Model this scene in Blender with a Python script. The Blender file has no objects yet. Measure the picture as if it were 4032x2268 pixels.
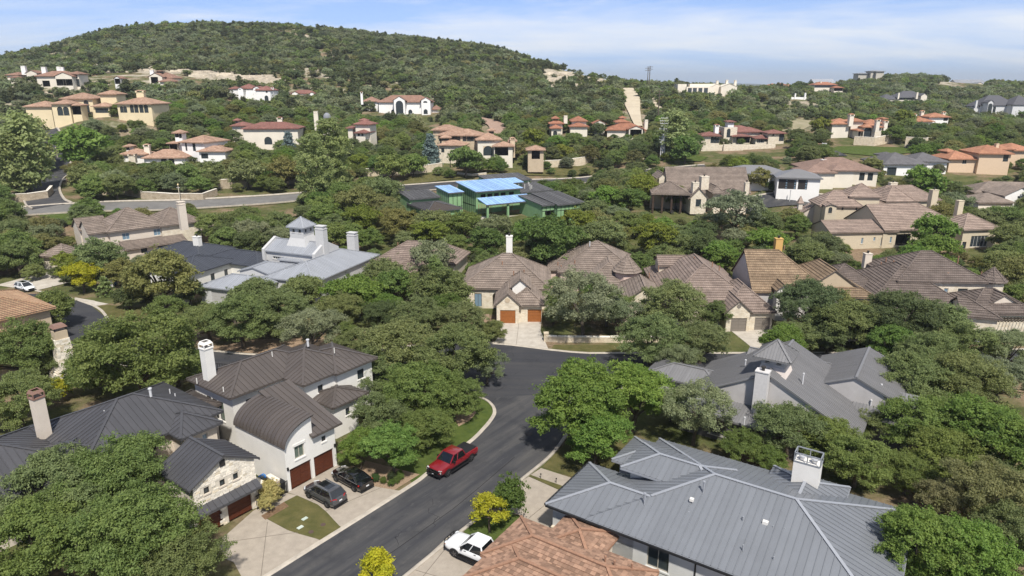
import bpy, bmesh, math, random
import numpy as np
from math import radians, sin, cos, tan, atan2, hypot, pi, sqrt, exp
from mathutils import Vector, Matrix
rnd = random.Random(7)
S = bpy.context.scene
COL = S.collection

# ------------------------------------------------------------------ camera
CAM_H, PITCH, FPX, CU, CV = 38.0, radians(16.5), 2688.0, 2016.0, 1134.0
cam_d = bpy.data.cameras.new('camera')
cam = bpy.data.objects.new('camera', cam_d); COL.objects.link(cam)
cam.location = (0, 0, CAM_H); cam.rotation_euler = (pi/2 - PITCH, 0, 0)
cam_d.sensor_width = 36; cam_d.lens = 24.0; cam_d.clip_start = .5; cam_d.clip_end = 40000
S.camera = cam

# ------------------------------------------------------------------ sky and sun
SUN_AZ, SUN_EL = 168.0, 54.0
sun_dir = Vector((sin(radians(SUN_AZ))*cos(radians(SUN_EL)), cos(radians(SUN_AZ))*cos(radians(SUN_EL)), sin(radians(SUN_EL))))
W = bpy.data.worlds.new('World'); S.world = W; W.use_nodes = True
nt = W.node_tree; nt.nodes.clear()
def wn(t): return nt.nodes.new(t)
sky = wn('ShaderNodeTexSky'); sky.sky_type = 'NISHITA'; sky.sun_disc = False
sky.sun_elevation = radians(SUN_EL); sky.sun_rotation = radians(SUN_AZ)
sky.altitude = 300; sky.air_density = 0.20; sky.dust_density = 0.0; sky.ozone_density = 3.5
bg = wn('ShaderNodeBackground'); bg.inputs[1].default_value = 0.14
out = wn('ShaderNodeOutputWorld')
# thin high cirrus: noise on the direction projected onto a flat layer
tc = wn('ShaderNodeTexCoord'); sep = wn('ShaderNodeSeparateXYZ')
nt.links.new(tc.outputs['Generated'], sep.inputs[0])
zz = wn('ShaderNodeMath'); zz.operation = 'MAXIMUM'; zz.inputs[1].default_value = 0.0
nt.links.new(sep.outputs[2], zz.inputs[0])
za = wn('ShaderNodeMath'); za.operation = 'ADD'; za.inputs[1].default_value = 0.13
nt.links.new(zz.outputs[0], za.inputs[0])
dx = wn('ShaderNodeMath'); dx.operation = 'DIVIDE'; nt.links.new(sep.outputs[0], dx.inputs[0]); nt.links.new(za.outputs[0], dx.inputs[1])
dy = wn('ShaderNodeMath'); dy.operation = 'DIVIDE'; nt.links.new(sep.outputs[1], dy.inputs[0]); nt.links.new(za.outputs[0], dy.inputs[1])
cmb = wn('ShaderNodeCombineXYZ'); nt.links.new(dx.outputs[0], cmb.inputs[0]); nt.links.new(dy.outputs[0], cmb.inputs[1])
mp = wn('ShaderNodeMapping'); mp.inputs['Rotation'].default_value = (0, 0, radians(-38)); mp.inputs['Scale'].default_value = (0.5, 0.95, 1)
mp.inputs['Location'].default_value = (7.7, 3.3, 0)
nt.links.new(cmb.outputs[0], mp.inputs[0])
n1 = wn('ShaderNodeTexNoise'); n1.inputs['Scale'].default_value = 0.42; n1.inputs['Detail'].default_value = 9; n1.inputs['Roughness'].default_value = .62; n1.inputs['Distortion'].default_value = .5
nt.links.new(mp.outputs[0], n1.inputs['Vector'])
rp = wn('ShaderNodeValToRGB'); rp.color_ramp.elements[0].position = .42; rp.color_ramp.elements[1].position = .56
nt.links.new(n1.outputs[0], rp.inputs[0])
n2 = wn('ShaderNodeTexNoise'); n2.inputs['Scale'].default_value = 2.6; n2.inputs['Detail'].default_value = 8; n2.inputs['Roughness'].default_value = .6
nt.links.new(mp.outputs[0], n2.inputs['Vector'])
rp2 = wn('ShaderNodeMapRange'); rp2.inputs[1].default_value = .3; rp2.inputs[2].default_value = .75; rp2.inputs[3].default_value = .45; rp2.inputs[4].default_value = 1.0
nt.links.new(n2.outputs[0], rp2.inputs[0])
cm = wn('ShaderNodeMath'); cm.operation = 'MULTIPLY'; nt.links.new(rp.outputs[0], cm.inputs[0]); nt.links.new(rp2.outputs[0], cm.inputs[1])
cm2 = wn('ShaderNodeMath'); cm2.operation = 'MULTIPLY'; cm2.inputs[1].default_value = .9; nt.links.new(cm.outputs[0], cm2.inputs[0])
mix = wn('ShaderNodeMix'); mix.data_type = 'RGBA'
nt.links.new(cm2.outputs[0], mix.inputs[0]); nt.links.new(sky.outputs[0], mix.inputs[6]); mix.inputs[7].default_value = (3.15, 3.22, 3.3, 1)
# pale summer haze low over the whole horizon
hzr = wn('ShaderNodeMapRange'); hzr.interpolation_type = 'SMOOTHSTEP'; hzr.inputs[1].default_value = 0.0; hzr.inputs[2].default_value = 0.20; hzr.inputs[3].default_value = .92; hzr.inputs[4].default_value = 0.0
nt.links.new(zz.outputs[0], hzr.inputs[0]); mixh = wn('ShaderNodeMix'); mixh.data_type = 'RGBA'; nt.links.new(hzr.outputs[0], mixh.inputs[0]); nt.links.new(sky.outputs[0], mixh.inputs[6]); mixh.inputs[7].default_value = (1.55, 2.05, 2.75, 1)
nt.links.new(mixh.outputs[2], mix.inputs[6])
nt.links.new(mix.outputs[2], bg.inputs[0]); nt.links.new(bg.outputs[0], out.inputs[0])

sd = bpy.data.lights.new('sun', 'SUN'); sd.energy = 2.55; sd.angle = radians(3.0); sd.color = (1, .95, .87)
so = bpy.data.objects.new('sun', sd); COL.objects.link(so); so.location = (40, -40, 120)
so.rotation_euler = (-sun_dir).to_track_quat('-Z', 'Y').to_euler()
S.view_settings.view_transform = 'Standard'; S.view_settings.look = 'None'
S.view_settings.exposure = 1.22; S.view_settings.gamma = 1.0; S.view_settings.use_curve_mapping = False
S.render.engine = 'CYCLES'
S.cycles.max_bounces = 6; S.cycles.diffuse_bounces = 3; S.cycles.glossy_bounces = 2; S.cycles.transmission_bounces = 3
S.cycles.volume_bounces = 0; S.cycles.transparent_max_bounces = 6; S.cycles.use_denoising = True
S.cycles.caustics_reflective = False; S.cycles.caustics_refractive = False

# ------------------------------------------------------------------ picture <-> place
def ray(u, v):
    x = (u-CU)/FPX; y = (v-CV)/FPX
    return x, cos(PITCH)-y*sin(PITCH), -(sin(PITCH)+y*cos(PITCH))
def gp(u, v, z=0.):                     # the point at height z seen at photo pixel (u, v)
    r = ray(u, v); t = (z-CAM_H)/r[2]; return r[0]*t, r[1]*t
def at(u, v, Y):                        # the point at distance Y seen at photo pixel (u, v)
    r = ray(u, v); t = Y/r[1]; return r[0]*t, Y, CAM_H+r[2]*t
def px(X, Y, Z):
    z = Z-CAM_H; d = max(.1, Y*cos(PITCH)-z*sin(PITCH)); yy = -(Y*sin(PITCH)+z*cos(PITCH))
    return CU+FPX*X/d, CV+FPX*yy/d

# ------------------------------------------------------------------ materials
MATS = {}
def mat(name, rgb, rough=.8, var=0., scale=3., bump=0., bscale=None, metal=0., spec=.3, tint=0., rgb2=None, detail=5, coat=0., stretch=None, vtint=False):
    """principled material; var/rgb2: noise between two colours; tint: per-piece variation from the face attribute"""
    if name in MATS: return MATS[name]
    m = bpy.data.materials.new(name); m.use_nodes = True; t = m.node_tree; b = t.nodes['Principled BSDF']
    b.inputs['Roughness'].default_value = rough; b.inputs['Metallic'].default_value = metal
    b.inputs['Specular IOR Level'].default_value = spec
    if coat: b.inputs['Coat Weight'].default_value = coat; b.inputs['Coat Roughness'].default_value = .06
    col = None
    if var or rgb2 or bump:
        geo = t.nodes.new('ShaderNodeNewGeometry'); vec = geo.outputs['Position']
        if stretch:
            mpn = t.nodes.new('ShaderNodeMapping'); mpn.inputs['Scale'].default_value = stretch
            t.links.new(vec, mpn.inputs[0]); vec = mpn.outputs[0]
    if var or rgb2:
        n = t.nodes.new('ShaderNodeTexNoise'); n.inputs['Scale'].default_value = scale; n.inputs['Detail'].default_value = detail; n.inputs['Roughness'].default_value = .6
        t.links.new(vec, n.inputs['Vector'])
        r = t.nodes.new('ShaderNodeValToRGB'); r.color_ramp.elements[0].position = .32; r.color_ramp.elements[1].position = .68
        a = rgb2 if rgb2 else tuple(c*(1-var) for c in rgb)
        c2 = rgb if rgb2 else tuple(c*(1+var) for c in rgb)
        r.color_ramp.elements[0].color = (*a, 1); r.color_ramp.elements[1].color = (*c2, 1)
        t.links.new(n.outputs[0], r.inputs[0]); col = r.outputs[0]
    if tint:
        at_ = t.nodes.new('ShaderNodeAttribute'); at_.attribute_name = 'tint'
        mr = t.nodes.new('ShaderNodeMapRange'); mr.inputs[3].default_value = 1-tint; mr.inputs[4].default_value = 1+tint
        t.links.new(at_.outputs['Fac'], mr.inputs[0])
        mx = t.nodes.new('ShaderNodeMix'); mx.data_type = 'RGBA'; mx.blend_type = 'MULTIPLY'; mx.inputs[0].default_value = 1
        if col: t.links.new(col, mx.inputs[6])
        else: mx.inputs[6].default_value = (*rgb, 1)
        t.links.new(mr.outputs[0], mx.inputs[7]); col = mx.outputs[2]
    if col: t.links.new(col, b.inputs['Base Color'])
    else: b.inputs['Base Color'].default_value = (*rgb, 1)
    if bump:
        n = t.nodes.new('ShaderNodeTexNoise'); n.inputs['Scale'].default_value = bscale or scale*3; n.inputs['Detail'].default_value = 4
        t.links.new(vec, n.inputs['Vector'])
        bp = t.nodes.new('ShaderNodeBump'); bp.inputs['Strength'].default_value = bump; bp.inputs['Distance'].default_value = .08
        t.links.new(n.outputs[0], bp.inputs['Height']); t.links.new(bp.outputs[0], b.inputs['Normal'])
    MATS[name] = m; return m

def stone_mat(name, c1, c2, mortar, sx=.45, sy=.22):
    """coursed rubble: brick pattern in the wall's own UV, mixed with noise"""
    if name in MATS: return MATS[name]
    m = bpy.data.materials.new(name); m.use_nodes = True; t = m.node_tree; b = t.nodes['Principled BSDF']
    uv = t.nodes.new('ShaderNodeUVMap'); br = t.nodes.new('ShaderNodeTexBrick')
    nz = t.nodes.new('ShaderNodeTexNoise'); nz.inputs['Scale'].default_value = 2.2
    t.links.new(uv.outputs[0], nz.inputs['Vector'])
    ad = t.nodes.new('ShaderNodeVectorMath'); ad.operation = 'MULTIPLY_ADD'; ad.inputs[1].default_value = (.22, .22, 0)
    t.links.new(nz.outputs['Color'], ad.inputs[0]); t.links.new(uv.outputs[0], ad.inputs[2]); t.links.new(ad.outputs[0], br.inputs['Vector'])
    br.inputs['Color1'].default_value = (*c1, 1); br.inputs['Color2'].default_value = (*c2, 1); br.inputs['Mortar'].default_value = (*mortar, 1)
    br.inputs['Scale'].default_value = 1; br.inputs['Brick Width'].default_value = sx; br.inputs['Row Height'].default_value = sy
    br.inputs['Mortar Size'].default_value = .012; br.inputs['Bias'].default_value = -.3; br.offset = .37
    n = t.nodes.new('ShaderNodeTexNoise'); n.inputs['Scale'].default_value = 1.1; n.inputs['Detail'].default_value = 6
    t.links.new(uv.outputs[0], n.inputs['Vector'])
    mr = t.nodes.new('ShaderNodeMapRange'); mr.inputs[3].default_value = .72; mr.inputs[4].default_value = 1.2; t.links.new(n.outputs[0], mr.inputs[0])
    mx = t.nodes.new('ShaderNodeMix'); mx.data_type = 'RGBA'; mx.blend_type = 'MULTIPLY'; mx.inputs[0].default_value = 1
    t.links.new(br.outputs[0], mx.inputs[6]); t.links.new(mr.outputs[0], mx.inputs[7]); t.links.new(mx.outputs[2], b.inputs['Base Color'])
    bp = t.nodes.new('ShaderNodeBump'); bp.inputs['Strength'].default_value = .6; bp.inputs['Distance'].default_value = .04
    t.links.new(br.outputs['Fac'], bp.inputs['Height']); bp.invert = True; t.links.new(bp.outputs[0], b.inputs['Normal'])
    b.inputs['Roughness'].default_value = .95; b.inputs['Specular IOR Level'].default_value = .15
    MATS[name] = m; return m

def tile_mat(name, c1, c2, joint, tw=.33, th=.36, stain=.35):
    """flat clay or concrete tiles: shade per tile from the roof's own UV, lichen stains"""
    if name in MATS: return MATS[name]
    m = bpy.data.materials.new(name); m.use_nodes = True; t = m.node_tree; b = t.nodes['Principled BSDF']
    uv = t.nodes.new('ShaderNodeUVMap'); br = t.nodes.new('ShaderNodeTexBrick'); t.links.new(uv.outputs[0], br.inputs['Vector'])
    br.inputs['Color1'].default_value = (*c1, 1); br.inputs['Color2'].default_value = (*c2, 1); br.inputs['Mortar'].default_value = (*joint, 1)
    br.inputs['Scale'].default_value = 1; br.inputs['Brick Width'].default_value = tw; br.inputs['Row Height'].default_value = th; br.inputs['Mortar Size'].default_value = .02
    br.inputs['Mortar Smooth'].default_value = .3
    geo = t.nodes.new('ShaderNodeNewGeometry'); n = t.nodes.new('ShaderNodeTexNoise'); n.inputs['Scale'].default_value = .55; n.inputs['Detail'].default_value = 7; n.inputs['Roughness'].default_value = .65
    t.links.new(geo.outputs['Position'], n.inputs['Vector'])
    mr = t.nodes.new('ShaderNodeMapRange'); mr.inputs[1].default_value = .3; mr.inputs[2].default_value = .7; mr.inputs[3].default_value = 1-stain; mr.inputs[4].default_value = 1+stain*.4
    t.links.new(n.outputs[0], mr.inputs[0])
    at_ = t.nodes.new('ShaderNodeAttribute'); at_.attribute_name = 'tint'
    m2 = t.nodes.new('ShaderNodeMapRange'); m2.inputs[3].default_value = .9; m2.inputs[4].default_value = 1.1; t.links.new(at_.outputs['Fac'], m2.inputs[0])
    mm = t.nodes.new('ShaderNodeMath'); mm.operation = 'MULTIPLY'; t.links.new(mr.outputs[0], mm.inputs[0]); t.links.new(m2.outputs[0], mm.inputs[1])
    mx = t.nodes.new('ShaderNodeMix'); mx.data_type = 'RGBA'; mx.blend_type = 'MULTIPLY'; mx.inputs[0].default_value = 1
    t.links.new(br.outputs[0], mx.inputs[6]); t.links.new(mm.outputs[0], mx.inputs[7]); t.links.new(mx.outputs[2], b.inputs['Base Color'])
    b.inputs['Roughness'].default_value = .88; b.inputs['Specular IOR Level'].default_value = .2
    MATS[name] = m; return m

def leaf_mat(name, instancer=False):
    m = bpy.data.materials.new(name); m.use_nodes = True; t = m.node_tree; t.nodes.clear()
    o = t.nodes.new('ShaderNodeOutputMaterial')
    if instancer:
        oi = t.nodes.new('ShaderNodeAttribute'); oi.attribute_type = 'INSTANCER'; oi.attribute_name = 'leafcol'; c = oi.outputs['Color']
    else:
        oi = t.nodes.new('ShaderNodeObjectInfo'); c = oi.outputs['Color']
    a = t.nodes.new('ShaderNodeAttribute'); a.attribute_name = 'tint'
    mr = t.nodes.new('ShaderNodeMapRange'); mr.inputs[3].default_value = .98; mr.inputs[4].default_value = 1.70
    t.links.new(a.outputs['Fac'], mr.inputs[0])
    mx = t.nodes.new('ShaderNodeMix'); mx.data_type = 'RGBA'; mx.blend_type = 'MULTIPLY'; mx.inputs[0].default_value = 1
    t.links.new(c, mx.inputs[6]); t.links.new(mr.outputs[0], mx.inputs[7])
    hs = t.nodes.new('ShaderNodeHueSaturation'); t.links.new(mx.outputs[2], hs.inputs['Color'])
    mh = t.nodes.new('ShaderNodeMapRange'); mh.inputs[3].default_value = .515; mh.inputs[4].default_value = .485; t.links.new(a.outputs['Fac'], mh.inputs[0]); t.links.new(mh.outputs[0], hs.inputs['Hue'])
    p = t.nodes.new('ShaderNodeBsdfPrincipled'); p.inputs['Roughness'].default_value = .6; p.inputs['Specular IOR Level'].default_value = .25
    t.links.new(hs.outputs[0], p.inputs['Base Color'])
    tr = t.nodes.new('ShaderNodeBsdfTranslucent'); t.links.new(hs.outputs[0], tr.inputs['Color'])
    ms = t.nodes.new('ShaderNodeMixShader'); ms.inputs[0].default_value = .5
    t.links.new(p.outputs[0], ms.inputs[1]); t.links.new(tr.outputs[0], ms.inputs[2]); t.links.new(ms.outputs[0], o.inputs['Surface'])
    MATS[name] = m; return m

def road_mat(name, c, cd, cl, rot):
    """asphalt with wear streaks along the direction of travel, stains and fine cracks"""
    m = bpy.data.materials.new(name); m.use_nodes = True; t = m.node_tree; b = t.nodes['Principled BSDF']; N = t.nodes.new; L = t.links.new
    geo = N('ShaderNodeNewGeometry'); mpn = N('ShaderNodeMapping'); mpn.inputs['Rotation'].default_value = (0, 0, radians(-rot)); L(geo.outputs['Position'], mpn.inputs[0])
    def noise(s, d, sc, r=.6):
        q = N('ShaderNodeMapping'); q.inputs['Scale'].default_value = s; L(mpn.outputs[0], q.inputs[0]); n = N('ShaderNodeTexNoise'); n.inputs['Scale'].default_value = sc; n.inputs['Detail'].default_value = d; n.inputs['Roughness'].default_value = r; L(q.outputs[0], n.inputs['Vector']); return n.outputs[0]
    def mixc(f, a0, a1, A, B):
        mr = N('ShaderNodeMapRange'); mr.inputs[1].default_value = a0; mr.inputs[2].default_value = a1; L(f, mr.inputs[0]); x = N('ShaderNodeMix'); x.data_type = 'RGBA'; L(mr.outputs[0], x.inputs[0])
        for k, v in ((6, A), (7, B)):
            if isinstance(v, tuple): x.inputs[k].default_value = (*v, 1)
            else: L(v, x.inputs[k])
        return x.outputs[2]
    col = mixc(noise((.05, .55, 1), 6, 1.), .40, .66, c, cl)
    col = mixc(noise((1, 1, 1), 9, .22), .5, .7, col, cd)
    col = mixc(noise((.25, 1, 1), 10, 1.7, .75), .56, .70, col, cl)
    col = mixc(noise((1, 1, 1), 4, 40.), .35, .8, col, tuple(k*1.25 for k in c))
    vo = N('ShaderNodeTexVoronoi'); vo.feature = 'DISTANCE_TO_EDGE'; vo.inputs['Scale'].default_value = .13; q = N('ShaderNodeVectorMath'); q.operation = 'MULTIPLY_ADD'; q.inputs[1].default_value = (3, 3, 0); nz = N('ShaderNodeTexNoise'); nz.inputs['Scale'].default_value = .5; L(mpn.outputs[0], nz.inputs['Vector']); L(nz.outputs['Color'], q.inputs[0]); L(mpn.outputs[0], q.inputs[2]); L(q.outputs[0], vo.inputs['Vector'])
    hide = N('ShaderNodeMath'); hide.operation = 'MULTIPLY_ADD'; hide.inputs[1].default_value = .05; L(noise((1, 1, 1), 3, .12), hide.inputs[0]); hide.inputs[2].default_value = -.022; ds = N('ShaderNodeMath'); ds.operation = 'ADD'; mxh = N('ShaderNodeMath'); mxh.operation = 'MAXIMUM'; mxh.inputs[1].default_value = 0; L(hide.outputs[0], mxh.inputs[0]); L(vo.outputs['Distance'], ds.inputs[0]); L(mxh.outputs[0], ds.inputs[1])
    col = mixc(ds.outputs[0], .001, .0042, tuple(k*.6 for k in cd), col)
    L(col, b.inputs['Base Color']); b.inputs['Roughness'].default_value = .9; b.inputs['Specular IOR Level'].default_value = .2
    MATS[name] = m; return m

def glass_mat(name, rgb, rough=.05):
    return mat(name, rgb, rough=rough, spec=.5)

# ------------------------------------------------------------------ mesh helpers
def tag(o, label=None, cat=None, group=None, kind=None):
    if label: o['label'] = label
    if cat: o['category'] = cat
    if group: o['group'] = group
    if kind: o['kind'] = kind
    return o
def empty(name, loc, label=None, cat=None, group=None, rz=0.):
    o = bpy.data.objects.new(name, None); COL.objects.link(o); o.location = loc; o.rotation_euler.z = rz
    o.empty_display_size = .3
    return tag(o, label, cat, group)
class MB:
    """collects polygons; build() links them as one mesh object"""
    def __init__(s): s.v = []; s.f = []; s.m = []; s.t = []; s.uv = []
    def poly(s, pts, mi=0, tint=.5, uv=None):
        n = len(s.v); s.v += [tuple(p) for p in pts]; s.f.append(tuple(range(n, n+len(pts)))); s.m.append(mi); s.t.append(tint); s.uv.append(uv)
    def wall(s, p, q, z0, z1, mi=0):
        L = hypot(q[0]-p[0], q[1]-p[1])
        s.poly([(p[0], p[1], z0), (q[0], q[1], z0), (q[0], q[1], z1), (p[0], p[1], z1)], mi, uv=[(0, z0), (L, z0), (L, z1), (0, z1)])
    def hexa(s, P, mi=0, tint=.5):      # P: 4 bottom points ccw then 4 top points
        for f in ((3, 2, 1, 0), (4, 5, 6, 7), (0, 1, 5, 4), (1, 2, 6, 5), (2, 3, 7, 6), (3, 0, 4, 7)): s.quad([P[i] for i in f], mi, tint)
    def quad(s, pts, mi=0, tint=.5):
        a = Vector(pts[1])-Vector(pts[0]); b = Vector(pts[3])-Vector(pts[0]); L = a.length; Hh = b.length
        s.poly(pts, mi, tint, uv=[(0, 0), (L, 0), (L, Hh), (0, Hh)])
    def box(s, c, u, w, d, z0, z1, mi=0, tint=.5, taper=1.):   # centred at c (x,y), u = unit direction of the width
        ux, uy = u; vx, vy = -uy, ux
        def ring(z, k): return [(c[0]+a*w/2*k*ux+b*d/2*k*vx, c[1]+a*w/2*k*uy+b*d/2*k*vy, z) for a, b in ((-1, -1), (1, -1), (1, 1), (-1, 1))]
        s.hexa(ring(z0, 1)+ring(z1, taper), mi, tint)
    def bar(s, p, q, w, h=None, up=(0, 0, 1), mi=0, tint=.5):
        p = Vector(p); q = Vector(q); d = (q-p); h = h or w
        if d.length < 1e-6: return
        d.normalize(); up = Vector(up)
        if abs(d.dot(up)) > .99: up = Vector((1, 0, 0))
        x = d.cross(up).normalized(); y = x.cross(d).normalized()
        R = lambda c: [c-x*w/2-y*h/2, c+x*w/2-y*h/2, c+x*w/2+y*h/2, c-x*w/2+y*h/2]
        a, b = R(p), R(q)
        for i in range(4): j = (i+1) % 4; s.quad([a[j], a[i], b[i], b[j]], mi, tint)
        s.quad(a, mi, tint); s.quad(b[::-1], mi, tint)
    def tube(s, pts, radii, n=6, mi=0, cap=True, tint=.5):
        rings = []
        for i, p in enumerate(pts):
            p = Vector(p); a = Vector(pts[max(0, i-1)]); b = Vector(pts[min(len(pts)-1, i+1)]); d = (b-a).normalized()
            x = d.cross(Vector((0, 0, 1))) if abs(d.z) < .95 else d.cross(Vector((1, 0, 0))); x.normalize(); y = d.cross(x)
            rings.append([p+(x*cos(2*pi*k/n)+y*sin(2*pi*k/n))*radii[i] for k in range(n)])
        for a, b in zip(rings, rings[1:]):
            for k in range(n): s.quad([a[k], a[(k+1) % n], b[(k+1) % n], b[k]], mi, tint)
        if cap: s.poly(rings[-1], mi, tint); s.poly(rings[0][::-1], mi, tint)
    def build(s, name, mats, parent=None, off=(0, 0, 0), smooth=False, kind=None, label=None):
        me = bpy.data.meshes.new(name); ox, oy, oz = off
        me.from_pydata([(x-ox, y-oy, z-oz) for x, y, z in s.v], [], s.f)
        if not isinstance(mats, (list, tuple)): mats = [mats]
        for m in mats: me.materials.append(m)
        if len(mats) > 1: me.polygons.foreach_set('material_index', s.m)
        ta = me.attributes.new('tint', 'FLOAT', 'FACE'); ta.data.foreach_set('value', s.t)
        if any(u for u in s.uv):
            ul = me.uv_layers.new(name='UVMap'); fl = []
            for f, u in zip(s.f, s.uv):
                for k in range(len(f)): fl += (u[k] if u else (0., 0.))
            ul.data.foreach_set('uv', fl)
        if smooth: me.polygons.foreach_set('use_smooth', [True]*len(me.polygons))
        me.update()
        o = bpy.data.objects.new(name, me); COL.objects.link(o)
        if parent: o.parent = parent
        return tag(o, label, None, None, kind)
def smooth_by_angle(o, ang=35):
    me = o.data; me.polygons.foreach_set('use_smooth', [True]*len(me.polygons))
    bm = bmesh.new(); bm.from_mesh(me); bmesh.ops.remove_doubles(bm, verts=bm.verts, dist=1e-4)
    for e in bm.edges:
        if len(e.link_faces) == 2 and e.calc_face_angle(0) > radians(ang): e.smooth = False
    bm.to_mesh(me); bm.free()
def copy_tree(o, parent=None):
    c = o.copy(); COL.objects.link(c); c.parent = parent
    for ch in list(o.children): copy_tree(ch, c)
    return c
# ------------------------------------------------------------------ terrain
CP = []
for Y in (-80, -20, 40, 80, 108):
    for X in (-260, -160, -80, 0, 80, 160, 260): CP.append((X, Y, 0))
CP += [(-100, 145, .8), (-60, 150, 1.2), (0, 150, 1.6), (60, 150, 2), (100, 165, 3), (135, 160, 3), (-150, 150, 2.5), (-220, 170, 6), (220, 170, 3),
       (-124, 187, 6.2), (-104, 188, 6), (-70, 200, 6), (-33, 223, 6), (0, 242, 6.2), (24, 253, 6.5), (-10, 175, 5), (30, 178, 5), (78, 204, 4), (93, 203, 4), (130, 205, 4),
       (-143, 208, 6.8), (-152, 225, 7.8), (-165, 252, 8.3), (-220, 334, 10)]
BASE = dict(H18=(2700, 832, 185), H19=(3080, 750, 205), H20=(3320, 722, 215), H21=(3600, 695, 226), H22=(3850, 690, 230), H23=(3930, 815, 195),
            H25=(1900, 650, 258), H26=(1560, 452, 384), H27=(360, 465, 290), H28=(680, 645, 248), H29=(1060, 592, 275), H30=(1430, 605, 272), H31=(2350, 540, 305),
            H32=(2900, 578, 285), H33=(3380, 545, 290), H34=(3680, 492, 330), H36=(2790, 370, 450), H37=(3265, 362, 560), H35=(3430, 326, 680), H39=(3570, 412, 500),
            H40=(3800, 345, 720), H41=(3950, 452, 420), H42=(180, 345, 385), H43=(630, 335, 395), H44=(990, 402, 370), H45=(1180, 375, 410), H38=(3145, 392, 470), H47=(3080, 350, 600))
for k, b in BASE.items(): CP.append(at(*b))
RIDGE = [(-300, 300, 600), (0, 240, 600), (160, 212, 620), (320, 160, 660), (470, 122, 690), (630, 110, 700), (780, 107, 710), (1100, 110, 710), (1330, 128, 700), (1565, 155, 680),
         (1800, 182, 660), (1960, 204, 640), (2080, 246, 610), (2200, 274, 580), (2300, 306, 560), (2395, 342, 540)]
for b in RIDGE: CP.append(at(*b))
for b in RIDGE: x, y, z = at(*b); CP.append((x*1.25, y*1.25+60, z*.62))
for b in [(400, 235, 545), (800, 205, 575), (1200, 205, 575), (1600, 245, 555), (1900, 285, 530), (2150, 325, 490), (100, 290, 500),
          (350, 298, 430), (700, 296, 440), (1050, 322, 440), (1400, 345, 440), (1800, 362, 440), (2200, 388, 430), (2480, 351, 480), (2470, 470, 345), (2480, 410, 405), (2650, 350, 475), (2600, 440, 370),
          (3000, 374, 480), (3200, 364, 560), (3560, 306, 690), (3640, 322, 695), (3700, 345, 740), (4000, 356, 790), (4300, 360, 800), (3100, 470, 385), (3500, 500, 360), (4200, 520, 380), (2980, 420, 430), (3400, 400, 520)]: CP.append(at(*b))
CP += [(-700, 300, 25), (-700, 700, 45), (-400, 250, 18), (420, 250, 8), (700, 400, 15), (900, 800, 25), (0, 1300, 20), (-900, 1400, 15), (900, 1400, 15), (200, 640, 22), (300, 900, 20), (-500, 100, 5), (500, 100, 0), (0, 1900, 12), (-1500, 900, 15), (1500, 900, 15)]
CP = np.array(CP, float); _c = 14.0
def _phi(d): return np.sqrt(d*d+_c*_c)
_D = np.linalg.norm(CP[:, None, :2]-CP[None, :, :2], axis=2)
_A = np.zeros((len(CP)+1, len(CP)+1)); _A[:-1, :-1] = _phi(_D)-np.eye(len(CP))*1.2; _A[-1, :-1] = 1; _A[:-1, -1] = 1
_w = np.linalg.solve(_A, np.append(CP[:, 2], 0))
def terr_np(P):
    P = np.asarray(P, float); out_ = np.empty(len(P))
    for i in range(0, len(P), 4000):
        q = P[i:i+4000]; d = np.linalg.norm(q[:, None, :]-CP[None, :, :2], axis=2); out_[i:i+4000] = _phi(d) @ _w[:-1] + _w[-1]
    r = np.hypot(P[:, 0], P[:, 1])
    near = np.clip((r-108)/34, 0, 1); near = near*near*(3-2*near)
    far = np.clip((r-1100)/1400, 0, 1)
    return out_*near*(1-far)+far*2
def terr(x, y): return float(terr_np([(x, y)])[0])
def ground_hit(u, v, lift=0., near=30):      # where the ray through (u, v) meets the ground raised by lift
    r = ray(u, v); t = np.arange(near, 1400, 1.0); X = np.stack([r[0]*t, r[1]*t], 1); g = CAM_H+r[2]*t-terr_np(X)-lift
    i = np.argmax(g < 0)
    return (X[i][0], X[i][1], terr(X[i][0], X[i][1])) if (g < 0).any() else None

def graded(lo, hi, pts): 
    o = [lo]
    while o[-1] < hi:
        x = o[-1]; st = next(s for lim, s in pts if x < lim); o.append(x+st)
    return o
gx = [-9000, -6000, -4000, -2800, -2000, -1500, -1200]+graded(-1000, 1000, [(-620, 40), (-300, 12), (300, 7), (640, 12), (1e9, 40)])+[1200, 1500, 2000, 2800, 4000, 6000, 9000]
gy = [-1500, -700, -300, -120, -60]+graded(-20, 1100, [(104, 62), (330, 4), (760, 7), (1e9, 40)])+[1300, 1700, 2300, 3200, 4500, 7000, 11000]
gx = sorted(set(gx)); gy = sorted(set(gy))
GX, GY = np.meshgrid(gx, gy); pts = np.stack([GX.ravel(), GY.ravel()], 1); gz = terr_np(pts)
nxg, nyg = len(gx), len(gy)
rr = np.random.RandomState(3)
rough = np.clip((pts[:, 1]-330)/120, 0, 1)*np.clip((1000-pts[:, 1])/200, 0, 1)
gz = gz+rough*rr.uniform(-.7, .7, len(gz))
fc = [(j*nxg+i, j*nxg+i+1, (j+1)*nxg+i+1, (j+1)*nxg+i) for j in range(nyg-1) for i in range(nxg-1)]
gm = bpy.data.meshes.new('ground'); gm.from_pydata(np.column_stack([pts, gz]).tolist(), [], fc); gm.update()
gm.polygons.foreach_set('use_smooth', [True]*len(gm.polygons))
ground = bpy.data.objects.new('ground', gm); COL.objects.link(ground); tag(ground, 'dry grass and soil ground of the neighbourhood and its hills', None, None, 'structure')
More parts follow.
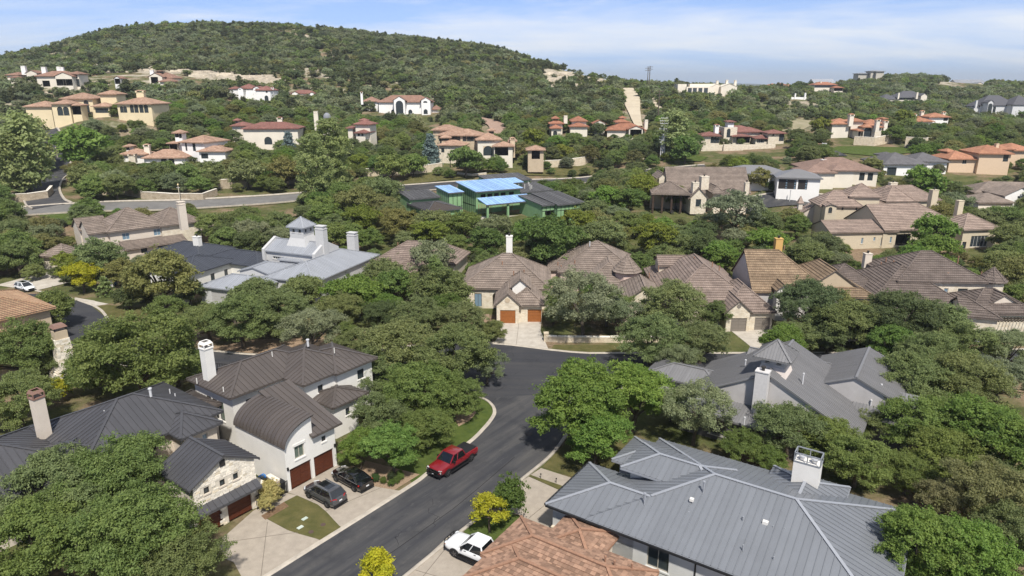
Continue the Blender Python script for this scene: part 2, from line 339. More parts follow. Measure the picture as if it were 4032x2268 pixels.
def ground_material():
    m = bpy.data.materials.new('ground_soil'); m.use_nodes = True; t = m.node_tree; b = t.nodes['Principled BSDF']; N = t.nodes.new; L = t.links.new
    geo = N('ShaderNodeNewGeometry'); P = geo.outputs['Position']
    def noise(s, d=6, r=.6):
        n = N('ShaderNodeTexNoise'); n.inputs['Scale'].default_value = s; n.inputs['Detail'].default_value = d; n.inputs['Roughness'].default_value = r; L(P, n.inputs['Vector']); return n.outputs[0]
    def ramp(f, a, b_, ca, cb):
        r = N('ShaderNodeValToRGB'); r.color_ramp.elements[0].position = a; r.color_ramp.elements[1].position = b_; r.color_ramp.elements[0].color = (*ca, 1); r.color_ramp.elements[1].color = (*cb, 1); L(f, r.inputs[0]); return r.outputs[0]
    def mixc(f, a, c):
        x = N('ShaderNodeMix'); x.data_type = 'RGBA'; L(f, x.inputs[0]); L(a, x.inputs[6]); L(c, x.inputs[7]); return x.outputs[2]
    grass = ramp(noise(.35), .35, .7, (.062, .075, .026), (.125, .125, .052))
    soil = ramp(noise(1.7), .3, .7, (.15, .105, .066), (.27, .2, .135))
    f = ramp(noise(.085, 7), .47, .60, (0, 0, 0), (1, 1, 1))
    c = mixc(f, grass, soil)
    rock = ramp(noise(.6, 8), .3, .7, (.27, .235, .175), (.47, .42, .335))
    sepn = N('ShaderNodeSeparateXYZ'); L(P, sepn.inputs[0])
    mr = N('ShaderNodeMapRange'); mr.inputs[1].default_value = 14; mr.inputs[2].default_value = 34; L(sepn.outputs[2], mr.inputs[0])
    rf = ramp(noise(.03, 9, .7), .50, .57, (0, 0, 0), (1, 1, 1))
    mm = N('ShaderNodeMath'); mm.operation = 'MULTIPLY'; L(mr.outputs[0], mm.inputs[0]); L(rf, mm.inputs[1])
    c = mixc(mm.outputs[0], c, rock)
    L(c, b.inputs['Base Color']); b.inputs['Roughness'].default_value = 1; b.inputs['Specular IOR Level'].default_value = .05
    bp = N('ShaderNodeBump'); bp.inputs['Strength'].default_value = .7; bp.inputs['Distance'].default_value = .25; L(noise(2.2, 6), bp.inputs['Height']); L(bp.outputs[0], b.inputs['Normal'])
    return m
gm.materials.append(ground_material())

# ------------------------------------------------------------------ roads, kerbs, drives, lawns
M_asph = road_mat('asphalt', (.040, .041, .046), (.026, .027, .031), (.105, .100, .093), 53.5)
M_asph_x = road_mat('asphalt_cross', (.038, .039, .045), (.028, .029, .033), (.066, .064, .062), 0)
M_asph2 = mat('old_asphalt', (.175, .168, .158), .9, rgb2=(.13, .126, .12), scale=.4, detail=8)
M_conc = mat('concrete', (.37, .322, .265), .9, rgb2=(.295, .257, .212), scale=1.3, detail=8, bump=.15, bscale=25)
M_conc_w = mat('pale_concrete', (.50, .46, .40), .9, rgb2=(.38, .34, .29), scale=.9, detail=8)
M_kerb = mat('kerb_concrete', (.47, .42, .35), .9, rgb2=(.33, .295, .25), scale=1.2, detail=7)
M_lawn = mat('lawn', (.088, .115, .030), 1, rgb2=(.052, .078, .020), scale=.9, detail=9, bump=.8, bscale=14, spec=.05)
M_lawn_dry = mat('dry_lawn', (.135, .120, .050), 1, rgb2=(.075, .078, .028), scale=.7, detail=9, bump=.8, bscale=14, spec=.05)
M_mulch = mat('mulch', (.235, .155, .095), 1, rgb2=(.14, .088, .055), scale=4, detail=8, bump=1, bscale=18, spec=.05)
M_chip = mat('pale_gravel', (.40, .29, .20), 1, rgb2=(.26, .185, .125), scale=9, detail=6, bump=1, bscale=22, spec=.05)
M_sand = mat('pale_caliche', (.52, .45, .335), 1, rgb2=(.43, .365, .27), scale=.12, detail=9)
M_joint = mat('joint', (.16, .135, .11), 1)
M_track = mat('worn_asphalt', (.125, .120, .112), .95, rgb2=(.055, .056, .06), scale=1.1, detail=10)

def sheet(name, pts, m, z=.03, kind='structure', label=None, drape=False, parent=None):
    """flat polygon slightly above the ground; drape=True follows the terrain on a fine grid"""
    mb = MB(); P = [(p[0], p[1], (terr(p[0], p[1]) if drape else 0)+z) for p in pts]
    mb.poly(P, uv=[(p[0], p[1]) for p in pts]); o = mb.build(name, m); 
    bm = bmesh.new(); bm.from_mesh(o.data); bmesh.ops.triangulate(bm, faces=bm.faces); bmesh.ops.recalc_face_normals(bm, faces=bm.faces)
    for f in bm.faces:
        if f.normal.z < 0: f.normal_flip()
    bm.to_mesh(o.data); bm.free()
    if parent: o.parent = parent; return o
    return tag(o, label, None, None, kind)
def resample(pl, st):
    o = [pl[0]]
    for a, b in zip(pl, pl[1:]):
        L = hypot(b[0]-a[0], b[1]-a[1]); n = max(1, int(L/st)); o += [(a[0]+(b[0]-a[0])*k/n, a[1]+(b[1]-a[1])*k/n) for k in range(1, n+1)]
    return o
def curve(pl, n=6):                      # Catmull-Rom through the points
    P = [np.array(p, float) for p in pl]; P = [2*P[0]-P[1]]+P+[2*P[-1]-P[-2]]; o = []
    for i in range(1, len(P)-2):
        for k in range(n):
            t = k/n; a, b, c, d = P[i-1:i+3]; o.append(tuple(.5*((2*b)+(c-a)*t+(2*a-5*b+4*c-d)*t*t+(3*b-a-3*c+d)*t**3)))
    o.append(tuple(P[-2])); return o
def offset(pl, d):                       # to the left of travel for d > 0
    o = []
    for i, p in enumerate(pl):
        a = pl[max(0, i-1)]; b = pl[min(len(pl)-1, i+1)]; tx, ty = b[0]-a[0], b[1]-a[1]; L = hypot(tx, ty) or 1
        o.append((p[0]-ty/L*d, p[1]+tx/L*d))
    return o
def strip(name, L, R, m, z=.03, label=None, kind='structure', lat=1):
    """ribbon between two polylines with the same number of points, draped on the ground"""
    mb = MB(); rows = []
    for a, b in zip(L, R):
        row = []
        for k in range(lat+1):
            x = a[0]+(b[0]-a[0])*k/lat; y = a[1]+(b[1]-a[1])*k/lat; row.append((x, y))
        rows.append(row)
    hz = terr_np([p for r in rows for p in r]); it = iter(hz); R3 = [[(x, y, next(it)+z) for x, y in r] for r in rows]
    for r, s in zip(R3, R3[1:]):
        for k in range(lat): mb.poly([r[k], r[k+1], s[k+1], s[k]])
    o = mb.build(name, m)
    bm = bmesh.new(); bm.from_mesh(o.data)
    for f in bm.faces:
        if f.normal.z < 0: f.normal_flip()
    bm.to_mesh(o.data); bm.free()
    return tag(o, label, None, None, kind)
def kerb(name, line, m=M_kerb, w=.42, h=.13, side=1, z=0.):
    """real kerb step along a polyline, on its left (side=1) or right"""
    a = line; b = offset(line, w*side); mb = MB(); za = terr_np(a)+z; 
    for i in range(len(a)-1):
        A0, A1, B0, B1 = a[i], a[i+1], b[i], b[i+1]; z0, z1 = za[i], za[i+1]; c0 = (A0[0]*.6+B0[0]*.4, A0[1]*.6+B0[1]*.4); c1 = (A1[0]*.6+B1[0]*.4, A1[1]*.6+B1[1]*.4)
        mb.poly([(*A0, z0+.045), (*A1, z1+.045), (*c1, z1+h), (*c0, z0+h)]); mb.poly([(*c0, z0+h), (*c1, z1+h), (*B1, z1+h), (*B0, z0+h)]); mb.poly([(*B0, z0+h), (*B1, z1+h), (*B1, z1-.05), (*B0, z0-.05)]); mb.poly([(*A0, z0-.05), (*A1, z1-.05), (*A1, z1+.045), (*A0, z0+.045)])
    return tag(mb.build(name, m), 'pale concrete kerb', None, None, 'structure')

K1L = curve([(-38, 21.8), (-19.5, 46.3), (-10.3, 58.5), (-8.3, 61.6), (-4.5, 67.8), (-3.0, 71.1), (-2.2, 73.4), (-1.9, 75.2), (-2.3, 77.2), (-3.6, 79.2), (-7, 81.6), (-14, 84), (-28, 85.5), (-43, 86.5), (-58, 91), (-68, 97.5), (-80, 106), (-100, 117), (-130, 126)])
K1R = curve([(-27, 19.5), (-8.5, 46.8), (-2.6, 55.1), (.4, 59.9), (3.5, 64.4), (5.1, 67.5), (6.9, 72), (9, 77), (12.5, 81), (18, 83.4), (30, 84.4), (50, 84.8), (77, 86), (105, 91), (150, 99)])
K2U = curve([(-130, 136), (-100, 129), (-83, 121.5), (-74, 115.5), (-67, 107.5), (-60, 101), (-51, 96.5), (-43.5, 94.6), (-36, 93.3), (-25, 94.6), (-14, 97.2), (-4.7, 98.4), (1, 96.9), (6, 95.2), (10.6, 94.1), (16, 94), (50, 94.2), (77, 95.6), (105, 101), (150, 109)])
def poly_from(*ls): return [p for l in ls for p in l]
i1 = min(range(len(K1L)), key=lambda i: abs(K1L[i][1]-79.2)+abs(K1L[i][0]+3.6)); i2 = min(range(len(K1R)), key=lambda i: hypot(K1R[i][0]-12.5, K1R[i][1]-81))
sheet('road', poly_from(K1R[:i2+1], K1L[:i1+1][::-1]), M_asph, .028, label='dark asphalt street running up between the houses')
sheet('road', poly_from(K1L[i1:][::-1], K1R[i2:], K2U[::-1]), M_asph_x, .032, label='dark asphalt cross street in front of the tile roofed houses')
kerb('kerb', K1L, side=1); kerb('kerb', K1R, side=-1); kerb('kerb', K2U, side=1)
# worn strip and crack along the crown of the street
def lerp_line(A, B, f): return [(a[0]+(b[0]-a[0])*f, a[1]+(b[1]-a[1])*f) for a, b in zip(A, B)]
La = resample([(-28.7, 34.2), (-19.5, 46.3), (-10.3, 58.5), (-8.3, 61.6), (-4.5, 67.8)], 1.5); Rb = [(p[0]+7.9, p[1]-5.2) for p in La]
c0 = lerp_line(La, Rb, .49)
if 0: strip('road', c0, offset(c0, -.9), M_track, .036, label='worn grey strip along the crown of the street')
c1 = lerp_line(La, Rb, .60); strip('road', c1, offset(c1, -.07), mat('crack', (.018, .018, .02), 1), .038, label='tar joint along the street')
if 0: c2 = lerp_line(La, Rb, .04); strip('road', c2, offset(c2, -1.0), M_track, .0365, label='dusty gutter side of the street')
if 0: strip('road', [(-2.9, 79.6), (.8, 78.4), (4.5, 77.3), (8.4, 76.6)], [(-2.2, 78.2), (1.3, 76.9), (5, 76.4), (8.1, 76.1)], M_track, .037, label='worn patch across the junction')
if 0: strip('road', [(-1.0, 73.2), (-1.2, 72), (-2, 70.2)], [(-.1, 72.8), (-.6, 71), (-1.9, 69.6)], M_chip, .037, label='washed out gravel beside the kerb')

# drives and lawns of the near houses
sheet('driveway', [(-25.9, 49.3), (-24.1, 55.1), (-23.1, 54.3), (-20.0, 52.2), (-18.9, 51.7), (-17.1, 51.0), (-16.4, 50.6), (-21.7, 43.6), (-21.9, 46.3), (-23.1, 47.9)], M_conc, .04, label='pale concrete drive of the stone garage')
sheet('driveway', [(-21.9, 58.1), (-18.2, 63.2), (-15.5, 60.5), (-14.1, 59.3), (-11.5, 58.5), (-10.6, 58.3), (-15.1, 52.4), (-15.6, 52.9), (-17.3, 55.0), (-18.4, 56.1), (-20.8, 57.6)], M_conc, .041, label='pale concrete drive under the two dark cars')
sheet('path', [(-24.1, 55.1), (-22.0, 58.0), (-20.8, 57.6), (-21.7, 56.5), (-23.1, 54.3)], M_conc, .038, label='side path by the gates')
sheet('lawn', [(-22.6, 54), (-21.6, 56.6), (-20.8, 57.6), (-18.4, 56.1), (-17.3, 55.0), (-15.6, 52.9), (-15.2, 52.4), (-16.5, 50.7), (-17.1, 51.0), (-18.9, 51.7), (-20.0, 52.2)], M_lawn_dry, .036, label='small lawn between the two drives')
sheet('mulch_bed', [(-23.1, 54.3), (-21.7, 56.5), (-21.0, 55.8), (-22.5, 53.7)], M_mulch, .044, label='dark mulch round the variegated bush')
sheet('gravel_bed', [(-15.5, 60.5), (-14.1, 59.3), (-11.5, 58.5), (-9.4, 61.3), (-11.5, 62.2), (-15.5, 64)], M_chip, .044, label='pale gravel bed with little round shrubs')
KL = [p for p in K1L if 58.5 < p[1] < 80 and p[0] < 0]
sheet('lawn', offset(KL, .4)+[(-8, 81), (-20, 83), (-24, 80), (-15, 66), (-12.2, 62.4)], M_lawn, .034, label='bright green verge under the oaks')
sheet('mulch_bed', [(-6.2, 71.5), (-5.0, 73), (-4.3, 75), (-5.2, 76.2), (-7.2, 74.5)], M_chip, .046, label='round mulch bed on the verge')
sheet('mulch_bed', [(-12.5, 68.3), (-10.2, 69.2), (-9.4, 71), (-12, 72), (-14, 70)], M_mulch, .046, label='mulch bed under the oak')
sheet('driveway', [(-.2, 58.7), (1.7, 60.9), (5.2, 58.0), (8, 56), (6, 51), (3.4, 51.9), (.6, 54.5), (-2.4, 55.9)], M_conc, .04, label='concrete drive of the grey metal roofed house')
sheet('path', [(1.9, 61.2), (3.0, 62.5), (8.2, 59.3), (7.2, 57.8)], M_conc, .042, label='concrete slab path by the front lawn')
sheet('lawn', [(1.7, 60.95), (1.9, 61.2), (7.2, 57.8), (6.9, 57.1), (5.2, 58.05)], M_lawn_dry, .045, label='grass strip between drive and path')
sheet('lawn', [(3.2, 62.7), (5.6, 67.2), (7.6, 72), (13, 71), (16, 66), (12, 60), (8.4, 59.4)], M_lawn_dry, .036, label='shaded front lawn under the big green tree')
sheet('driveway', [(-12.5, 40.6), (-8.4, 46.6), (-5.6, 51.3), (-4.4, 51.9), (-1.5, 49), (4, 44), (-4, 36)], M_conc, .04, label='concrete drive under the white pickup')
sheet('lawn', [(-4.3, 52), (-2.6, 54.9), (.6, 54.4), (3.3, 51.9), (6, 49), (2, 46), (-1.4, 49)], M_lawn, .036, label='lawn round the yellow tree')
sheet('driveway', [(-3.0, 97.9), (-1.6, 103), (-2.7, 109.0), (5.0, 109.0), (4.6, 104), (5.5, 95.5), (2, 96.8)], M_conc_w, .04, label='stained pale drive before the wooden garage doors')
sheet('driveway', [(35.2, 105.4), (42.6, 105.4), (43, 99), (44, 94.4), (36.5, 94.4), (36, 99)], M_conc_w, .04, label='pale drive before the grey garage doors')
sheet('lawn', [(5.8, 95.6), (6.4, 97.6), (26, 97.6), (26, 94.3), (14, 94.3), (10.6, 94.5)], M_lawn_dry, .036, label='verge in front of the low stone wall')
sheet('lawn', [(44.5, 94.6), (45, 97.8), (66, 98.3), (72, 95.6)], M_lawn_dry, .036, label='dry verge along the cross street')
sheet('mulch_bed', [(-47, 95.5), (-43, 95), (-36, 93.8), (-25, 95.2), (-20, 97), (-24, 101), (-40, 100)], M_chip, .04, label='brown mulch bank above the cross street')
sheet('driveway', [(-82, 121.2), (-75.2, 116.6), (-72.5, 118.5), (-67.5, 129.5), (-71, 131.5), (-77.3, 129)], M_conc_w, .044, label='white drive leading to the navy roofed house')
sheet('lawn', [(-81.5, 121.8), (-77.4, 129.2), (-84, 133), (-90, 127)], M_lawn, .04, label='lawn left of the white drive')
sheet('lawn', [(-75, 116.2), (-72, 118.3), (-67.5, 128), (-60, 122), (-64, 108), (-67, 108)], M_lawn_dry, .04, label='lawn right of the white drive')
sheet('driveway', [(-102, 129.6), (-92, 126), (-86, 136), (-98, 139)], M_conc_w, .05, label='drive with the white car', drape=True)

R3c = curve([(-214, 318), (-196, 292), (-168, 254), (-154, 227), (-144, 209), (-132, 192), (-126, 186)], 10)
strip('road', offset(R3c, 4.3), offset(R3c, -4.3), M_asph, .38, 'winding asphalt road up to the villas', lat=4)
kerb('kerb', offset(R3c, 4.3), side=1, z=.35, w=.6, h=.3); kerb('kerb', offset(R3c, -4.3), side=-1, z=.35, w=.6, h=.3)
strip('road', [(-155.2, 223), (-148.3, 228)], [(-152.8, 219.2), (-146, 224)], M_asph2, .46, 'pale concrete band across the winding road', lat=4)
R4c = curve([(-136, 180), (-112, 186), (-96, 189), (-82, 194), (-68, 200), (-50, 211), (-32, 221), (-8, 232), (20, 240), (46, 246), (70, 246)], 8)
n4 = len(R4c)
strip('road', offset(R4c, 4.2)[:int(n4*.52)], offset(R4c, -4.2)[:int(n4*.52)], M_asph2, .34, 'sun bleached grey road below the stone walls', lat=4)
strip('road', offset(R4c, 5.0)[int(n4*.52)-1:], offset(R4c, -5.0)[int(n4*.52)-1:], M_asph, .36, 'dark asphalt road behind the unfinished house', lat=4)
kerb('kerb', offset(R4c, 4.9), side=1, z=.3, w=.5, h=.32); kerb('kerb', offset(R4c, -4.9), side=-1, z=.3, w=.5, h=.32)
R5c = curve([(60, 190), (72, 200), (88, 203), (108, 199), (130, 190)], 8)
strip('road', offset(R5c, 5), offset(R5c, -5), M_asph, .3, 'dark road before the white house with three garages', lat=4)
kerb('kerb', offset(R5c, 5), side=1, z=.25, w=.7, h=.3)
R6 = [ground_hit(*p)[:2] for p in [(3210, 590), (3260, 600), (3300, 618)]]
strip('road', offset(R6, 3.5), offset(R6, -3.5), M_asph, .3, 'short dark road by the street sign', lat=2)
# caliche firebreak up the ridge and the track beside it
SL = [at(2500, 500, 325), at(2486, 478, 342), at(2470, 440, 372), at(2455, 400, 412), at(2447, 372, 450), at(2445, 351, 482)]
SR = [at(2530, 500, 325), at(2524, 478, 342), at(2520, 440, 372), at(2520, 400, 412), at(2516, 372, 450), at(2512, 351, 482)]
SLr = resample([p[:2] for p in SL], 6); SRr = resample([p[:2] for p in SR], 6); k = min(len(SLr), len(SRr))
SLr = [SLr[int(i*(len(SLr)-1)/(k-1))] for i in range(k)]; SRr = [SRr[int(i*(len(SRr)-1)/(k-1))] for i in range(k)]
strip('firebreak', SLr, SRr, M_sand, .75, 'straight pale caliche strip cut through the trees up the ridge', lat=3)
T2 = [p[:2] for p in (at(2600, 440, 372), at(2588, 415, 395), at(2570, 395, 420), at(2560, 378, 440))]
strip('path', offset(T2, 1.6), offset(T2, -1.6), M_sand, .8, 'pale dirt track right of the firebreak', lat=1)
# brick paved drive winding up to the white mansion
D1 = curve([at(*p)[:2] for p in ((1925, 535, 300), (1960, 512, 320), (1952, 490, 340), (1915, 478, 352), (1870, 470, 362))], 6)
strip('driveway', offset(D1, 4), offset(D1, -4), mat('brick_paving', (.36, .25, .19), .9, rgb2=(.28, .19, .15), scale=.8), .7, 'reddish brick drive curving up the slope', lat=2)
# lawns on the slopes
for pts, l, m in [([(1560, 735), (1680, 690), (1990, 690), (2330, 690), (2350, 670), (2250, 655), (2060, 672), (1800, 680), (1620, 700)], 'lawn above the dark road', M_lawn_dry),
               ([(2610, 640), (2760, 640), (2790, 620), (2700, 612), (2620, 615)], 'green lawn below the white stone mansion', M_lawn),
               ([(3240, 600), (3450, 620), (3640, 600), (3560, 585), (3300, 580)], 'green lawn below the orange roofed villa', M_lawn),
               ([(130, 640), (220, 660), (215, 620), (170, 600)], 'green lawn beside the winding road', M_lawn), ([(160, 600), (240, 590), (235, 560), (170, 560)], 'sunny grass at the bend of the winding road', M_lawn),
               ([(2740, 505), (3150, 520), (3220, 490), (3180, 465), (2900, 460)], 'pale dry field on the slope', mat('dry_field', (.34, .29, .195), 1, rgb2=(.20, .185, .10), scale=.12, detail=8)),
               ([(2960, 420), (3250, 440), (3230, 425), (3000, 405)], 'thin green pasture on the slope', mat('pasture', (.17, .165, .085), 1, rgb2=(.11, .12, .055), scale=.1, detail=8)),
               ([(180, 880), (340, 900), (330, 850), (250, 815), (150, 850)], 'lawn inside the road bend', M_lawn), ([(3065, 752), (3120, 752), (3175, 765), (3140, 800), (3060, 795), (3085, 775)], 'pale forecourt before the three black garage doors', M_conc_w)]:
    P = [ground_hit(*p) for p in pts]; P = [p[:2] for p in P if p]
    cxm = sum(p[0] for p in P)/len(P); cym = sum(p[1] for p in P)/len(P); rings = []
    for f in (1, .66, .33): rings.append([(cxm+(p[0]-cxm)*f, cym+(p[1]-cym)*f) for p in resample(P+[P[0]], 8)[:-1]])
    mb = MB(); zr = [terr_np(r)+.3 for r in rings]; n = len(rings[0])
    for a in (0, 1):
        for k in range(n): j = (k+1) % n; mb.poly([(*rings[a][k], zr[a][k]), (*rings[a][j], zr[a][j]), (*rings[a+1][j], zr[a+1][j]), (*rings[a+1][k], zr[a+1][k])])
    for k in range(n): j = (k+1) % n; mb.poly([(*rings[2][k], zr[2][k]), (*rings[2][j], zr[2][j]), (cxm, cym, terr(cxm, cym)+.3)])
    o = mb.build('lawn', m); bm = bmesh.new(); bm.from_mesh(o.data)
    for f in bm.faces:
        if f.normal.z < 0: f.normal_flip()
    bm.to_mesh(o.data); bm.free(); tag(o, l, None, None, 'structure')
# far blue ridge
mb = MB(); prof = [(-600, 20), (150, 40), (420, 62), (640, 76), (820, 66), (1000, 78), (1150, 74), (1350, 58), (1700, 64), (2200, 48), (3400, 40)]
prof = [(x, z) for x, z in prof]; rw = []
for x, z in resample(prof, 60): rw.append((x, z+rr.uniform(-1.5, 1.5)))
for a, b in zip(rw, rw[1:]): mb.poly([(a[0], 5600, -2), (b[0], 5600, -2), (b[0], 6000, b[1]), (a[0], 6000, a[1])]); mb.poly([(a[0], 6000, a[1]), (b[0], 6000, b[1]), (b[0], 6600, -2), (a[0], 6600, -2)])
tag(mb.build('hills', mat('far_wood', (.05, .06, .035), 1, var=.3, scale=.02), smooth=True), 'distant blue wooded ridge', None, None, 'structure')
# ------------------------------------------------------------------ building kit
def clip_half(poly, ax, val, keep_ge):
    o = []
    for i, p in enumerate(poly):
        q = poly[(i+1) % len(poly)]; a = p[ax]-val; b = q[ax]-val
        if not keep_ge: a, b = -a, -b
        if a >= 0: o.append(p)
        if (a > 0 and b < 0) or (a < 0 and b > 0):
            t = a/(a-b); o.append((p[0]+(q[0]-p[0])*t, p[1]+(q[1]-p[1])*t))
    return o
def band(poly, ax, a, b):
    p = clip_half(poly, ax, a, True)
    return clip_half(p, ax, b, False) if len(p) > 2 else []
def area2(p): return abs(sum(p[i][0]*p[(i+1) % len(p)][1]-p[(i+1) % len(p)][0]*p[i][1] for i in range(len(p))))/2
class Face:
    """a planar roof face: first edge is the eave; s along the eave, t up the slope"""
    def __init__(f, pts):
        f.P = [Vector(p) for p in pts]; f.o = f.P[0]; f.e = (f.P[1]-f.P[0]).normalized()
        n = (f.P[1]-f.P[0]).cross(f.P[-1]-f.P[0]); n.normalize(); f.n = n if n.z > 0 else -n
        f.g = f.n.cross(f.e); 
        if f.g.z < 0: f.g = -f.g
        f.q = [((p-f.o).dot(f.e), (p-f.o).dot(f.g)) for p in f.P]
    def at(f, s, t, h=0.): return f.o+f.e*s+f.g*t+f.n*h
class House:
    def __init__(s, name, label, loc, cat='house', det=1, wm=None, rm=None, cov='course', ov=.5, p=.5, trim=None, group=None, cell=.45, fascia=.16):
        s.e = empty(name, loc, label, cat, group); s.loc = loc; s.det = det; s.wm = wm; s.rm = rm; s.cov = cov; s.ov = ov; s.p = p; s.trim = trim or wm; s.cell = cell; s.pieces = []; s.roof = None; s.fascia = fascia
        s.roofs = []; s.capm = rm
    def part(s, mb, name, m, parent=None, **k): return mb.build(name, m, parent or s.e, s.loc, **k)
    def piece(s, mb, name, m, parent, d): s.pieces.append((d, mb, name, m, parent))
    def finish(s, limit=290):
        """pieces become objects of their own; past the limit the farther ones join"""
        by = {}
        for p in s.pieces: by.setdefault(p[2], []).append(p)
        for nm, L in by.items():
            L.sort(key=lambda t: t[0])
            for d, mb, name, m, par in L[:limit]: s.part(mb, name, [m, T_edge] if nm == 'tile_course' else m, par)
            rest = {}
            for d, mb, name, m, par in L[limit:]: rest.setdefault((par.name, m.name), []).append((mb, m, par))
            for k, Ls in rest.items():
                J = MB()
                for mb, m, par in Ls:
                    n = len(J.v); J.v += mb.v; J.f += [tuple(i+n for i in f) for f in mb.f]; J.m += mb.m; J.t += mb.t; J.uv += mb.uv
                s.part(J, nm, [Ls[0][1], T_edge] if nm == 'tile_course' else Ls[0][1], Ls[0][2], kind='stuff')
def cover(H, roof, face, m, cov, det, cell=None):
    cell = cell or H.cell; q = face.q; s0, s1 = min(a for a, b in q), max(a for a, b in q); t0, t1 = min(b for a, b in q), max(b for a, b in q)
    if s1-s0 < .05 or t1-t0 < .05: return
    def slab(poly, hf, tint, mb=None, bot=-.10, em=0):
        mb = mb or MB(); T = [face.at(a, b, hf(a, b)) for a, b in poly]; Bm = [face.at(a, b, bot) for a, b in poly]
        mb.poly(T, 0, tint, uv=[(a, b) for a, b in poly]); mb.poly(Bm[::-1], 0, tint)
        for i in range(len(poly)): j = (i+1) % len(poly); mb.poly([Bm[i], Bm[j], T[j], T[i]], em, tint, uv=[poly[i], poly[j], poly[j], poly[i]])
        return mb
    if det == 0 or cov == 'flat':
        H.part(slab(q, lambda a, b: .05, rnd.random()), 'roof_slope', m, roof); return
    J = MB() if det == 1 else None
    ctr = face.at((s0+s1)/2, (t0+t1)/2); 
    if cov == 'seam':
        n = max(1, round((s1-s0)/cell)); st = (s1-s0)/n
        for k in range(n):
            a, b = s0+k*st, s0+(k+1)*st; pl = band(q, 0, a, b)
            if len(pl) < 3 or area2(pl) < .02: continue
            ti = rnd.random(); mb = slab(pl, lambda x, y: .03, ti, J)
            rb = band(q, 0, a, a+.06)
            if len(rb) > 2: slab(rb, lambda x, y: .085, ti*.6, mb, bot=.0)
            if det == 2: c = face.at((a+b)/2, (t0+t1)/2); H.piece(mb, 'roof_panel', m, roof, hypot(c.x, c.y)-sqrt(area2(pl)))
    elif cov == 'course':
        n = max(1, round((t1-t0)/cell)); st = (t1-t0)/n
        for k in range(n):
            a, b = t0+k*st, t0+(k+1)*st; pl = band(q, 1, a, b)
            if len(pl) < 3 or area2(pl) < .02: continue
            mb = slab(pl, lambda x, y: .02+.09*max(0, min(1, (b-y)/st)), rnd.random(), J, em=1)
            if det == 2: c = face.at((s0+s1)/2, a); H.piece(mb, 'tile_course', m, roof, hypot(c.x, c.y)-sqrt(area2(pl)))
    elif cov == 'tiles':
        n = max(1, round((t1-t0)/cell)); st = (t1-t0)/n
        for k in range(n):
            a, b = t0+k*st, t0+(k+1)*st; pl = band(q, 1, a, b)
            if len(pl) < 3: continue
            x = s0-rnd.random()*.3; hi = .03 if k % 3 else .055
            while x < s1:
                w = .30+rnd.random()*.12; pc = band(pl, 0, x, x+w-.012); x += w
                if len(pc) < 3 or area2(pc) < .012: continue
                ti = rnd.random(); mb = slab(pc, lambda xx, y: .015+(hi+.02*ti)*max(0, min(1, (b-y)/st)), ti, J)
                if det == 2: c = face.at(x, a); H.piece(mb, 'roof_tile', m, roof, hypot(c.x, c.y))
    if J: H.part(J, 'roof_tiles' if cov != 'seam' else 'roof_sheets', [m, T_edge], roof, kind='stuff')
def caps(H, roof, edges, m, w=.26, h=.05, lift=.07):
    mb = MB()
    for a, b in edges:
        a = Vector(a); b = Vector(b)
        if (a-b).length > .3: mb.bar(a+Vector((0, 0, lift)), b+Vector((0, 0, lift)), w, h, tint=.5)
    if mb.f: H.part(mb, 'ridge_cap', m, roof)
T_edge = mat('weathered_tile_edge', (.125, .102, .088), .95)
M_pane = mat('window_glass', (.035, .045, .052), .06, spec=.6)
M_pane_b = mat('window_glass_blue', (.16, .24, .31), .06, spec=.6)
M_pane_g = mat('window_glass_green', (.12, .15, .12), .08, spec=.6)
M_frame_d = mat('dark_frame', (.035, .032, .030), .5)
M_frame_w = mat('white_frame', (.62, .60, .56), .5)
M_frame_t = mat('tan_frame', (.40, .37, .31), .6)
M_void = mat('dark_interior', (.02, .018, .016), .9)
M_wood = mat('stained_wood', (.115, .032, .014), .55, rgb2=(.065, .018, .009), scale=2.2, stretch=(1, 1, 6))
M_wood_o = mat('cedar_wood', (.34, .125, .035), .55, rgb2=(.22, .075, .02), scale=2.5, stretch=(6, 6, 1))
M_gdoor = mat('grey_garage_door', (.20, .175, .15), .6)
M_gdoor_l = mat('light_garage_door', (.42, .41, .40), .6)
M_metal_d = mat('black_metal', (.015, .015, .016), .5)
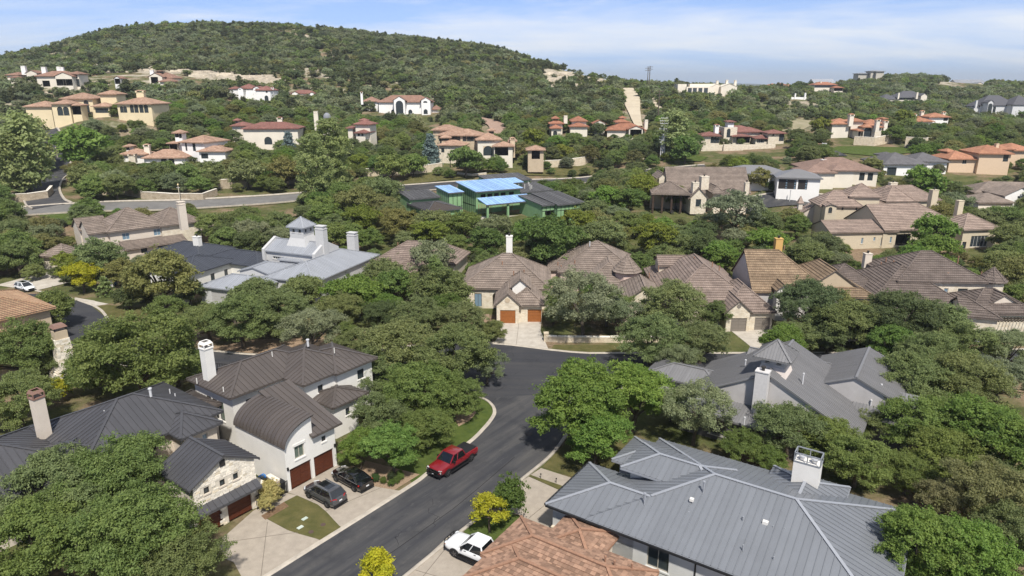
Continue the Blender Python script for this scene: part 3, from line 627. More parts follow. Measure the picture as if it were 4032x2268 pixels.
def wall_side(H, mb, p, q, z0, z1, ops, rec=.16, mi=0):
    """one wall from p to q (outside on the right of travel) with real openings; ops: (s, zb, w, h, kind)"""
    L = hypot(q[0]-p[0], q[1]-p[1]); 
    if L < .05: return
    ux, uy = (q[0]-p[0])/L, (q[1]-p[1])/L; nx, ny = uy, -ux          # outward normal
    pt = lambda s, z, d=0.: (p[0]+ux*s+nx*d, p[1]+uy*s+ny*d, z)
    O = []
    for (s, zb, w, h, kind, *opt) in ops:
        s = s*L if 0 <= s <= 1 else s; a, b = max(.05, s-w/2), min(L-.05, s+w/2); c, d = z0+zb, min(z1-.04, z0+zb+h)
        if b-a > .1 and d-c > .1: O.append((a, b, c, d, kind, opt))
    xs = sorted({0, L, *[o[0] for o in O], *[o[1] for o in O]}); zs = sorted({z0, z1, *[o[2] for o in O], *[o[3] for o in O]})
    for x0, x1 in zip(xs, xs[1:]):
        for y0, y1 in zip(zs, zs[1:]):
            mx, mz = (x0+x1)/2, (y0+y1)/2
            if any(o[0] < mx < o[1] and o[2] < mz < o[3] for o in O): continue
            mb.poly([pt(x0, y0), pt(x1, y0), pt(x1, y1), pt(x0, y1)], mi, uv=[(x0, y0), (x1, y0), (x1, y1), (x0, y1)])
    for a, b, c, d, kind, opt in O:
        for e in (((a, c), (b, c)), ((b, c), (b, d)), ((b, d), (a, d)), ((a, d), (a, c))):
            (x0, y0), (x1, y1) = e; mb.poly([pt(x0, y0), pt(x1, y1), pt(x1, y1, -rec), pt(x0, y0, -rec)], mi)
        opening(H, pt, a, b, c, d, kind, opt, rec)
def opening(H, pt, a, b, c, d, kind, opt, rec):
    def bx(mb, x0, x1, y0, y1, d0, d1, mi=0, tint=.5): mb.hexa([pt(x0, y0, d1), pt(x1, y0, d1), pt(x1, y0, d0), pt(x0, y0, d0), pt(x0, y1, d1), pt(x1, y1, d1), pt(x1, y1, d0), pt(x0, y1, d0)], mi, tint)
    k = kind[0]
    if k == 'w':
        fm = {'d': M_frame_d, 'w': M_frame_w, 't': M_frame_t}[kind[1] if len(kind) > 1 else 'd']; gm_ = {'b': M_pane_b, 'g': M_pane_g}.get(kind[2] if len(kind) > 2 else '', M_pane)
        f = MB(); t = .07 if b-a < 2.5 else .09
        bx(f, a, b, c, c+t, -rec, -rec+.07); bx(f, a, b, d-t, d, -rec, -rec+.07); bx(f, a, a+t, c+t, d-t, -rec, -rec+.07); bx(f, b-t, b, c+t, d-t, -rec, -rec+.07)
        n = opt[0] if opt else (2 if b-a > 1.0 else 1)
        for i in range(1, n): x = a+(b-a)*i/n; bx(f, x-.03, x+.03, c+t, d-t, -rec, -rec+.06)
        w = H.part(f, 'window', fm)
        for i in range(n):
            g = MB(); x0, x1 = a+(b-a)*i/n+(t if i == 0 else .03), a+(b-a)*(i+1)/n-(t if i == n-1 else .03)
            g.quad([pt(x0, c+t, -rec+.02), pt(x1, c+t, -rec+.02), pt(x1, d-t, -rec+.02), pt(x0, d-t, -rec+.02)]); H.part(g, 'pane', gm_, w)
        if H.det >= 1:
            s = MB(); bx(s, a-.1, b+.1, c-.14, c-.003, -.0, .07); H.part(s, 'sill', H.trim, w)
            if len(opt) > 1: s = MB(); bx(s, a-.15, b+.15, d+.003, d+.26, -.0, .06); H.part(s, 'lintel', H.trim, w)
    elif k == 'g':
        m = {'w': M_wood, 'o': M_wood_o, 'g': M_gdoor, 'l': M_gdoor_l, 'b': M_frame_d}[kind[1]]; f = MB(); bx(f, a, b, c, d, -rec-.05, -rec); w = H.part(f, 'garage_door', m)
        rows = 4
        for i in range(rows):
            g = MB(); z0, z1 = c+(d-c)*i/rows+.02, c+(d-c)*(i+1)/rows-.02
            for j in range(2 if b-a < 3.2 else 4):
                nn = 2 if b-a < 3.2 else 4; x0, x1 = a+(b-a)*j/nn+.05, a+(b-a)*(j+1)/nn-.05; bx(g, x0, x1, z0, z1, -rec+.003, -rec+.03, tint=rnd.random())
            H.part(g, 'door_panel', m, w)
            if kind == 'gb' and i < 4:
                g = MB(); bx(g, b-.55, b-.15, z0+.12, z1-.12, -rec+.035, -rec+.045); H.part(g, 'pane', M_pane_b, w)
    elif k == 'd':
        f = MB(); bx(f, a, b, c, d, -rec-.03, -rec+.02); w = H.part(f, 'door', M_wood if kind != 'dk' else M_frame_d); g = MB(); bx(g, b-.2, b-.12, c+.9, c+1.15, -rec+.02, -rec+.08); H.part(g, 'handle', M_frame_d, w)
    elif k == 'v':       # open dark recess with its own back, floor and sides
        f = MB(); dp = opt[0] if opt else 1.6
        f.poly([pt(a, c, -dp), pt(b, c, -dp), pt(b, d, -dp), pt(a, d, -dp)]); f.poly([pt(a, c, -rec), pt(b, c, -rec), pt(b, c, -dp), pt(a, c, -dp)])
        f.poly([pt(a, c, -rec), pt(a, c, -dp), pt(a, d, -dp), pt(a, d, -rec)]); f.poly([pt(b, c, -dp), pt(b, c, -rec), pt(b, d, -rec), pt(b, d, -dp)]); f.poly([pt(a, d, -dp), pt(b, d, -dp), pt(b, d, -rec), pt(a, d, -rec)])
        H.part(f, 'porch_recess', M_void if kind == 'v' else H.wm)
        if 'a' in kind: arch_head(H, pt, a, b, c, d, rec)
    if 'a' in kind and k == 'w': arch_head(H, pt, a, b, c, d, rec)
def arch_head(H, pt, a, b, c, d, rec):
    """fills the corners of a rectangular opening so that its head is a round arch"""
    r = (b-a)/2; cx_ = (a+b)/2; zc = d-min(r, (d-c)*.6); k = (d-zc)/r; mb = MB()
    for sg in (-1, 1):
        prev = None
        for i in range(9):
            t = pi/2*i/8; x = cx_+sg*r*cos(t); z = zc+r*k*sin(t)
            if prev:
                q = [pt(prev[0], prev[1], -.004), pt(x, z, -.004), pt(x, d, -.004), pt(prev[0], d, -.004)]
                mb.poly(q if sg < 0 else q[::-1]); mb.poly([pt(prev[0], prev[1], -.004), pt(x, z, -.004), pt(x, z, -rec), pt(prev[0], prev[1], -rec)])
            prev = (x, z)
    H.part(mb, 'arch', H.wm)
def block(H, A, z, ang, w, d, cut=None, roof='hip', ax='u', ends='hh', p=None, ov=None, wins=(), zb=None, rm=None, wm=None, cov=None, det=None, walls=True, rake=.25, cell=None, capw=None, mir=False):
    """a rectangular wing under one roof. A: front-left eave corner (photo pixel at height z, or world x,y,'w'); ang: direction of the front eave in degrees"""
    p = H.p if p is None else p; ov = H.ov if ov is None else ov; rm = rm or H.rm; wm = wm or H.wm; cov = cov or H.cov; det = H.det if det is None else det; zb = H.loc[2] if zb is None else zb
    o = (A[0], A[1]) if len(A) == 3 else gp(A[0], A[1], z)
    u = (cos(radians(ang)), sin(radians(ang))); v = (-u[1], u[0])
    if mir: o = (o[0]-u[0]*w, o[1]-u[1]*w)
    Q = lambda a, b, zz: (o[0]+u[0]*a+v[0]*b, o[1]+u[1]*a+v[1]*b, zz)
    # wall insets
    g0 = ends[0] == 'g'; g1 = ends[1] == 'g'
    if roof in ('hip', 'gable'):
        il, ir, iF, ik = ov, ov, ov, ov
        if ax == 'u':
            if g0: il = rake
            if g1: ir = rake
        else:
            if g0: iF = rake
            if g1: ik = rake
    elif roof == 'shed': il = ir = rake; iF = ik = ov
    else: il = ir = iF = ik = ov if roof != 'flat' else 0
    x0, x1, y0, y1 = il, w-ir, iF, d-ik
    ops = {'f': [], 'r': [], 'k': [], 'l': []}
    for wn_ in wins: ops[wn_[0]].append(wn_[1:])
    faces = []; edges = []
    mb = MB(); C = {'f': (Q(x0, y0, 0), Q(x1, y0, 0)), 'r': (Q(x1, y0, 0), Q(x1, y1, 0)), 'k': (Q(x1, y1, 0), Q(x0, y1, 0)), 'l': (Q(x0, y1, 0), Q(x0, y0, 0))}
    zt = z+1.05 if roof == 'flat' and p > 0 and p > 1 else z
    if walls:
        zlow = zb-(1.2 if H.det else 4.5)
        for sd_ in 'frkl': wall_side(H, mb, C[sd_][0], C[sd_][1], zlow if not ops[sd_] else zb, zt, ops[sd_])
        for sd_ in 'frkl':
            if ops[sd_]: mb.wall(C[sd_][0], C[sd_][1], zlow, zb)
    core = MB(); tri = []
    if roof in ('hip', 'gable'):
        if ax == 'u': Lw, Ld = w, d; R = lambda a, b, zz: Q(a, b, zz)
        else: Lw, Ld = d, w; R = lambda a, b, zz: Q(w-b, a, zz) 
        h = p*Ld/2; i0 = 0 if g0 else min(Ld/2, Lw/2 if not g1 else Lw); i1 = 0 if g1 else min(Ld/2, Lw/2 if not g0 else Lw)
        if not g0 and not g1 and Lw < Ld: h = p*Lw/2
        zr = z+h; a0, a1 = i0, Lw-i1
        if not g0 and not g1 and Lw < Ld: a0 = a1 = Lw/2
        faces = [[R(0, 0, z), R(Lw, 0, z), R(a1, Ld/2, zr), R(a0, Ld/2, zr)], [R(Lw, Ld, z), R(0, Ld, z), R(a0, Ld/2, zr), R(a1, Ld/2, zr)]]
        if a1-a0 < .02: faces = [[f[0], f[1], f[2]] for f in faces]
        edges = [(R(a0, Ld/2, zr), R(a1, Ld/2, zr))]
        if not g0: faces.append([R(0, Ld, z), R(0, 0, z), R(a0, Ld/2, zr)]); edges += [(R(0, 0, z), R(a0, Ld/2, zr)), (R(0, Ld, z), R(a0, Ld/2, zr))]
        if not g1: faces.append([R(Lw, 0, z), R(Lw, Ld, z), R(a1, Ld/2, zr)]); edges += [(R(Lw, 0, z), R(a1, Ld/2, zr)), (R(Lw, Ld, z), R(a1, Ld/2, zr))]
        s0, s1 = (rake if g0 else 0), (Lw-rake if g1 else Lw); c0, c1 = (rake if g0 else a0), (Lw-rake if g1 else a1); k = .995
        zc = z+h*k-.04
        b4 = [R(s0, 0, z), R(s1, 0, z), R(s1, Ld, z), R(s0, Ld, z)]
        core.poly(b4[::-1]); core.poly([b4[0], b4[1], R(c1, Ld/2, zc), R(c0, Ld/2, zc)]); core.poly([b4[2], b4[3], R(c0, Ld/2, zc), R(c1, Ld/2, zc)])
        for g, bb, cc in ((g0, (b4[3], b4[0]), R(c0, Ld/2, zc)), (g1, (b4[1], b4[2]), R(c1, Ld/2, zc))):
            if g:
                # gable wall stops at the wall lines
                y_0, y_1 = ov, Ld-ov; s_ = s0 if cc == R(c0, Ld/2, zc) else s1
                P5 = [R(s_, 0, z), R(s_, Ld, z), R(s_, Ld/2, zc)]
                if s_ == s0: P5 = [P5[1], P5[0], P5[2]]
                core.poly(P5, 1, uv=[(0, z), (Ld, z), (Ld/2, zc)])
            else: core.poly([bb[0], bb[1], cc])
    elif roof == 'shed':      # rises from the front eave to the back
        zr = z+p*d; faces = [[Q(0, 0, z), Q(w, 0, z), Q(w, d, zr), Q(0, d, zr)]]
        a, b = rake, w-rake; zf = z+p*y0; zk = z+p*y1
        core.poly([Q(a, y0, z), Q(b, y0, z), Q(b, y0, zf-.05), Q(a, y0, zf-.05)], 1, uv=[(0, z), (w, z), (w, zf), (0, zf)]); core.poly([Q(b, y1, z), Q(a, y1, z), Q(a, y1, zk-.05), Q(b, y1, zk-.05)], 1, uv=[(0, z), (w, z), (w, zk), (0, zk)])
        for x in (a, b):
            P4 = [Q(x, y1, z), Q(x, y0, z), Q(x, y0, zf-.05), Q(x, y1, zk-.05)]; U4 = [(0, z), (d, z), (d, zf), (0, zk)]
            if x == b: P4 = P4[::-1]; U4 = U4[::-1]
            core.poly(P4, 1, uv=U4)
        edges = []
    elif roof == 'pyr':
        zr = z+p*min(w, d)/2; ap = Q(w/2, d/2, zr); c4 = [Q(0, 0, z), Q(w, 0, z), Q(w, d, z), Q(0, d, z)]
        faces = [[c4[i], c4[(i+1) % 4], ap] for i in range(4)]; edges = [(c, ap) for c in c4]; core.poly(c4[::-1])
    elif roof == 'flat':
        t = .25; zp = z+.5
        if walls: 
            for sd_ in 'frkl': mb.wall(C[sd_][0], C[sd_][1], z, zp)
        for a, b in (((0, 0), (w, 0)), ((w, 0), (w, d)), ((w, d), (0, d)), ((0, d), (0, 0))):
            ia = (min(max(a[0], t), w-t), min(max(a[1], t), d-t)); ib = (min(max(b[0], t), w-t), min(max(b[1], t), d-t))
            mb.poly([Q(*a, zp), Q(*b, zp), Q(*ib, zp), Q(*ia, zp)]); mb.poly([Q(*ib, zp), Q(*ib, z), Q(*ia, z), Q(*ia, zp)])
        core.poly([Q(t, t, z+.05), Q(w-t, t, z+.05), Q(w-t, d-t, z+.05), Q(t, d-t, z+.05)])
    if mb.f: H.part(mb, 'wall', wm)
    if not core.f: core.poly([faces[0][0], faces[0][1], faces[0][2]])
    fas = H.fascia
    if roof not in ('flat',) and faces:      # eave board under the edge
        for F in faces:
            a, b = Vector(F[0]), Vector(F[1]); d_ = (b-a)
            if d_.length > .1 and abs(d_.z) < .01: core.bar(a-Vector((0, 0, fas/2+.02)), b-Vector((0, 0, fas/2+.02)), .09, fas)
    ro = H.part(core, 'roof', [H.capm if roof != 'flat' else rm, wm])
    for F in faces: cover(H, ro, Face(F), rm, cov, det, cell)
    if cut: edges[cut[0]] = (tuple(Vector(edges[cut[0]][0]).lerp(Vector(edges[cut[0]][1]), cut[1])), edges[cut[0]][1])
    if edges and det >= 1: caps(H, ro, edges, H.capm, w=capw or (.26 if cov == 'seam' else .24), h=.06 if cov == 'seam' else .10, lift=.09 if cov == 'seam' else .12)
    H.last = dict(Q=Q, o=o, u=u, v=v, z=z, w=w, d=d)
    return ro
def chimney(H, P, ang, w, d, z0, z1, m, cap='open', capm=None, parent=None):
    """P: photo pixel of the shaft's base centre at z0, or world (x, y, 'w')"""
    c = (P[0], P[1]) if len(P) == 3 else gp(P[0], P[1], z0); u = (cos(radians(ang)), sin(radians(ang))); capm = capm or m
    mb = MB(); zz_ = z1
    for sd_ in range(4):
        pass
    mb.box(c, u, w, d, z0-1.2, z1); ch = H.part(mb, 'chimney', m)
    v = (-u[1], u[0]); cr = [(c[0]+a*w*.5*u[0]+b*d*.5*v[0], c[1]+a*w*.5*u[1]+b*d*.5*v[1]) for a, b in ((-1, -1), (1, -1), (1, 1), (-1, 1))]
    t = MB(); t.box(c, u, w+.14, d+.14, z1, z1+.12); H.part(t, 'chimney_crown', capm, ch)
    if cap == 'open':     # louvred box with corner posts and a sloped collar
        for a, b in cr: t = MB(); t.box((a, b), u, .09, .09, z1+.12, z1+.55); H.part(t, 'cap_post', capm, ch)
        t = MB(); R = lambda k, z: [(c[0]+a*w*.5*k*u[0]+b*d*.5*k*v[0], c[1]+a*w*.5*k*u[1]+b*d*.5*k*v[1], z) for a, b in ((-1, -1), (1, -1), (1, 1), (-1, 1))]
        a, b = R(1.1, z1+.55), R(.8, z1+.85); b2 = R(.62, z1+.82)
        for i in range(4): j = (i+1) % 4; t.quad([a[i], a[j], b[j], b[i]]); t.quad([b[i], b[j], b2[j], b2[i]]); t.quad([b2[i], b2[j], a[j], a[i]])
        H.part(t, 'cap_hood', capm, ch)
        t = MB(); t.tube([(c[0], c[1], z1+.1), (c[0], c[1], z1+.6)], [.2, .2], 8); H.part(t, 'flue', M_gdoor, ch)
    elif cap == 'flue':
        t = MB(); t.tube([(c[0], c[1], z1+.1), (c[0], c[1], z1+.45)], [.18, .18], 8); t.tube([(c[0], c[1], z1+.46), (c[0], c[1], z1+.6)], [.26, .24], 8); H.part(t, 'flue', M_frame_d, ch)
    elif cap == 'tile':   # arcaded top under a little tiled hat
        for a, b in cr: t = MB(); t.box((a*.94+c[0]*.06, b*.94+c[1]*.06), u, w*.22, w*.22, z1+.12, z1+.8); H.part(t, 'cap_post', m, ch)
        t = MB(); t.box(c, u, w*1.25, d*1.25, z1+.8, z1+1.15, taper=.35); H.part(t, 'cap_hood', H.rm, ch)
    elif cap == 'step':
        t = MB(); t.box(c, u, w*.9, d*.9, z1+.12, z1+.55); t.box(c, u, w*1.05, d*1.05, z1+.55, z1+.7); H.part(t, 'cap_hood', capm, ch)
    return ch
def vent(H, P, z, h=.5, r=.07, m=None, hat=True):
    c = gp(P[0], P[1], z) if len(P) == 2 else P[:2]; m = m or mat('vent_pipe', (.55, .55, .56), .4); t = MB(); t.tube([(*c, z-.3), (*c, z+h)], [r, r], 8)
    o = H.part(t, 'vent_pipe', m)
    if hat: t = MB(); t.tube([(*c, z+h), (*c, z+h+.12)], [r*1.5, r*1.4], 8); H.part(t, 'vent_cap', m, o)
def fblock(H, u0, u1, vb, ve, Y, depth, ang=0., **k):
    """a wing of a far building: photo columns u0..u1, base row vb, eave row ve, at distance Y"""
    a = at(u0, ve, Y); b = at(u1, ve, Y); zb = at((u0+u1)/2, vb, Y)[2]; w = b[0]-a[0]
    ca, sa = cos(radians(ang)), sin(radians(ang)); cx_ = (a[0]+b[0])/2; wr = w/max(.5, abs(ca))*(1 if abs(ang) < 5 else .92)
    return block(H, (cx_-ca*wr/2, Y-sa*wr/2, 'w'), a[2], ang, wr, depth, zb=zb, **k)
# ------------------------------------------------------------------ near houses
M_white = mat('white_stucco', (.74, .72, .68), .9, rgb2=(.68, .66, .62), scale=.9, detail=8, bump=.1, bscale=20)
M_cream = mat('cream_stucco', (.63, .555, .47), .9, rgb2=(.57, .50, .42), scale=.8, detail=7, bump=.1, bscale=20)
M_tan = mat('tan_stucco', (.50, .405, .29), .9, rgb2=(.44, .355, .25), scale=.8, detail=7)
M_gray_st = mat('grey_stucco', (.48, .46, .45), .9, rgb2=(.42, .40, .39), scale=.8, detail=7)
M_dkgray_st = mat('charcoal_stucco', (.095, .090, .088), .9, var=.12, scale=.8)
M_stone = stone_mat('limestone_rubble', (.68, .60, .47), (.52, .42, .29), (.56, .49, .39), .5, .24)
M_stone_s = mat('limestone_block', (.76, .70, .60), .95, var=.10, scale=2.5, tint=.16, bump=.5, bscale=7)
M_stone_y = mat('ochre_limestone_block', (.66, .575, .44), .95, var=.10, scale=2.5, tint=.14, bump=.5, bscale=7)
M_mortar = mat('mortar', (.60, .545, .455), .95, var=.08, scale=3)
M_rbrown = mat('brown_seam_metal', (.106, .09, .081), .42, var=.06, scale=.5, tint=.10, spec=.5, metal=.25)
M_rchar = mat('charcoal_seam_metal', (.080, .079, .085), .42, var=.06, scale=.5, tint=.10, spec=.5, metal=.25)
M_rgrey = mat('grey_seam_metal', (.185, .196, .215), .45, var=.05, scale=.4, tint=.05, spec=.5, metal=.2)
M_rgrey2 = mat('mid_grey_seam_metal', (.20, .197, .20), .45, var=.05, scale=.4, tint=.08, spec=.5, metal=.2)
M_rnavy = mat('dark_blue_seam_metal', (.066, .072, .088), .42, var=.06, scale=.4, tint=.10, spec=.5, metal=.25)
M_rsilver = mat('pale_grey_seam_metal', (.33, .345, .375), .45, var=.05, scale=.3, tint=.06, spec=.5, metal=.2)
M_shin = mat('orange_clay_tile', (.295, .185, .128), .88, rgb2=(.235, .142, .098), scale=2.5, detail=6, tint=.34)
M_shin_cap = mat('orange_ridge_tile', (.29, .165, .108), .85, var=.15, scale=5)
T_left = tile_mat('ochre_tile', (.42, .285, .175), (.34, .20, .125), (.10, .065, .045), .34, .40, .2)
AL = 53.5; UL = (cos(radians(AL)), sin(radians(AL))); VL = (-UL[1], UL[0])
def loc(o, u, v, a, b): return (o[0]+u[0]*a+v[0]*b, o[1]+u[1]*a+v[1]*b)

# --- white house with the brown barrel roof
H = House('white_stucco_house', 'white stucco house with brown barrel vaulted garage roof behind two dark cars', (-24, 64, 0), det=2, wm=M_white, rm=M_rbrown, cov='seam', ov=.55, p=.4, trim=M_white, cell=.58)
A1 = (-29.8, 65.8); block(H, (*A1, 'w'), 6.3, AL, 13, 8.6, wins=[('l', .68, 2.6, .95, 2.3, 'wdg', 1), ('l', .52, 2.6, .95, 2.3, 'wdg', 1), ('l', .36, 2.6, .95, 2.3, 'wdg', 1), ('f', 1.9, 3.9, .7, 1.3, 'wd', 1), ('f', 4.6, 4.3, .65, 1.25, 'wdg', 1), ('f', 5.7, 4.3, .65, 1.25, 'wdg', 1), ('f', 6.8, 4.3, .65, 1.25, 'wdg', 1)])
A2 = (-23.0, 69.0); block(H, (*A2, 'w'), 6.3, AL, 8.6, 10.5, wins=[('f', 2.1, 4.4, .7, .9, 'wd', 1)])
A3 = loc(A2, UL, VL, 4.2, -.45); block(H, (*A3, 'w'), 6.28, AL, 6.4, 8.6, wins=[('f', 3.5, 4.2, 1., 1.2, 'wd')])
block(H, (*loc(A2, UL, VL, 1.3, -3.2), 'w'), 4.0, AL, 5.2, 5.2, p=.33, ov=.35, wins=[('f', 1.9, 2.2, .6, .9, 'wd', 1), ('f', 3.9, .1, 1.1, 2.3, 'd')])
block(H, (*loc(A1, UL, VL, -5.2, 3.0), 'w'), 4.6, AL, 6, 6, p=.4)
GO = (-21.8, 58.2); q = lambda a, b: loc(GO, UL, VL, a, b); DG = 8.2
mb = MB(); fr = [(1.62, 0, 2.5, 2.27, 'gw'), (4.44, 0, 2.44, 2.25, 'gw'), (1.68, 3.0, 1.12, 1.4, 'wtg', 2, 1), (4.62, 3.45, .52, .62, 'wd', 1)]
wall_side(H, mb, q(0, 0), q(6, 0), 0, 4.82, fr, rec=.2); wall_side(H, mb, q(6, 0), q(6, DG), 0, 4.82, [(.3, 2.9, .8, 1.1, 'wd', 1)]); mb.wall(q(0, DG), q(0, 0), 0, 4.82)
arc = [(3.6-3.78*cos(radians(t)), 4.75+2.3*sin(radians(t))) for t in np.linspace(3, 87, 15)]
inn = [(max(0, a), z-.12) for a, z in arc if a < 3.3]+[(3.3, 6.9)]
mb.poly([(*q(0, 0), 4.82), (*q(3.3, 0), 4.82)]+[(*q(a, 0), max(4.83, z)) for a, z in inn[::-1]])
mb.wall(q(3.3, 0), q(3.3, DG), 4.82, 6.95); mb.wall(q(6, .5), q(6, DG), 4.82, 5.1)
H.part(mb, 'wall', M_white)
vr = MB(); bot = [(*q(a, -.35), z-.1) for a, z in arc]; bk = [(*q(a, DG), z-.1) for a, z in arc]
for i in range(len(arc)-1): vr.quad([bot[i], bot[i+1], bk[i+1], bk[i]])
vo = H.part(vr, 'roof', M_rbrown, label='brown metal barrel vault roof')
npan = 15
for k in range(npan):
    y0, y1 = -.4+(DG+.4)*k/npan, -.4+(DG+.4)*(k+1)/npan; mb = MB(); ti = rnd.random()
    for (a0, z0), (a1, z1) in zip(arc, arc[1:]):
        n_ = Vector((z0-z1, a1-a0)).normalized()
        for ya, yb, h in ((y0, y1, 0.), (y0, y0+.06, .06)):
            f = lambda a, z, y, hh: (*q(a+n_.x*hh, y), z+n_.y*hh)
            mb.poly([f(a0, z0, ya, h), f(a0, z0, yb, h), f(a1, z1, yb, h), f(a1, z1, ya, h)], 0, ti)
            if h: mb.poly([f(a0, z0, yb, 0), f(a1, z1, yb, 0), f(a1, z1, yb, h), f(a0, z0, yb, h)], 0, ti); mb.poly([f(a0, z0, ya, 0), f(a1, z1, ya, 0), f(a1, z1, ya, h), f(a0, z0, ya, h)], 0, ti)
    H.part(mb, 'roof_panel', M_rbrown, vo)
block(H, (*q(2.95, -.45), 'w'), 4.82, AL, 3.75, DG+.3, roof='shed', p=.30, walls=False, rake=.3)
chimney(H, (-33.7, 70.2, 'w'), AL+4, 1.05, .95, 7.0, 10.3, M_white, 'open')
for P, z in ((b2_ := (600+497*.352, 1300+570*.352), 6.8), ((600+795*.352, 1300+670*.352), 6.7), ((600+1340*.352, 1300+272*.352), 8.0), ((600+2035*.352, 1300+230*.352), 7.9)): vent(H, P, z, .35, .06, M_frame_w, False)
vent(H, (600+1740*.352, 1300+155*.352), 8.1, .5, .14)
for s in (.15, 5.85):
    mb = MB(); c = q(s, -.06); mb.box(c, UL, .16, .12, 2.3, 2.62); H.part(mb, 'wall_lamp', M_metal_d)
H.finish()

# --- charcoal roofed house with the stone garage
H = House('charcoal_roof_house', 'cream house with charcoal metal hip roof and white limestone garage at lower edge', (-34, 56, 0), det=2, wm=M_cream, rm=M_rchar, cov='seam', ov=.5, p=.42, trim=M_cream, cell=.58)
CR = (-30.1, 64.6)
block(H, (*loc(CR, UL, VL, -13.5, 0), 'w'), 5.5, AL, 13.5, 12, wins=[('f', 5.8, 4.05, .55, .85, 'wd', 1)])
block(H, (*loc(CR, UL, VL, -5.8, -2.2), 'w'), 5.47, AL, 4.4, 7, wins=[('f', 1.05, 3.95, .55, .8, 'wwb', 1), ('f', 2.15, 3.95, .55, .8, 'wwb', 1)])
block(H, (*loc(CR, UL, VL, -27, 1.2), 'w'), 4.6, AL, 15.5, 13.2)
block(H, (*loc(CR, UL, VL, -16.5, -1.5), 'w'), 5.0, AL, 7, 10)
GB = (-26.5, 52.3); q = lambda a, b: loc(GB, UL, VL, a, b)
H.wm = M_mortar
block(H, (*q(-1.85, -.3), 'w'), 5.0, AL, 6.75, 5.6, ax='v', ends='gg', p=.52, ov=.4, rake=.3, wins=[('f', 4.05, 0, 2.42, 2.15, 'gw'), ('f', 1.15, 0, 2.3, 2.15, 'gw'), ('f', 4.0, 3.85, .5, .62, 'wd', 1), ('f', 2.7, 3.85, .5, .62, 'wd', 1), ('f', 1.2, 3.85, .5, .62, 'wd', 1)])
# limestone blocks of the garage gable, each its own stone
stn = MB(); q0 = q(-1.45, 0); x0w, x1w = -1.45, 4.5; hole = [(-1.9+.05+1.15-1.2, 0, 2.4, 2.2), (-1.45+4.05-1.27, 0, 2.54, 2.2)] + [(-1.45+s-.33, 3.75, .66, .8) for s in (4.0, 2.7, 1.2)]+[(1.2, 5.7, .5, .7)]
top = lambda a: 5.0+.52*(3.375-abs(a-1.525))-.22
z = .0
while z < 6.7:
    hh = rnd.uniform(.17, .27); a = x0w-rnd.random()*.3
    while a < x1w:
        w = rnd.uniform(.24, .62); a0, a1 = max(a, x0w), min(a+w-.02, x1w); a += w
        if a1-a0 < .1: continue
        zt = min(z+hh-.02, top(a0), top(a1))
        if zt-z < .08 or any(a0 < h_[0]+h_[2] and a1 > h_[0] and z < h_[1]+h_[3] and zt > h_[1] for h_ in hole): continue
        o1, o2 = -.02-rnd.random()*.03, -.02-rnd.random()*.03; m = MB()
        P = [(*q(a0, o1), z), (*q(a1, o2), z), (*q(a1, .02), z), (*q(a0, .02), z), (*q(a0+.02, o1), zt), (*q(a1-.02, o2), zt-.01), (*q(a1, .02), zt), (*q(a0, .02), zt)]
        m.hexa(P, 0, rnd.random()); H.piece(m, 'stone', M_stone_y if rnd.random() < .10 else M_stone_s, H.e, z)
    z += hh
mb = MB(); c = q(1.45, -.04); mb.box(c, UL, .5, .06, 5.72, 6.35); w_ = H.part(mb, 'louvre_vent', M_frame_d)
H.wm = M_cream
block(H, (*q(-1.6, -.85), 'w'), 2.5, AL, 6.1, .86, roof='shed', p=.55, walls=False, rake=.02)
chimney(H, (-45.0, 59.0, 'w'), AL+8, .98, .9, 6.6, 9.7, M_cream, 'open', mat('copper_cap', (.22, .13, .10), .5))
vent(H, (1685*.352, 1250+800*.352+20), 7.9, .55, .13)
for x, y, z in ((1170, 1070, 7.2), (1900, 830, 6.6), (1960, 880, 6.4)): vent(H, (x*.352, 1250+y*.352), z, .3, .06, None, False)
H.finish(285)

# --- tan tile house at the left edge with the stone chimney
H = House('tan_tile_house', 'tan stucco house with ochre tile roof and tapered stone chimney at left edge', (-75, 95, 0), det=2, wm=M_tan, rm=T_left, cov='course', ov=.7, p=.38, cell=.42)
B3 = (-68.7, 97.8); block(H, (*loc(B3, UL, VL, -17, 0), 'w'), 6.0, AL, 17, 15)
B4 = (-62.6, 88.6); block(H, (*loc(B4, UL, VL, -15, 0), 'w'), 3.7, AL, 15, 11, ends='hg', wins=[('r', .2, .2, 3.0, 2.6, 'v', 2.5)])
mb = MB(); c = (-59.4, 84.2); zs = [(0, 3.6, 2.6), (1.6, 3.2, 2.3), (2.0, 2.7, 2.0), (2.6, 2.3, 1.8), (3.2, 2.0, 1.6), (6.2, 1.6, 1.35)]
chs = MB(); rs = random.Random(5)
core = MB()
for (z0, w0, d0), (z1, w1, d1) in zip(zs, zs[1:]): core.box(c, UL, w0-.1, d0-.1, z0, z1, taper=(w1-.1)/(w0-.1))
ch = H.part(core, 'chimney', M_mortar)
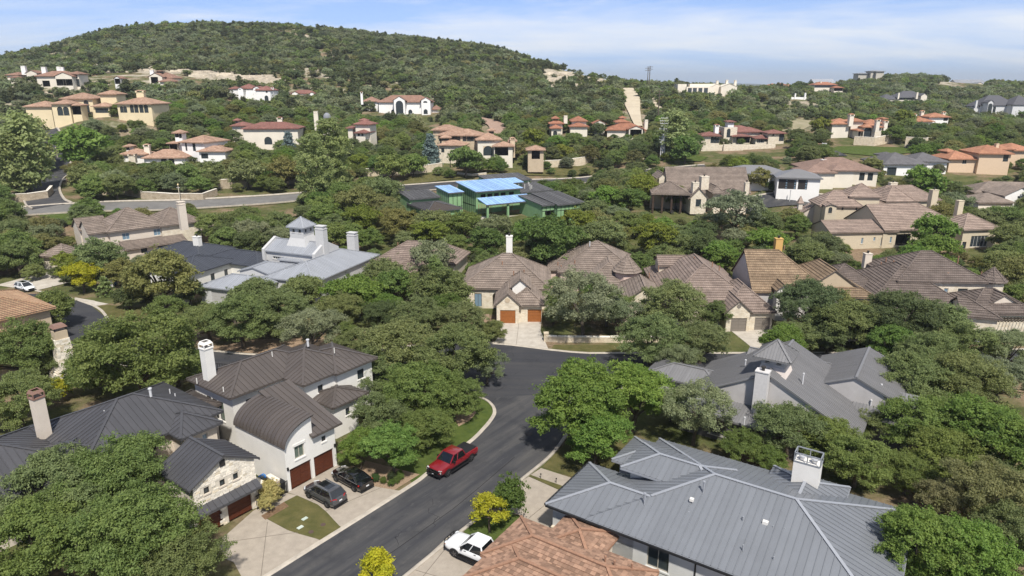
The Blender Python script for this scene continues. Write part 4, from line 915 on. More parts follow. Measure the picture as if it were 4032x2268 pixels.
for sdx in range(4):
    z = 0.
    while z < 6.1:
        hh = rs.uniform(.2, .3); i = max(j for j in range(len(zs)-1) if zs[j][0] <= z); f = (z-zs[i][0])/(zs[i+1][0]-zs[i][0]); w = zs[i][1]+(zs[i+1][1]-zs[i][1])*f; d = zs[i][2]+(zs[i+1][2]-zs[i][2])*f
        L, D = (w, d) if sdx % 2 == 0 else (d, w); ang = radians(AL+90*sdx); u = (cos(ang), sin(ang)); v = (-u[1], u[0]); a = -L/2
        while a < L/2-.1:
            ww = rs.uniform(.3, .7); b = min(L/2, a+ww-.02); m = MB(); cc = loc(c, u, v, (a+b)/2, -D/2+.02); m.box(cc, u, b-a, .1+rs.random()*.06, z, z+hh-.02, 0, rs.random()); H.piece(m, 'stone', M_stone_y if rs.random() < .12 else M_stone_s, ch, z+sdx*3); a += ww
        z += hh
mb = MB(); mb.box(c, UL, 1.5, 1.25, 6.2, 7.3); H.part(mb, 'chimney_shaft', M_tan, ch)
for a, b in ((-1, -1), (1, -1), (1, 1), (-1, 1)): mb = MB(); mb.box(loc(c, UL, VL, a*.68, b*.55), UL, .1, .1, 7.3, 7.75); H.part(mb, 'cap_post', M_metal_d, ch)
mb = MB(); mb.box(c, UL, 1.7, 1.45, 7.75, 8.15, taper=.7); H.part(mb, 'cap_hood', MATS['copper_cap'], ch)
for k in range(2): mb = MB(); mb.bar((*loc(B4, UL, VL, .2+k*.0, 1.5+3*k), 2.4), (*loc(B4, UL, VL, 3.2, 1.5+3*k), 2.1), .22, .3); H.part(mb, 'porch_beam', mat('dark_timber', (.05, .032, .022), .8))
H.finish()

# --- foreground grey metal roof
AR = -33.6; UR = (cos(radians(AR)), sin(radians(AR))); VR = (-UR[1], UR[0]); A4 = (2.9, 51.4)
H = House('grey_metal_roof_house', 'long low white house under a light grey standing seam roof in the lower right', (14, 50, 0), det=2, wm=mat('pale_grey_stucco', (.60, .60, .585), .9, rgb2=(.55, .55, .535), scale=.8), rm=M_rgrey, cov='seam', ov=.6, p=.34, cell=.56)
q = lambda a, b: loc(A4, UR, VR, a, b); M_gut = mat('black_gutter', (.02, .021, .023), .4)
H.capm = M_rsilver
block(H, (*q(3.9, 0), 'w'), 3.3, AR, 22.8, 16.2, cut=(1, .5), ov=.48, wins=[('f', 5.8, .75, 1.85, 1.9, 'wt', 2), ('f', 11.6, 1.3, .7, 1.0, 'wd', 1), ('f', 16.5, .9, 1.6, 1.6, 'wt', 2)])
block(H, (*q(0, 0), 'w'), 3.2, AR, 8.3, 8.2, p=.333, ends='hg', ov=.48)
block(H, (*q(3.9, 6.7), 'w'), 4.75, AR, 9.0, 5.3, p=.34, zb=3.0, ov=.7, wm=M_white)
block(H, (*q(1.6, 9.8), 'w'), 3.25, AR, 14, 5.4, p=.33)
block(H, (*q(15.2, 8.6), 'w'), 4.0, AR, 6.5, 7.4, p=.36, ax='v', ends='gh', zb=3.5)
mb = MB()
for a, b in ((q(.05, -.08), q(26.6, -.08)), (q(-.08, .05), q(-.08, 8.1))): mb.bar((*a, 3.17), (*b, 3.17), .16, .18)
H.part(mb, 'gutter', M_gut)
for a in (2.0, 13.2, 21.5): mb = MB(); c = q(a, .5); mb.bar((*c, 3.1), (*c, .1), .14, .12); mb.bar((*q(a, -.05), 3.1), (*c, 2.9), .14, .12); H.part(mb, 'downpipe', M_gut)
c = q(20.8, 13.0); cz = (25.6, 52.3)
mb = MB(); mb.box(cz, UR, 2.15, 1.25, 3.5, 6.9); ch = H.part(mb, 'chimney', M_white); mb = MB()
w2, d2 = 1.05, .62
def fr(a, b): return loc(cz, UR, VR, a, b)
for a in (-w2, 0, w2):
    for b in (-d2, d2): mb.bar((*fr(a, b), 6.9), (*fr(a, b*1.0), 7.75), .07, .07)
for z in (6.93, 7.72):
    for b in (-d2, d2): mb.bar((*fr(-w2, b), z), (*fr(w2, b), z), .09, .09)
    for a in (-w2, w2): mb.bar((*fr(a, -d2), z), (*fr(a, d2), z), .09, .09)
H.part(mb, 'chimney_cage', mat('galvanised', (.38, .40, .42), .35, metal=.6), ch)
for a in (-.5, .5): mb = MB(); mb.tube([(*fr(a, 0), 6.9), (*fr(a, 0), 7.25)], [.2, .2], 10); mb.tube([(*fr(a, 0), 7.26), (*fr(a, 0), 7.34)], [.3, .26], 10); H.part(mb, 'flue', mat('galvanised2', (.6, .6, .6), .3, metal=.5), ch)
for x, y, z, h, r in ((1042, 775, 4.4, .95, .08), (1595, 665, 5.4, .95, .08), (1090, 765, 4.3, .25, .05), (1457, 870, 4.4, .25, .06), (1965, 915, 4.9, .25, .06), (1968, 1190, 4.0, .25, .06)):
    P = (2100+x*.4196, 1660+y*.4196); vent(H, P, z, h, r, M_rsilver, h > .5)
for x, y, z in ((1487, 735, 5.2),): mb = MB(); c = gp(2100+x*.4196, 1660+y*.4196, z); mb.box(c, UR, .3, .3, z-.1, z+.15); H.part(mb, 'vent_box', M_white)
for x, y, z in ((58, 780, 5.1), (325, 865, 4.9), (430, 885, 4.9), (60, 1035, 4.4), (333, 1140, 4.2)): vent(H, (2900+x*.4394, 1700+y*.4394), z, .22, .05, M_rsilver, False)
mb = MB(); c = gp(2900+258*.4394, 1700+825*.4394, 5.0); mb.box(c, UR, .42, .32, 4.9, 5.25); H.part(mb, 'vent_box', M_white)
mb = MB(); mb.box(q(.9, .45), UR, .9, .5, 0, 1.05); H.part(mb, 'stone_pier', M_stone)
H.finish(292)

# --- orange tile roof at the bottom edge
H = House('orange_tile_house', 'house with mottled orange tile hip roof at the bottom edge beside the white pickup', (4, 42, 0), det=2, wm=M_cream, rm=M_shin, cov='tiles', ov=.5, p=.47, cell=.34)
H.capm = M_shin_cap
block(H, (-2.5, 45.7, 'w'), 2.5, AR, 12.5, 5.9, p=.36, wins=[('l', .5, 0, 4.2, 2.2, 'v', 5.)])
block(H, (-3.9, 43.0, 'w'), 2.4, AR, 17, 6.4, p=.34, ends='hh')
block(H, (2.0, 46.9, 'w'), 2.45, AR, 5.0, 5.2, p=.34, ax='v', ends='hh')
block(H, (-1.2, 41.4, 'w'), 2.35, AR, 9, 4.6, p=.36)
for x, y, z in ((675, 1310, 3.4), (760, 1350, 3.3), (925, 1380, 3.2)): vent(H, (2100+x*.4196, 1660+y*.4196), z, .35, .07, M_shin_cap)
H.finish(298)

# --- grey metal roofed house with the tall chimney behind it
H = House('grey_gable_house', 'grey stucco house with ribbed grey metal gables and a tall grey chimney', (30, 74, 0), det=2, wm=M_gray_st, rm=M_rgrey2, cov='seam', ov=.5, p=.5, cell=.34)
F0 = (27.6, 68.6); q = lambda a, b: loc(F0, UR, VR, a, b)
block(H, (*q(-9.6, 0), 'w'), 2.8, AR, 19.6, 12.5, ax='v', ends='gg', p=.52, wm=M_gray_st)
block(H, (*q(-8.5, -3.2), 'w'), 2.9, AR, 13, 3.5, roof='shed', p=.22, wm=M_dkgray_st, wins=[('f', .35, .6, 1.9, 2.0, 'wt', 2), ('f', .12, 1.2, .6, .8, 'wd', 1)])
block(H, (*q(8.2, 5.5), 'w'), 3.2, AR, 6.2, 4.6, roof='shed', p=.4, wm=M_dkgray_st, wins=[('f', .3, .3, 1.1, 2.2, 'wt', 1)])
G2 = gp(2600+1865*.4141, 1350+325*.4141, 6.9); block(H, (*loc(G2, UR, VR, -5.2, -.2), 'w'), 4.6, AR, 10.4, 11, ax='v', ends='gg', p=.44)
block(H, (*loc(G2, UR, VR, -13, 1.5), 'w'), 4.3, AR, 12, 7.5, p=.42, ends='gh')
block(H, (*q(-15.5, 3.5), 'w'), 3.0, AR, 10, 6.0, p=.33)
chimney(H, (*q(-.2, -.35), 'w'), AR, 1.35, 1.0, .5, 8.3, mat('pale_grey_stucco2', (.56, .54, .53), .9, var=.06), 'flue')
c = q(.25, 3.2); mb = MB(); mb.box(c, UR, 3.6, 3.6, 6.4, 8.1, taper=.72); H.part(mb, 'dormer_base', mat('blush_stucco', (.62, .55, .50), .9))
block(H, (*q(-1.75, 1.2), 'w'), 9.2, AR, 4.0, 4.0, roof='pyr', p=.85, zb=8.1+.0, ov=.75, wins=[('f', .25, .35, .55, .5, 'wt', 1), ('f', .75, .35, .55, .5, 'wt', 1)])
for x, y, z, h in ((1350, 400, 6.2, 1.3), (2095, 455, 5.2, .7), (810, 190, 6.5, .3), (1970, 350, 6, .3), (2003, 575, 4.2, .3), (798, 755, 3.5, .5)): vent(H, (2600+x*.4141, 1350+y*.4141), z, h, .08)
H.finish(298)
# ------------------------------------------------------------------ houses across the cross street
def crop(x0, y0, s): return lambda x, y: (x0+x*s, y0+y*s)
a1 = crop(0, 200, .42785); a2 = crop(1000, 300, .42785); a3 = crop(2000, 300, .42785); a4 = crop(2932, 250, .42785)
a5 = crop(0, 750, .42785); a6 = crop(1000, 750, .42785); a7 = crop(2000, 750, .42785); a8 = crop(2932, 650, .49684)
T_br = tile_mat('brown_concrete_tile', (.275, .222, .186), (.225, .18, .15), (.10, .08, .068), .33, .42, .34)
T_br2 = tile_mat('rosy_brown_tile', (.285, .222, .188), (.235, .18, .152), (.10, .08, .068), .33, .42, .30)
T_dk = tile_mat('dark_brown_tile', (.185, .15, .13), (.15, .12, .105), (.04, .032, .03), .33, .42, .34)
T_tan = tile_mat('tan_concrete_tile', (.30, .22, .145), (.225, .16, .105), (.09, .06, .04), .33, .42, .35)
T_pk = tile_mat('pinkish_tile', (.37, .285, .235), (.31, .235, .195), (.11, .08, .07), .33, .42, .3)
M_stone_w = stone_mat('cream_limestone', (.72, .65, .53), (.60, .50, .37), (.60, .53, .42), .5, .22)
M_pinkst = mat('pink_stucco', (.60, .46, .40), .9, var=.08)
def gnd(x, y): return (x, y, terr(x, y))
# pale grey metal house with cupola
H = House('pale_grey_metal_house', 'grey stucco house with pale metal roofs, square cupola and two square chimneys', gnd(-44, 128), det=2, wm=mat('pearl_stucco', (.50, .497, .495), .9, var=.05), rm=M_rsilver, cov='seam', ov=.35, p=.38, cell=.5)
block(H, a5(1815, 880), 3.3, -19, 12, 9, wins=[('f', .42, .1, 4.8, 2.3, 'gl')], p=.33)
block(H, (-49.7, 133.6, 'w'), 6.3, -22, 12.0, 7.2, ax='u', ends='gg', p=.5, rake=.1, wins=[('f', 2.6, 4.3, 2.2, .55, 'ww', 4), ('f', 7.0, 4.3, 2.4, .55, 'ww', 4)])
L_ = H.last
for a in (-.15, L_['w']+.15):      # raised parapet gables
    mb = MB(); Q = L_['Q']; o_ = .3
    for b0, b1 in ((-.3, L_['d']/2), (L_['d']/2, L_['d']+.3)):
        za = L_['z']+.5*min(max(b0, 0), L_['d']-max(b0, 0))+.45; zb_ = L_['z']+.5*min(max(b1, 0), L_['d']-max(b1, 0))+.45
        if b0 > 0: za = L_['z']+.5*L_['d']/2+.45; zb_ = L_['z']+.35
        else: za = L_['z']+.35; zb_ = L_['z']+.5*L_['d']/2+.45
        mb.hexa([Q(a-o_, b0, 2), Q(a+o_, b0, 2), Q(a+o_, b1, 2), Q(a-o_, b1, 2), Q(a-o_, b0, za), Q(a+o_, b0, za), Q(a+o_, b1, zb_), Q(a-o_, b1, zb_)])
    H.part(mb, 'parapet_gable', H.wm)
cu = loc(L_['o'], L_['u'], L_['v'], 6.4, 4.0); U22 = L_['u']
mb = MB(); mb.box(cu, U22, 5.0, 4.6, 6.8, 9.4, taper=.64); H.part(mb, 'cupola_base', H.wm)
block(H, (*loc(cu, U22, L_['v'], -2.1, -2.1), 'w'), 11.1, -22, 4.2, 4.2, roof='pyr', p=.85, zb=9.4, ov=.45, wins=[('f', .27, .55, .65, .75, 'ww', 1), ('f', .73, .55, .65, .75, 'ww', 1), ('r', .27, .55, .65, .75, 'ww', 1), ('r', .73, .55, .65, .75, 'ww', 1)])
block(H, a6(215, 635), 4.9, -20, 6.0, 7.5, p=.4, wins=[('f', .35, 3.6, .45, .5, 'ww', 1), ('f', .55, 3.6, .45, .5, 'ww', 1), ('f', .75, 3.6, .45, .5, 'ww', 1)])
block(H, (-46.5, 122.2, 'w'), 3.9, -20, 11.5, 23, ax='v', ends='hh', p=.36, wins=[('r', .12, .8, .8, 1.2, 'ww', 1), ('r', .3, .8, .8, 1.2, 'ww', 1)])
block(H, (-52, 124.8, 'w'), 4.4, -20, 7, 8, ax='v', ends='gh', p=.28, wins=[('f', .5, 1, 1.8, 1.2, 'ww', 3)])
chimney(H, (-37.6, 132.0, 'w'), -21, 1.9, 1.4, 5, 11.0, H.wm, 'step'); chimney(H, (-33.4, 140, 'w'), -21, 1.9, 1.4, 4.5, 8.0, H.wm, 'step')
H.finish(290)
# dark blue metal roof, white walls
H = House('navy_metal_roof_house', 'white single storey house with dark blue metal hip roofs beside the cupola house', gnd(-66, 132), det=2, wm=M_white, rm=M_rnavy, cov='seam', ov=.45, p=.34, cell=.55)
block(H, a5(1330, 575), 4.3, -21, 14.8, 11, wins=[('f', .2, .5, 2.2, 1.8, 'wd', 2)])
block(H, (-70.5, 127.3, 'w'), 4.0, -23.5, 10.8, 13.5, wins=[('r', .45, 1, 1.0, 1.5, 'wd', 1), ('r', .72, .8, .9, 1.7, 'wd', 1), ('r', .06, 1.0, .8, 1.4, 'wd', 1)])
block(H, (-64.5, 136.2, 'w'), 3.8, -23.5, 16, 9.5, ends='hh')
chimney(H, a5(1820, 495), -21, 1.5, 1.0, 6, 7.6, M_white, 'flue')
mb = MB(); e = gp(*a5(1080, 895), 0)
c = (-76.5, 130.5); u_ = (cos(radians(-23)), sin(radians(-23))); v_ = (-u_[1], u_[0])
mb.box(loc(c, u_, v_, 0, 0), u_, .3, .3, 0, 3.0); mb.box(loc(c, u_, v_, 7, 0), u_, .3, .3, 0, 3.0); H.part(mb, 'carport_post', M_white)
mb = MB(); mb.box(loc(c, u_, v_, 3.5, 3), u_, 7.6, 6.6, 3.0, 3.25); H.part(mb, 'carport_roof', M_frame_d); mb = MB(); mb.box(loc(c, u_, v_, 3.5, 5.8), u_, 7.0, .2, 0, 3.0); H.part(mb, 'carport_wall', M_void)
H.finish(280)
# brown tile two storey with stone flank
H = House('brown_tile_villa', 'two storey cream house with brown tile hip roof and white capped chimney', gnd(-84, 152), det=2, wm=M_cream, rm=T_br, cov='course', ov=.6, p=.45, cell=.54)
block(H, (-88.6, 146.6, 'w'), 7.2, 44, 12.5, 12, p=.66, wins=[('f', .28, 3.6, 1.5, 1.5, 'wwb', 2), ('f', .86, 3.6, 1.5, 1.5, 'wwb', 2)])
block(H, (*loc((-88.6, 146.6), (cos(radians(44)), sin(radians(44))), (-sin(radians(44)), cos(radians(44))), 10.5, -.8), 'w'), 7.2, 44, 9.8, 12.5, p=.62, wm=M_stone_w)
block(H, (-96.5, 149.5, 'w'), 7.0, 44, 6, 7, ax='u', ends='gg', p=.62); block(H, (-92.0, 145.2, 'w'), 7.1, 44, 6, 8, ax='u', ends='gh', p=.6)
block(H, (-84.9, 145.6, 'w'), 3.5, 44, 13.5, 3.6, roof='shed', p=.36, wins=[('f', .3, .7, 1.3, 1.4, 'wd', 1), ('f', .62, .4, 2.6, 1.9, 'wd', 2)])
block(H, (-76, 164, 'w'), 3.6, 44, 8, 7, p=.35)
block(H, a5(345, 605), 3.5, -13, 6.4, 6.4, roof='pyr', p=.65, wm=M_stone_w); block(H, (-95, 140.8, 'w'), 3.2, -13, 6, 6, ends='gh', p=.5)
chimney(H, a5(1690, 310), 44, 1.5, 1.3, 8.4, 12.8, M_cream, 'step')
H.finish(290)
# partly hidden hip roof
H = House('hidden_tile_house', 'pinkish tile hip roof half hidden by oaks left of the white chimney', gnd(-20, 134), det=2, wm=M_cream, rm=T_br2, cov='course', ov=.5, p=.6, cell=.54)
block(H, (-29, 131.5, 'w'), 3.8, -12, 15.5, 13, p=.58); block(H, (-24, 127, 'w'), 3.6, -12, 9, 10, ax='v', ends='hh', p=.55); block(H, (-20, 133.5, 'w'), 3.8, -12, 9, 11, ax='v', ends='hh', p=.62)
vent(H, a6(1325, 505), 6.5, .5, .08, M_shin_cap); H.finish()
# wooden garage doors
H = House('wood_garage_house', 'brown tile house with two orange cedar garage doors under a limestone gable', (0, 115, 0), det=2, wm=M_stone_w, rm=T_br, cov='course', ov=.45, p=.62, cell=.54)
block(H, (-9.2, 115.3, 'w'), 3.8, -3, 16, 14.4, p=.64, wins=[('f', .18, .3, 1.3, 2.5, 'wdb', 2), ('f', .40, .1, 1.5, 2.9, 'va', 2.2)])
block(H, (-.6, 107.7, 'w'), 3.1, -1.5, 6.0, 12, ax='v', ends='hh', p=.72, wins=[('f', 4.0, 0, 2.5, 2.25, 'go')])
block(H, (-3.0, 107.2, 'w'), 3.1, -1.5, 4.6, 10, ax='v', ends='gh', p=.92, wins=[('f', .5, 0, 2.55, 2.35, 'goa')])
block(H, (-.4, 110.5, 'w'), 5.2, -1.5, 3.6, 7, ax='v', ends='gh', p=.85, zb=4, wm=M_white)
mb = MB(); c = gp(*a6(2345, 1000), 4.2); cc = (-.75, 107.36); mb.tube([(cc[0], cc[1]+.05, 4.05), (cc[0], cc[1]-.04, 4.05)], [.42, .42], 14); H.part(mb, 'round_medallion', M_tan)
chimney(H, a6(2350, 570), 0, 1.2, 1.1, 7.0, 10.2, M_white, 'flue')
for x, y, z in ((2285, 680, 7), (2390, 770, 6), (2485, 760, 6.2), (2350, 600, 7.4)): vent(H, a6(x, y), z, .45, .09, M_shin_cap)
mb = MB(); mb.box((-5.6, 107.8), (1, 0), 3.6, .08, .1, 1.5); H.part(mb, 'courtyard_gate', mat('tan_fence', (.35, .25, .18), .8))
H.finish(290)
# turret house
H = House('turret_house', 'brown tile house with a small octagonal turret of pink stucco', (16, 128, 0), det=2, wm=M_pinkst, rm=T_br, cov='course', ov=.45, p=.6, cell=.54)
block(H, (8.6, 124.6, 'w'), 4.2, -4, 15.2, 15, p=.60, wins=[('f', .2, 1, 1.2, 1.6, 'wd')])
block(H, (6.8, 127, 'w'), 4.0, -4, 9, 13, p=.55); block(H, (13, 118.5, 'w'), 3.6, -4, 9.5, 14, ax='v', ends='hh', p=.62)
def octo(H, c, r, z0, z1, p, wm, rm, wins=True):
    mb = MB(); P = [(c[0]+r*cos(pi/8+k*pi/4), c[1]+r*sin(pi/8+k*pi/4)) for k in range(8)]
    for k in range(8):
        a, b = P[(k+1) % 8], P[k]
        a, b = P[k], P[(k+1) % 8]
        wall_side(H, mb, a, b, z0, z1, [(.5, (z1-z0)*.45 if z1-z0 > 3 else .4, .55, 1.0, 'wd', 1)] if wins and k in (4, 5, 6, 7) else [])
    H.part(mb, 'wall', wm); e = [(c[0]+(r+.5)*cos(pi/8+k*pi/4), c[1]+(r+.5)*sin(pi/8+k*pi/4), z1) for k in range(8)]; ap = (c[0], c[1], z1+(r+.5)*p)
    co = MB(); co.poly(e[::-1]); ro = H.part(co, 'roof', [rm, wm])
    for k in range(8): cover(H, ro, Face([e[k], e[(k+1) % 8], ap]), rm, 'course', H.det)
    caps(H, ro, [(x, ap) for x in e], rm, .2, .09, .12)
octo(H, (21.0, 120.6), 2.3, 0, 5.6, 1.05, M_pinkst, T_br)
block(H, (17.8, 107.8, 'w'), 3.1, -4, 8.2, 12, ax='v', ends='gh', p=.75, wm=M_stone_w)
for x, y, z in ((460, 680, 4.8), (490, 710, 4.5), (615, 665, 5.6), (910, 855, 4)): vent(H, a7(x, y), z, .35, .09, M_shin_cap)
vent(H, a7(753, 500), 8.3, .5, .1); H.finish(290)
# grey garage doors
H = House('grey_garage_house', 'rosy brown tile house with arched limestone gable and two grey garage doors', (36, 112, 0), det=2, wm=M_stone_w, rm=T_br2, cov='course', ov=.45, p=.62, cell=.54)
block(H, (25.0, 106.5, 'w'), 3.6, -2, 15.5, 23, ax='v', ends='hh', p=.63)
block(H, (34.0, 103.7, 'w'), 3.2, 0, 8.4, 12, ax='v', ends='hh', p=.80, wins=[('f', 6.0, 0, 2.5, 2.2, 'gg')])
block(H, (33.9, 103.2, 'w'), 3.2, 0, 4.6, 8, ax='v', ends='gh', p=.9, wins=[('f', .55, 0, 2.5, 2.3, 'gga')])
block(H, (27, 122, 'w'), 6.2, -2, 7, 5, p=.5, zb=3, ends='gg')
mb = MB(); mb.tube([(36.2, 103.5, 4.35), (36.2, 103.38, 4.35)], [.34, .34], 12); H.part(mb, 'round_vent', M_gdoor)
for x, y, z in ((1385, 725, 6), (1880, 690, 7.6), (1945, 725, 7.2), (1715, 640, 8), (1300, 790, 5)): vent(H, a7(x, y), z, .5, .09, M_shin_cap)
H.finish(290)
# tan roof, ochre chimney
H = House('tan_roof_house', 'house with mottled tan tile roof, ochre chimney and a small white dormer', (48, 116, 0), det=2, wm=M_gray_st, rm=T_tan, cov='course', ov=.4, p=.75, cell=.54)
block(H, (40.6, 110.5, 'w'), 4.6, -3, 13, 14, p=.80, ends='gh', ax='u')
block(H, (49.0, 110.5, 'w'), 4.6, -3, 10.5, 13, ax='v', ends='gh', p=.72, wm=M_tan)
block(H, (51.5, 108.5, 'w'), 4.3, -3, 9.0, 9, p=.55, wm=M_white, wins=[('f', .3, 1, 1, 1.3, 'wd'), ('f', .7, 1, 1, 1.3, 'wd')])
block(H, (43.9, 108.6, 'w'), 5.3, -3, 2.6, 5, ax='v', ends='gh', p=.8, zb=0, wm=M_white, ov=.3, wins=[('f', .5, 3.9, .9, .9, 'wda', 1)])
chimney(H, a8(260, 680), 0, 1.3, 1.1, 8.6, 10.9, mat('ochre_stucco', (.55, .34, .12), .9), 'flue')
for x, y, z in ((105, 705, 8.2), (95, 735, 7.4), (313, 660, 9.6)): vent(H, a8(x, y), z, .4, .09, M_shin_cap)
H.finish(290)
# dark hip behind the oak
H = House('dark_hip_house', 'dark brown tile hip roof between the tan roof and the two storey house', (64, 117, 0), det=2, wm=M_cream, rm=T_dk, cov='course', ov=.45, p=.6, cell=.54)
block(H, (60.0, 108.5, 'w'), 3.5, -6, 14.5, 17, ax='v', ends='hh', p=.62); block(H, (54.5, 114, 'w'), 3.5, -6, 11, 15, ax='u', ends='hh', p=.6); block(H, (56.5, 107.3, 'w'), 3.2, -6, 6, 8, p=.5)
chimney(H, a8(968, 765), 0, 1.3, 1.0, 6.5, 8.0, M_cream, 'flue')
for x, y, z in ((1080, 790, 6.9), (1120, 755, 7.6), (1178, 778, 7.5), (1115, 920, 5.2), (1055, 962, 4.6), (845, 915, 4.5)): vent(H, a8(x, y), z, .35, .1, M_shin_cap)
H.finish(290)
# two storey dark tile house at the right
H = House('two_storey_stone_house', 'two storey limestone house with dark tile hip roof, turret and pergola over its garage', (76, 112, 0), det=2, wm=M_stone_w, rm=T_dk, cov='course', ov=.45, p=.55, cell=.54)
block(H, (65.5, 111.5, 'w'), 6.1, -3, 15.3, 13.5, p=.56, wins=[('f', .56, 3.6, .7, 1.3, 'wwb', 1), ('f', .75, 3.4, 1.6, 1.5, 'wd', 2), ('f', .9, 3.4, .7, 1.3, 'wwb', 1), ('f', .4, 3.6, .8, 1.3, 'wwb', 1)])
octo(H, (82.0, 112.3), 1.9, 0, 6.1, .95, M_stone_w, T_dk)
block(H, (72.5, 102.6, 'w'), 3.5, -2, 11, 9.5, p=.55, ax='u', ends='hh'); block(H, (75.1, 102.3, 'w'), 3.3, 0, 7.4, 7, ax='v', ends='hh', p=.62, wins=[('f', .5, 0, 4.8, 2.2, 'gg')])
block(H, (76.2, 104, 'w'), 4.4, 0, 5.2, 6, ax='v', ends='gh', p=.62, zb=3, wm=M_cream); block(H, (70.6, 101.5, 'w'), 3.3, -18, 5.5, 8, ax='u', ends='gh', p=.5)
mb = MB()
for k in range(14): x = 75.4+k*.52; mb.bar((x, 100.5, 2.75), (x, 102.4, 2.75), .08, .16)
H.part(mb, 'pergola_slats', mat('dark_timber', (.05, .032, .022), .8))
for x in (75.6, 82.3): mb = MB(); mb.tube([(x, 100.7, 0), (x, 100.7, 2.6)], [.17, .15], 10); H.part(mb, 'pergola_column', M_white)
for x, y, z, h in ((1450, 720, 8.5, .5), (1380, 765, 7.4, .4), (1530, 840, 7.2, .4), (1623, 805, 7.8, .3), (1688, 775, 8.2, 1.1), (1610, 865, 7, .2), (1875, 865, 7, .3)): vent(H, a8(x, y), z, h, .09, M_shin_cap)
H.finish(290)
# long pinkish tile complex
g = gnd(92, 156); H = House('long_tile_house', 'long cream house with many pinkish tile roofs, towers and tall window bay', g, det=1, wm=M_tan if 0 else mat('sand_stucco', (.54, .465, .345), .9, var=.06), rm=T_pk, cov='course', ov=.5, p=.6, cell=.55)
block(H, (84.5, 152.2, 'w'), 6.5, 9, 21, 15, ax='u', ends='gh', p=.62, wins=[('f', .2, 0.2, 6, 2.7, 'v', 2)])
block(H, (71.8, 151.3, 'w'), 6.2, 5, 16.5, 9, p=.42, ends='gg', wins=[('f', .50, .8, .5, 1.4, 'wwb', 1), ('f', .68, 1.4, .5, .9, 'wwb', 1), ('f', .8, .2, .6, 2.0, 'wwb', 1), ('f', .93, .9, .5, 1.4, 'wwb', 1)])
block(H, (101.5, 150.8, 'w'), 6.9, 9, 10, 10, p=.55, wins=[('f', .5, 1.2, 4.4, 2.6, 'ww', 5), ('f', .09, .5, 1, 2, 'wd')], zb=g[2]-1)
block(H, a8(595, 325), 9.2, -6, 10.5, 9, p=.75, wins=[('f', .55, 4.2, .5, .8, 'wd', 1), ('f', .9, 4.2, .5, .8, 'wd', 1)], zb=4)
block(H, a8(830, 250), 11.4, -6, 8, 8, roof='pyr', p=.7, zb=4); block(H, a8(915, 312), 9.4, 2, 6.5, 6, roof='pyr', p=.6, zb=4)
block(H, a8(1060, 290), 9.0, 6, 18, 11, p=.6, zb=4); block(H, a8(1120, 290), 9.6, 6, 8, 8, roof='pyr', p=.85, zb=4)
block(H, a8(440, 390), 6.0, -20, 6.5, 8, ax='v', ends='gg', p=.8, wm=M_cream); block(H, a8(355, 375), 6.0, -20, 5.5, 7, p=.5)
mb = MB(); c = gp(*a8(440, 300), 9.8); mb.box(c, (1, 0), 1.0, 1.0, 8.2, 9.8); H.part(mb, 'finial_base', M_cream); mb = MB(); mb.box(c, (1, 0), 1.5, 1.5, 9.8, 11.6, taper=.05); H.part(mb, 'finial_roof', T_pk)
block(H, a8(640, 325), 9.6, -6, 3.0, 5, roof='hip', ax='v', ends='gh', p=.3, zb=4, ov=.2, wins=[('f', .45, 3.8, .9, 1.5, 'wda', 1)])
chimney(H, a8(1165, 215), 6, 2.0, 1.2, 10, 12.6, M_stone_w, 'flue'); chimney(H, a8(1485, 300), 9, 1.7, 1.3, 10, 13.2, H.wm, 'flue'); chimney(H, a8(1675, 460), 9, 1.4, 1.1, 6.9, 12.2, H.wm, 'flat')
H.finish()
# unfinished house
M_green = mat('green_sheathing', (.24, .39, .20), .8, rgb2=(.19, .33, .165), scale=.5, tint=.10)
M_blue = mat('blue_underlay', (.29, .44, .66), .6, rgb2=(.21, .35, .58), scale=.9, detail=8, tint=.14)
M_felt = mat('black_roofing_felt', (.10, .10, .105), .9, rgb2=(.065, .065, .068), scale=2, tint=.2)
M_stud = mat('raw_timber', (.36, .20, .105), .8, var=.15)
M_tape = mat('black_seam_tape', (.02, .025, .022), .7)
g = gnd(-4, 176); H = House('unfinished_green_house', 'unfinished house with green sheathing walls and bright blue roof underlay', g, det=1, wm=M_green, rm=M_blue, cov='seam', ov=.5, p=.1, cell=1.0, fascia=.3)
H.capm = M_felt
A = 30; ua = (cos(radians(A)), sin(radians(A))); va = (-ua[1], ua[0])
def sheath(o, w, z0, z1, side='f', st=1.22):       # black taped joints between the sheathing boards
    mb = MB(); d = ua if side == 'f' else va; n = (ua[1], -ua[0]) if side == 'f' else (-ua[0], -ua[1])
    k = 0.
    while k <= w: p_ = (o[0]+d[0]*k+n[0]*.03, o[1]+d[1]*k+n[1]*.03); mb.bar((*p_, z0), (*p_, z1), .15, .02, up=(n[0], n[1], 0)); k += st
    p0 = (o[0]+n[0]*.03, o[1]+n[1]*.03); p1 = (o[0]+d[0]*w+n[0]*.03, o[1]+d[1]*w+n[1]*.03); mb.bar((*p0, z0+2.44), (*p1, z0+2.44), .02, .14)
    H.part(mb, 'sheathing_tape', M_tape)
zb0 = g[2]; hall = gp(*a2(2040, 1065), 11.3)
block(H, (*hall, 'w'), 11.3, A, 14.6, 12.5, roof='shed', p=.10, wins=[('f', k, 4.5, 1.5, .95, 'v', .6) for k in (.16, .31, .46, .61, .8)], rake=.5, ov=.9)
sheath(loc(hall, ua, va, .5, 11.6), .1, zb0, 11.3, 'l'); sheath(loc(hall, ua, va, .5, .95), 10.6, zb0, 11.2, 'l')
porch = gp(*a2(2140, 1185), 8.9); block(H, (*porch, 'w'), 8.9, A, 15.2, 5.5, roof='shed', p=.18, walls=False, rake=.1, ov=.5)
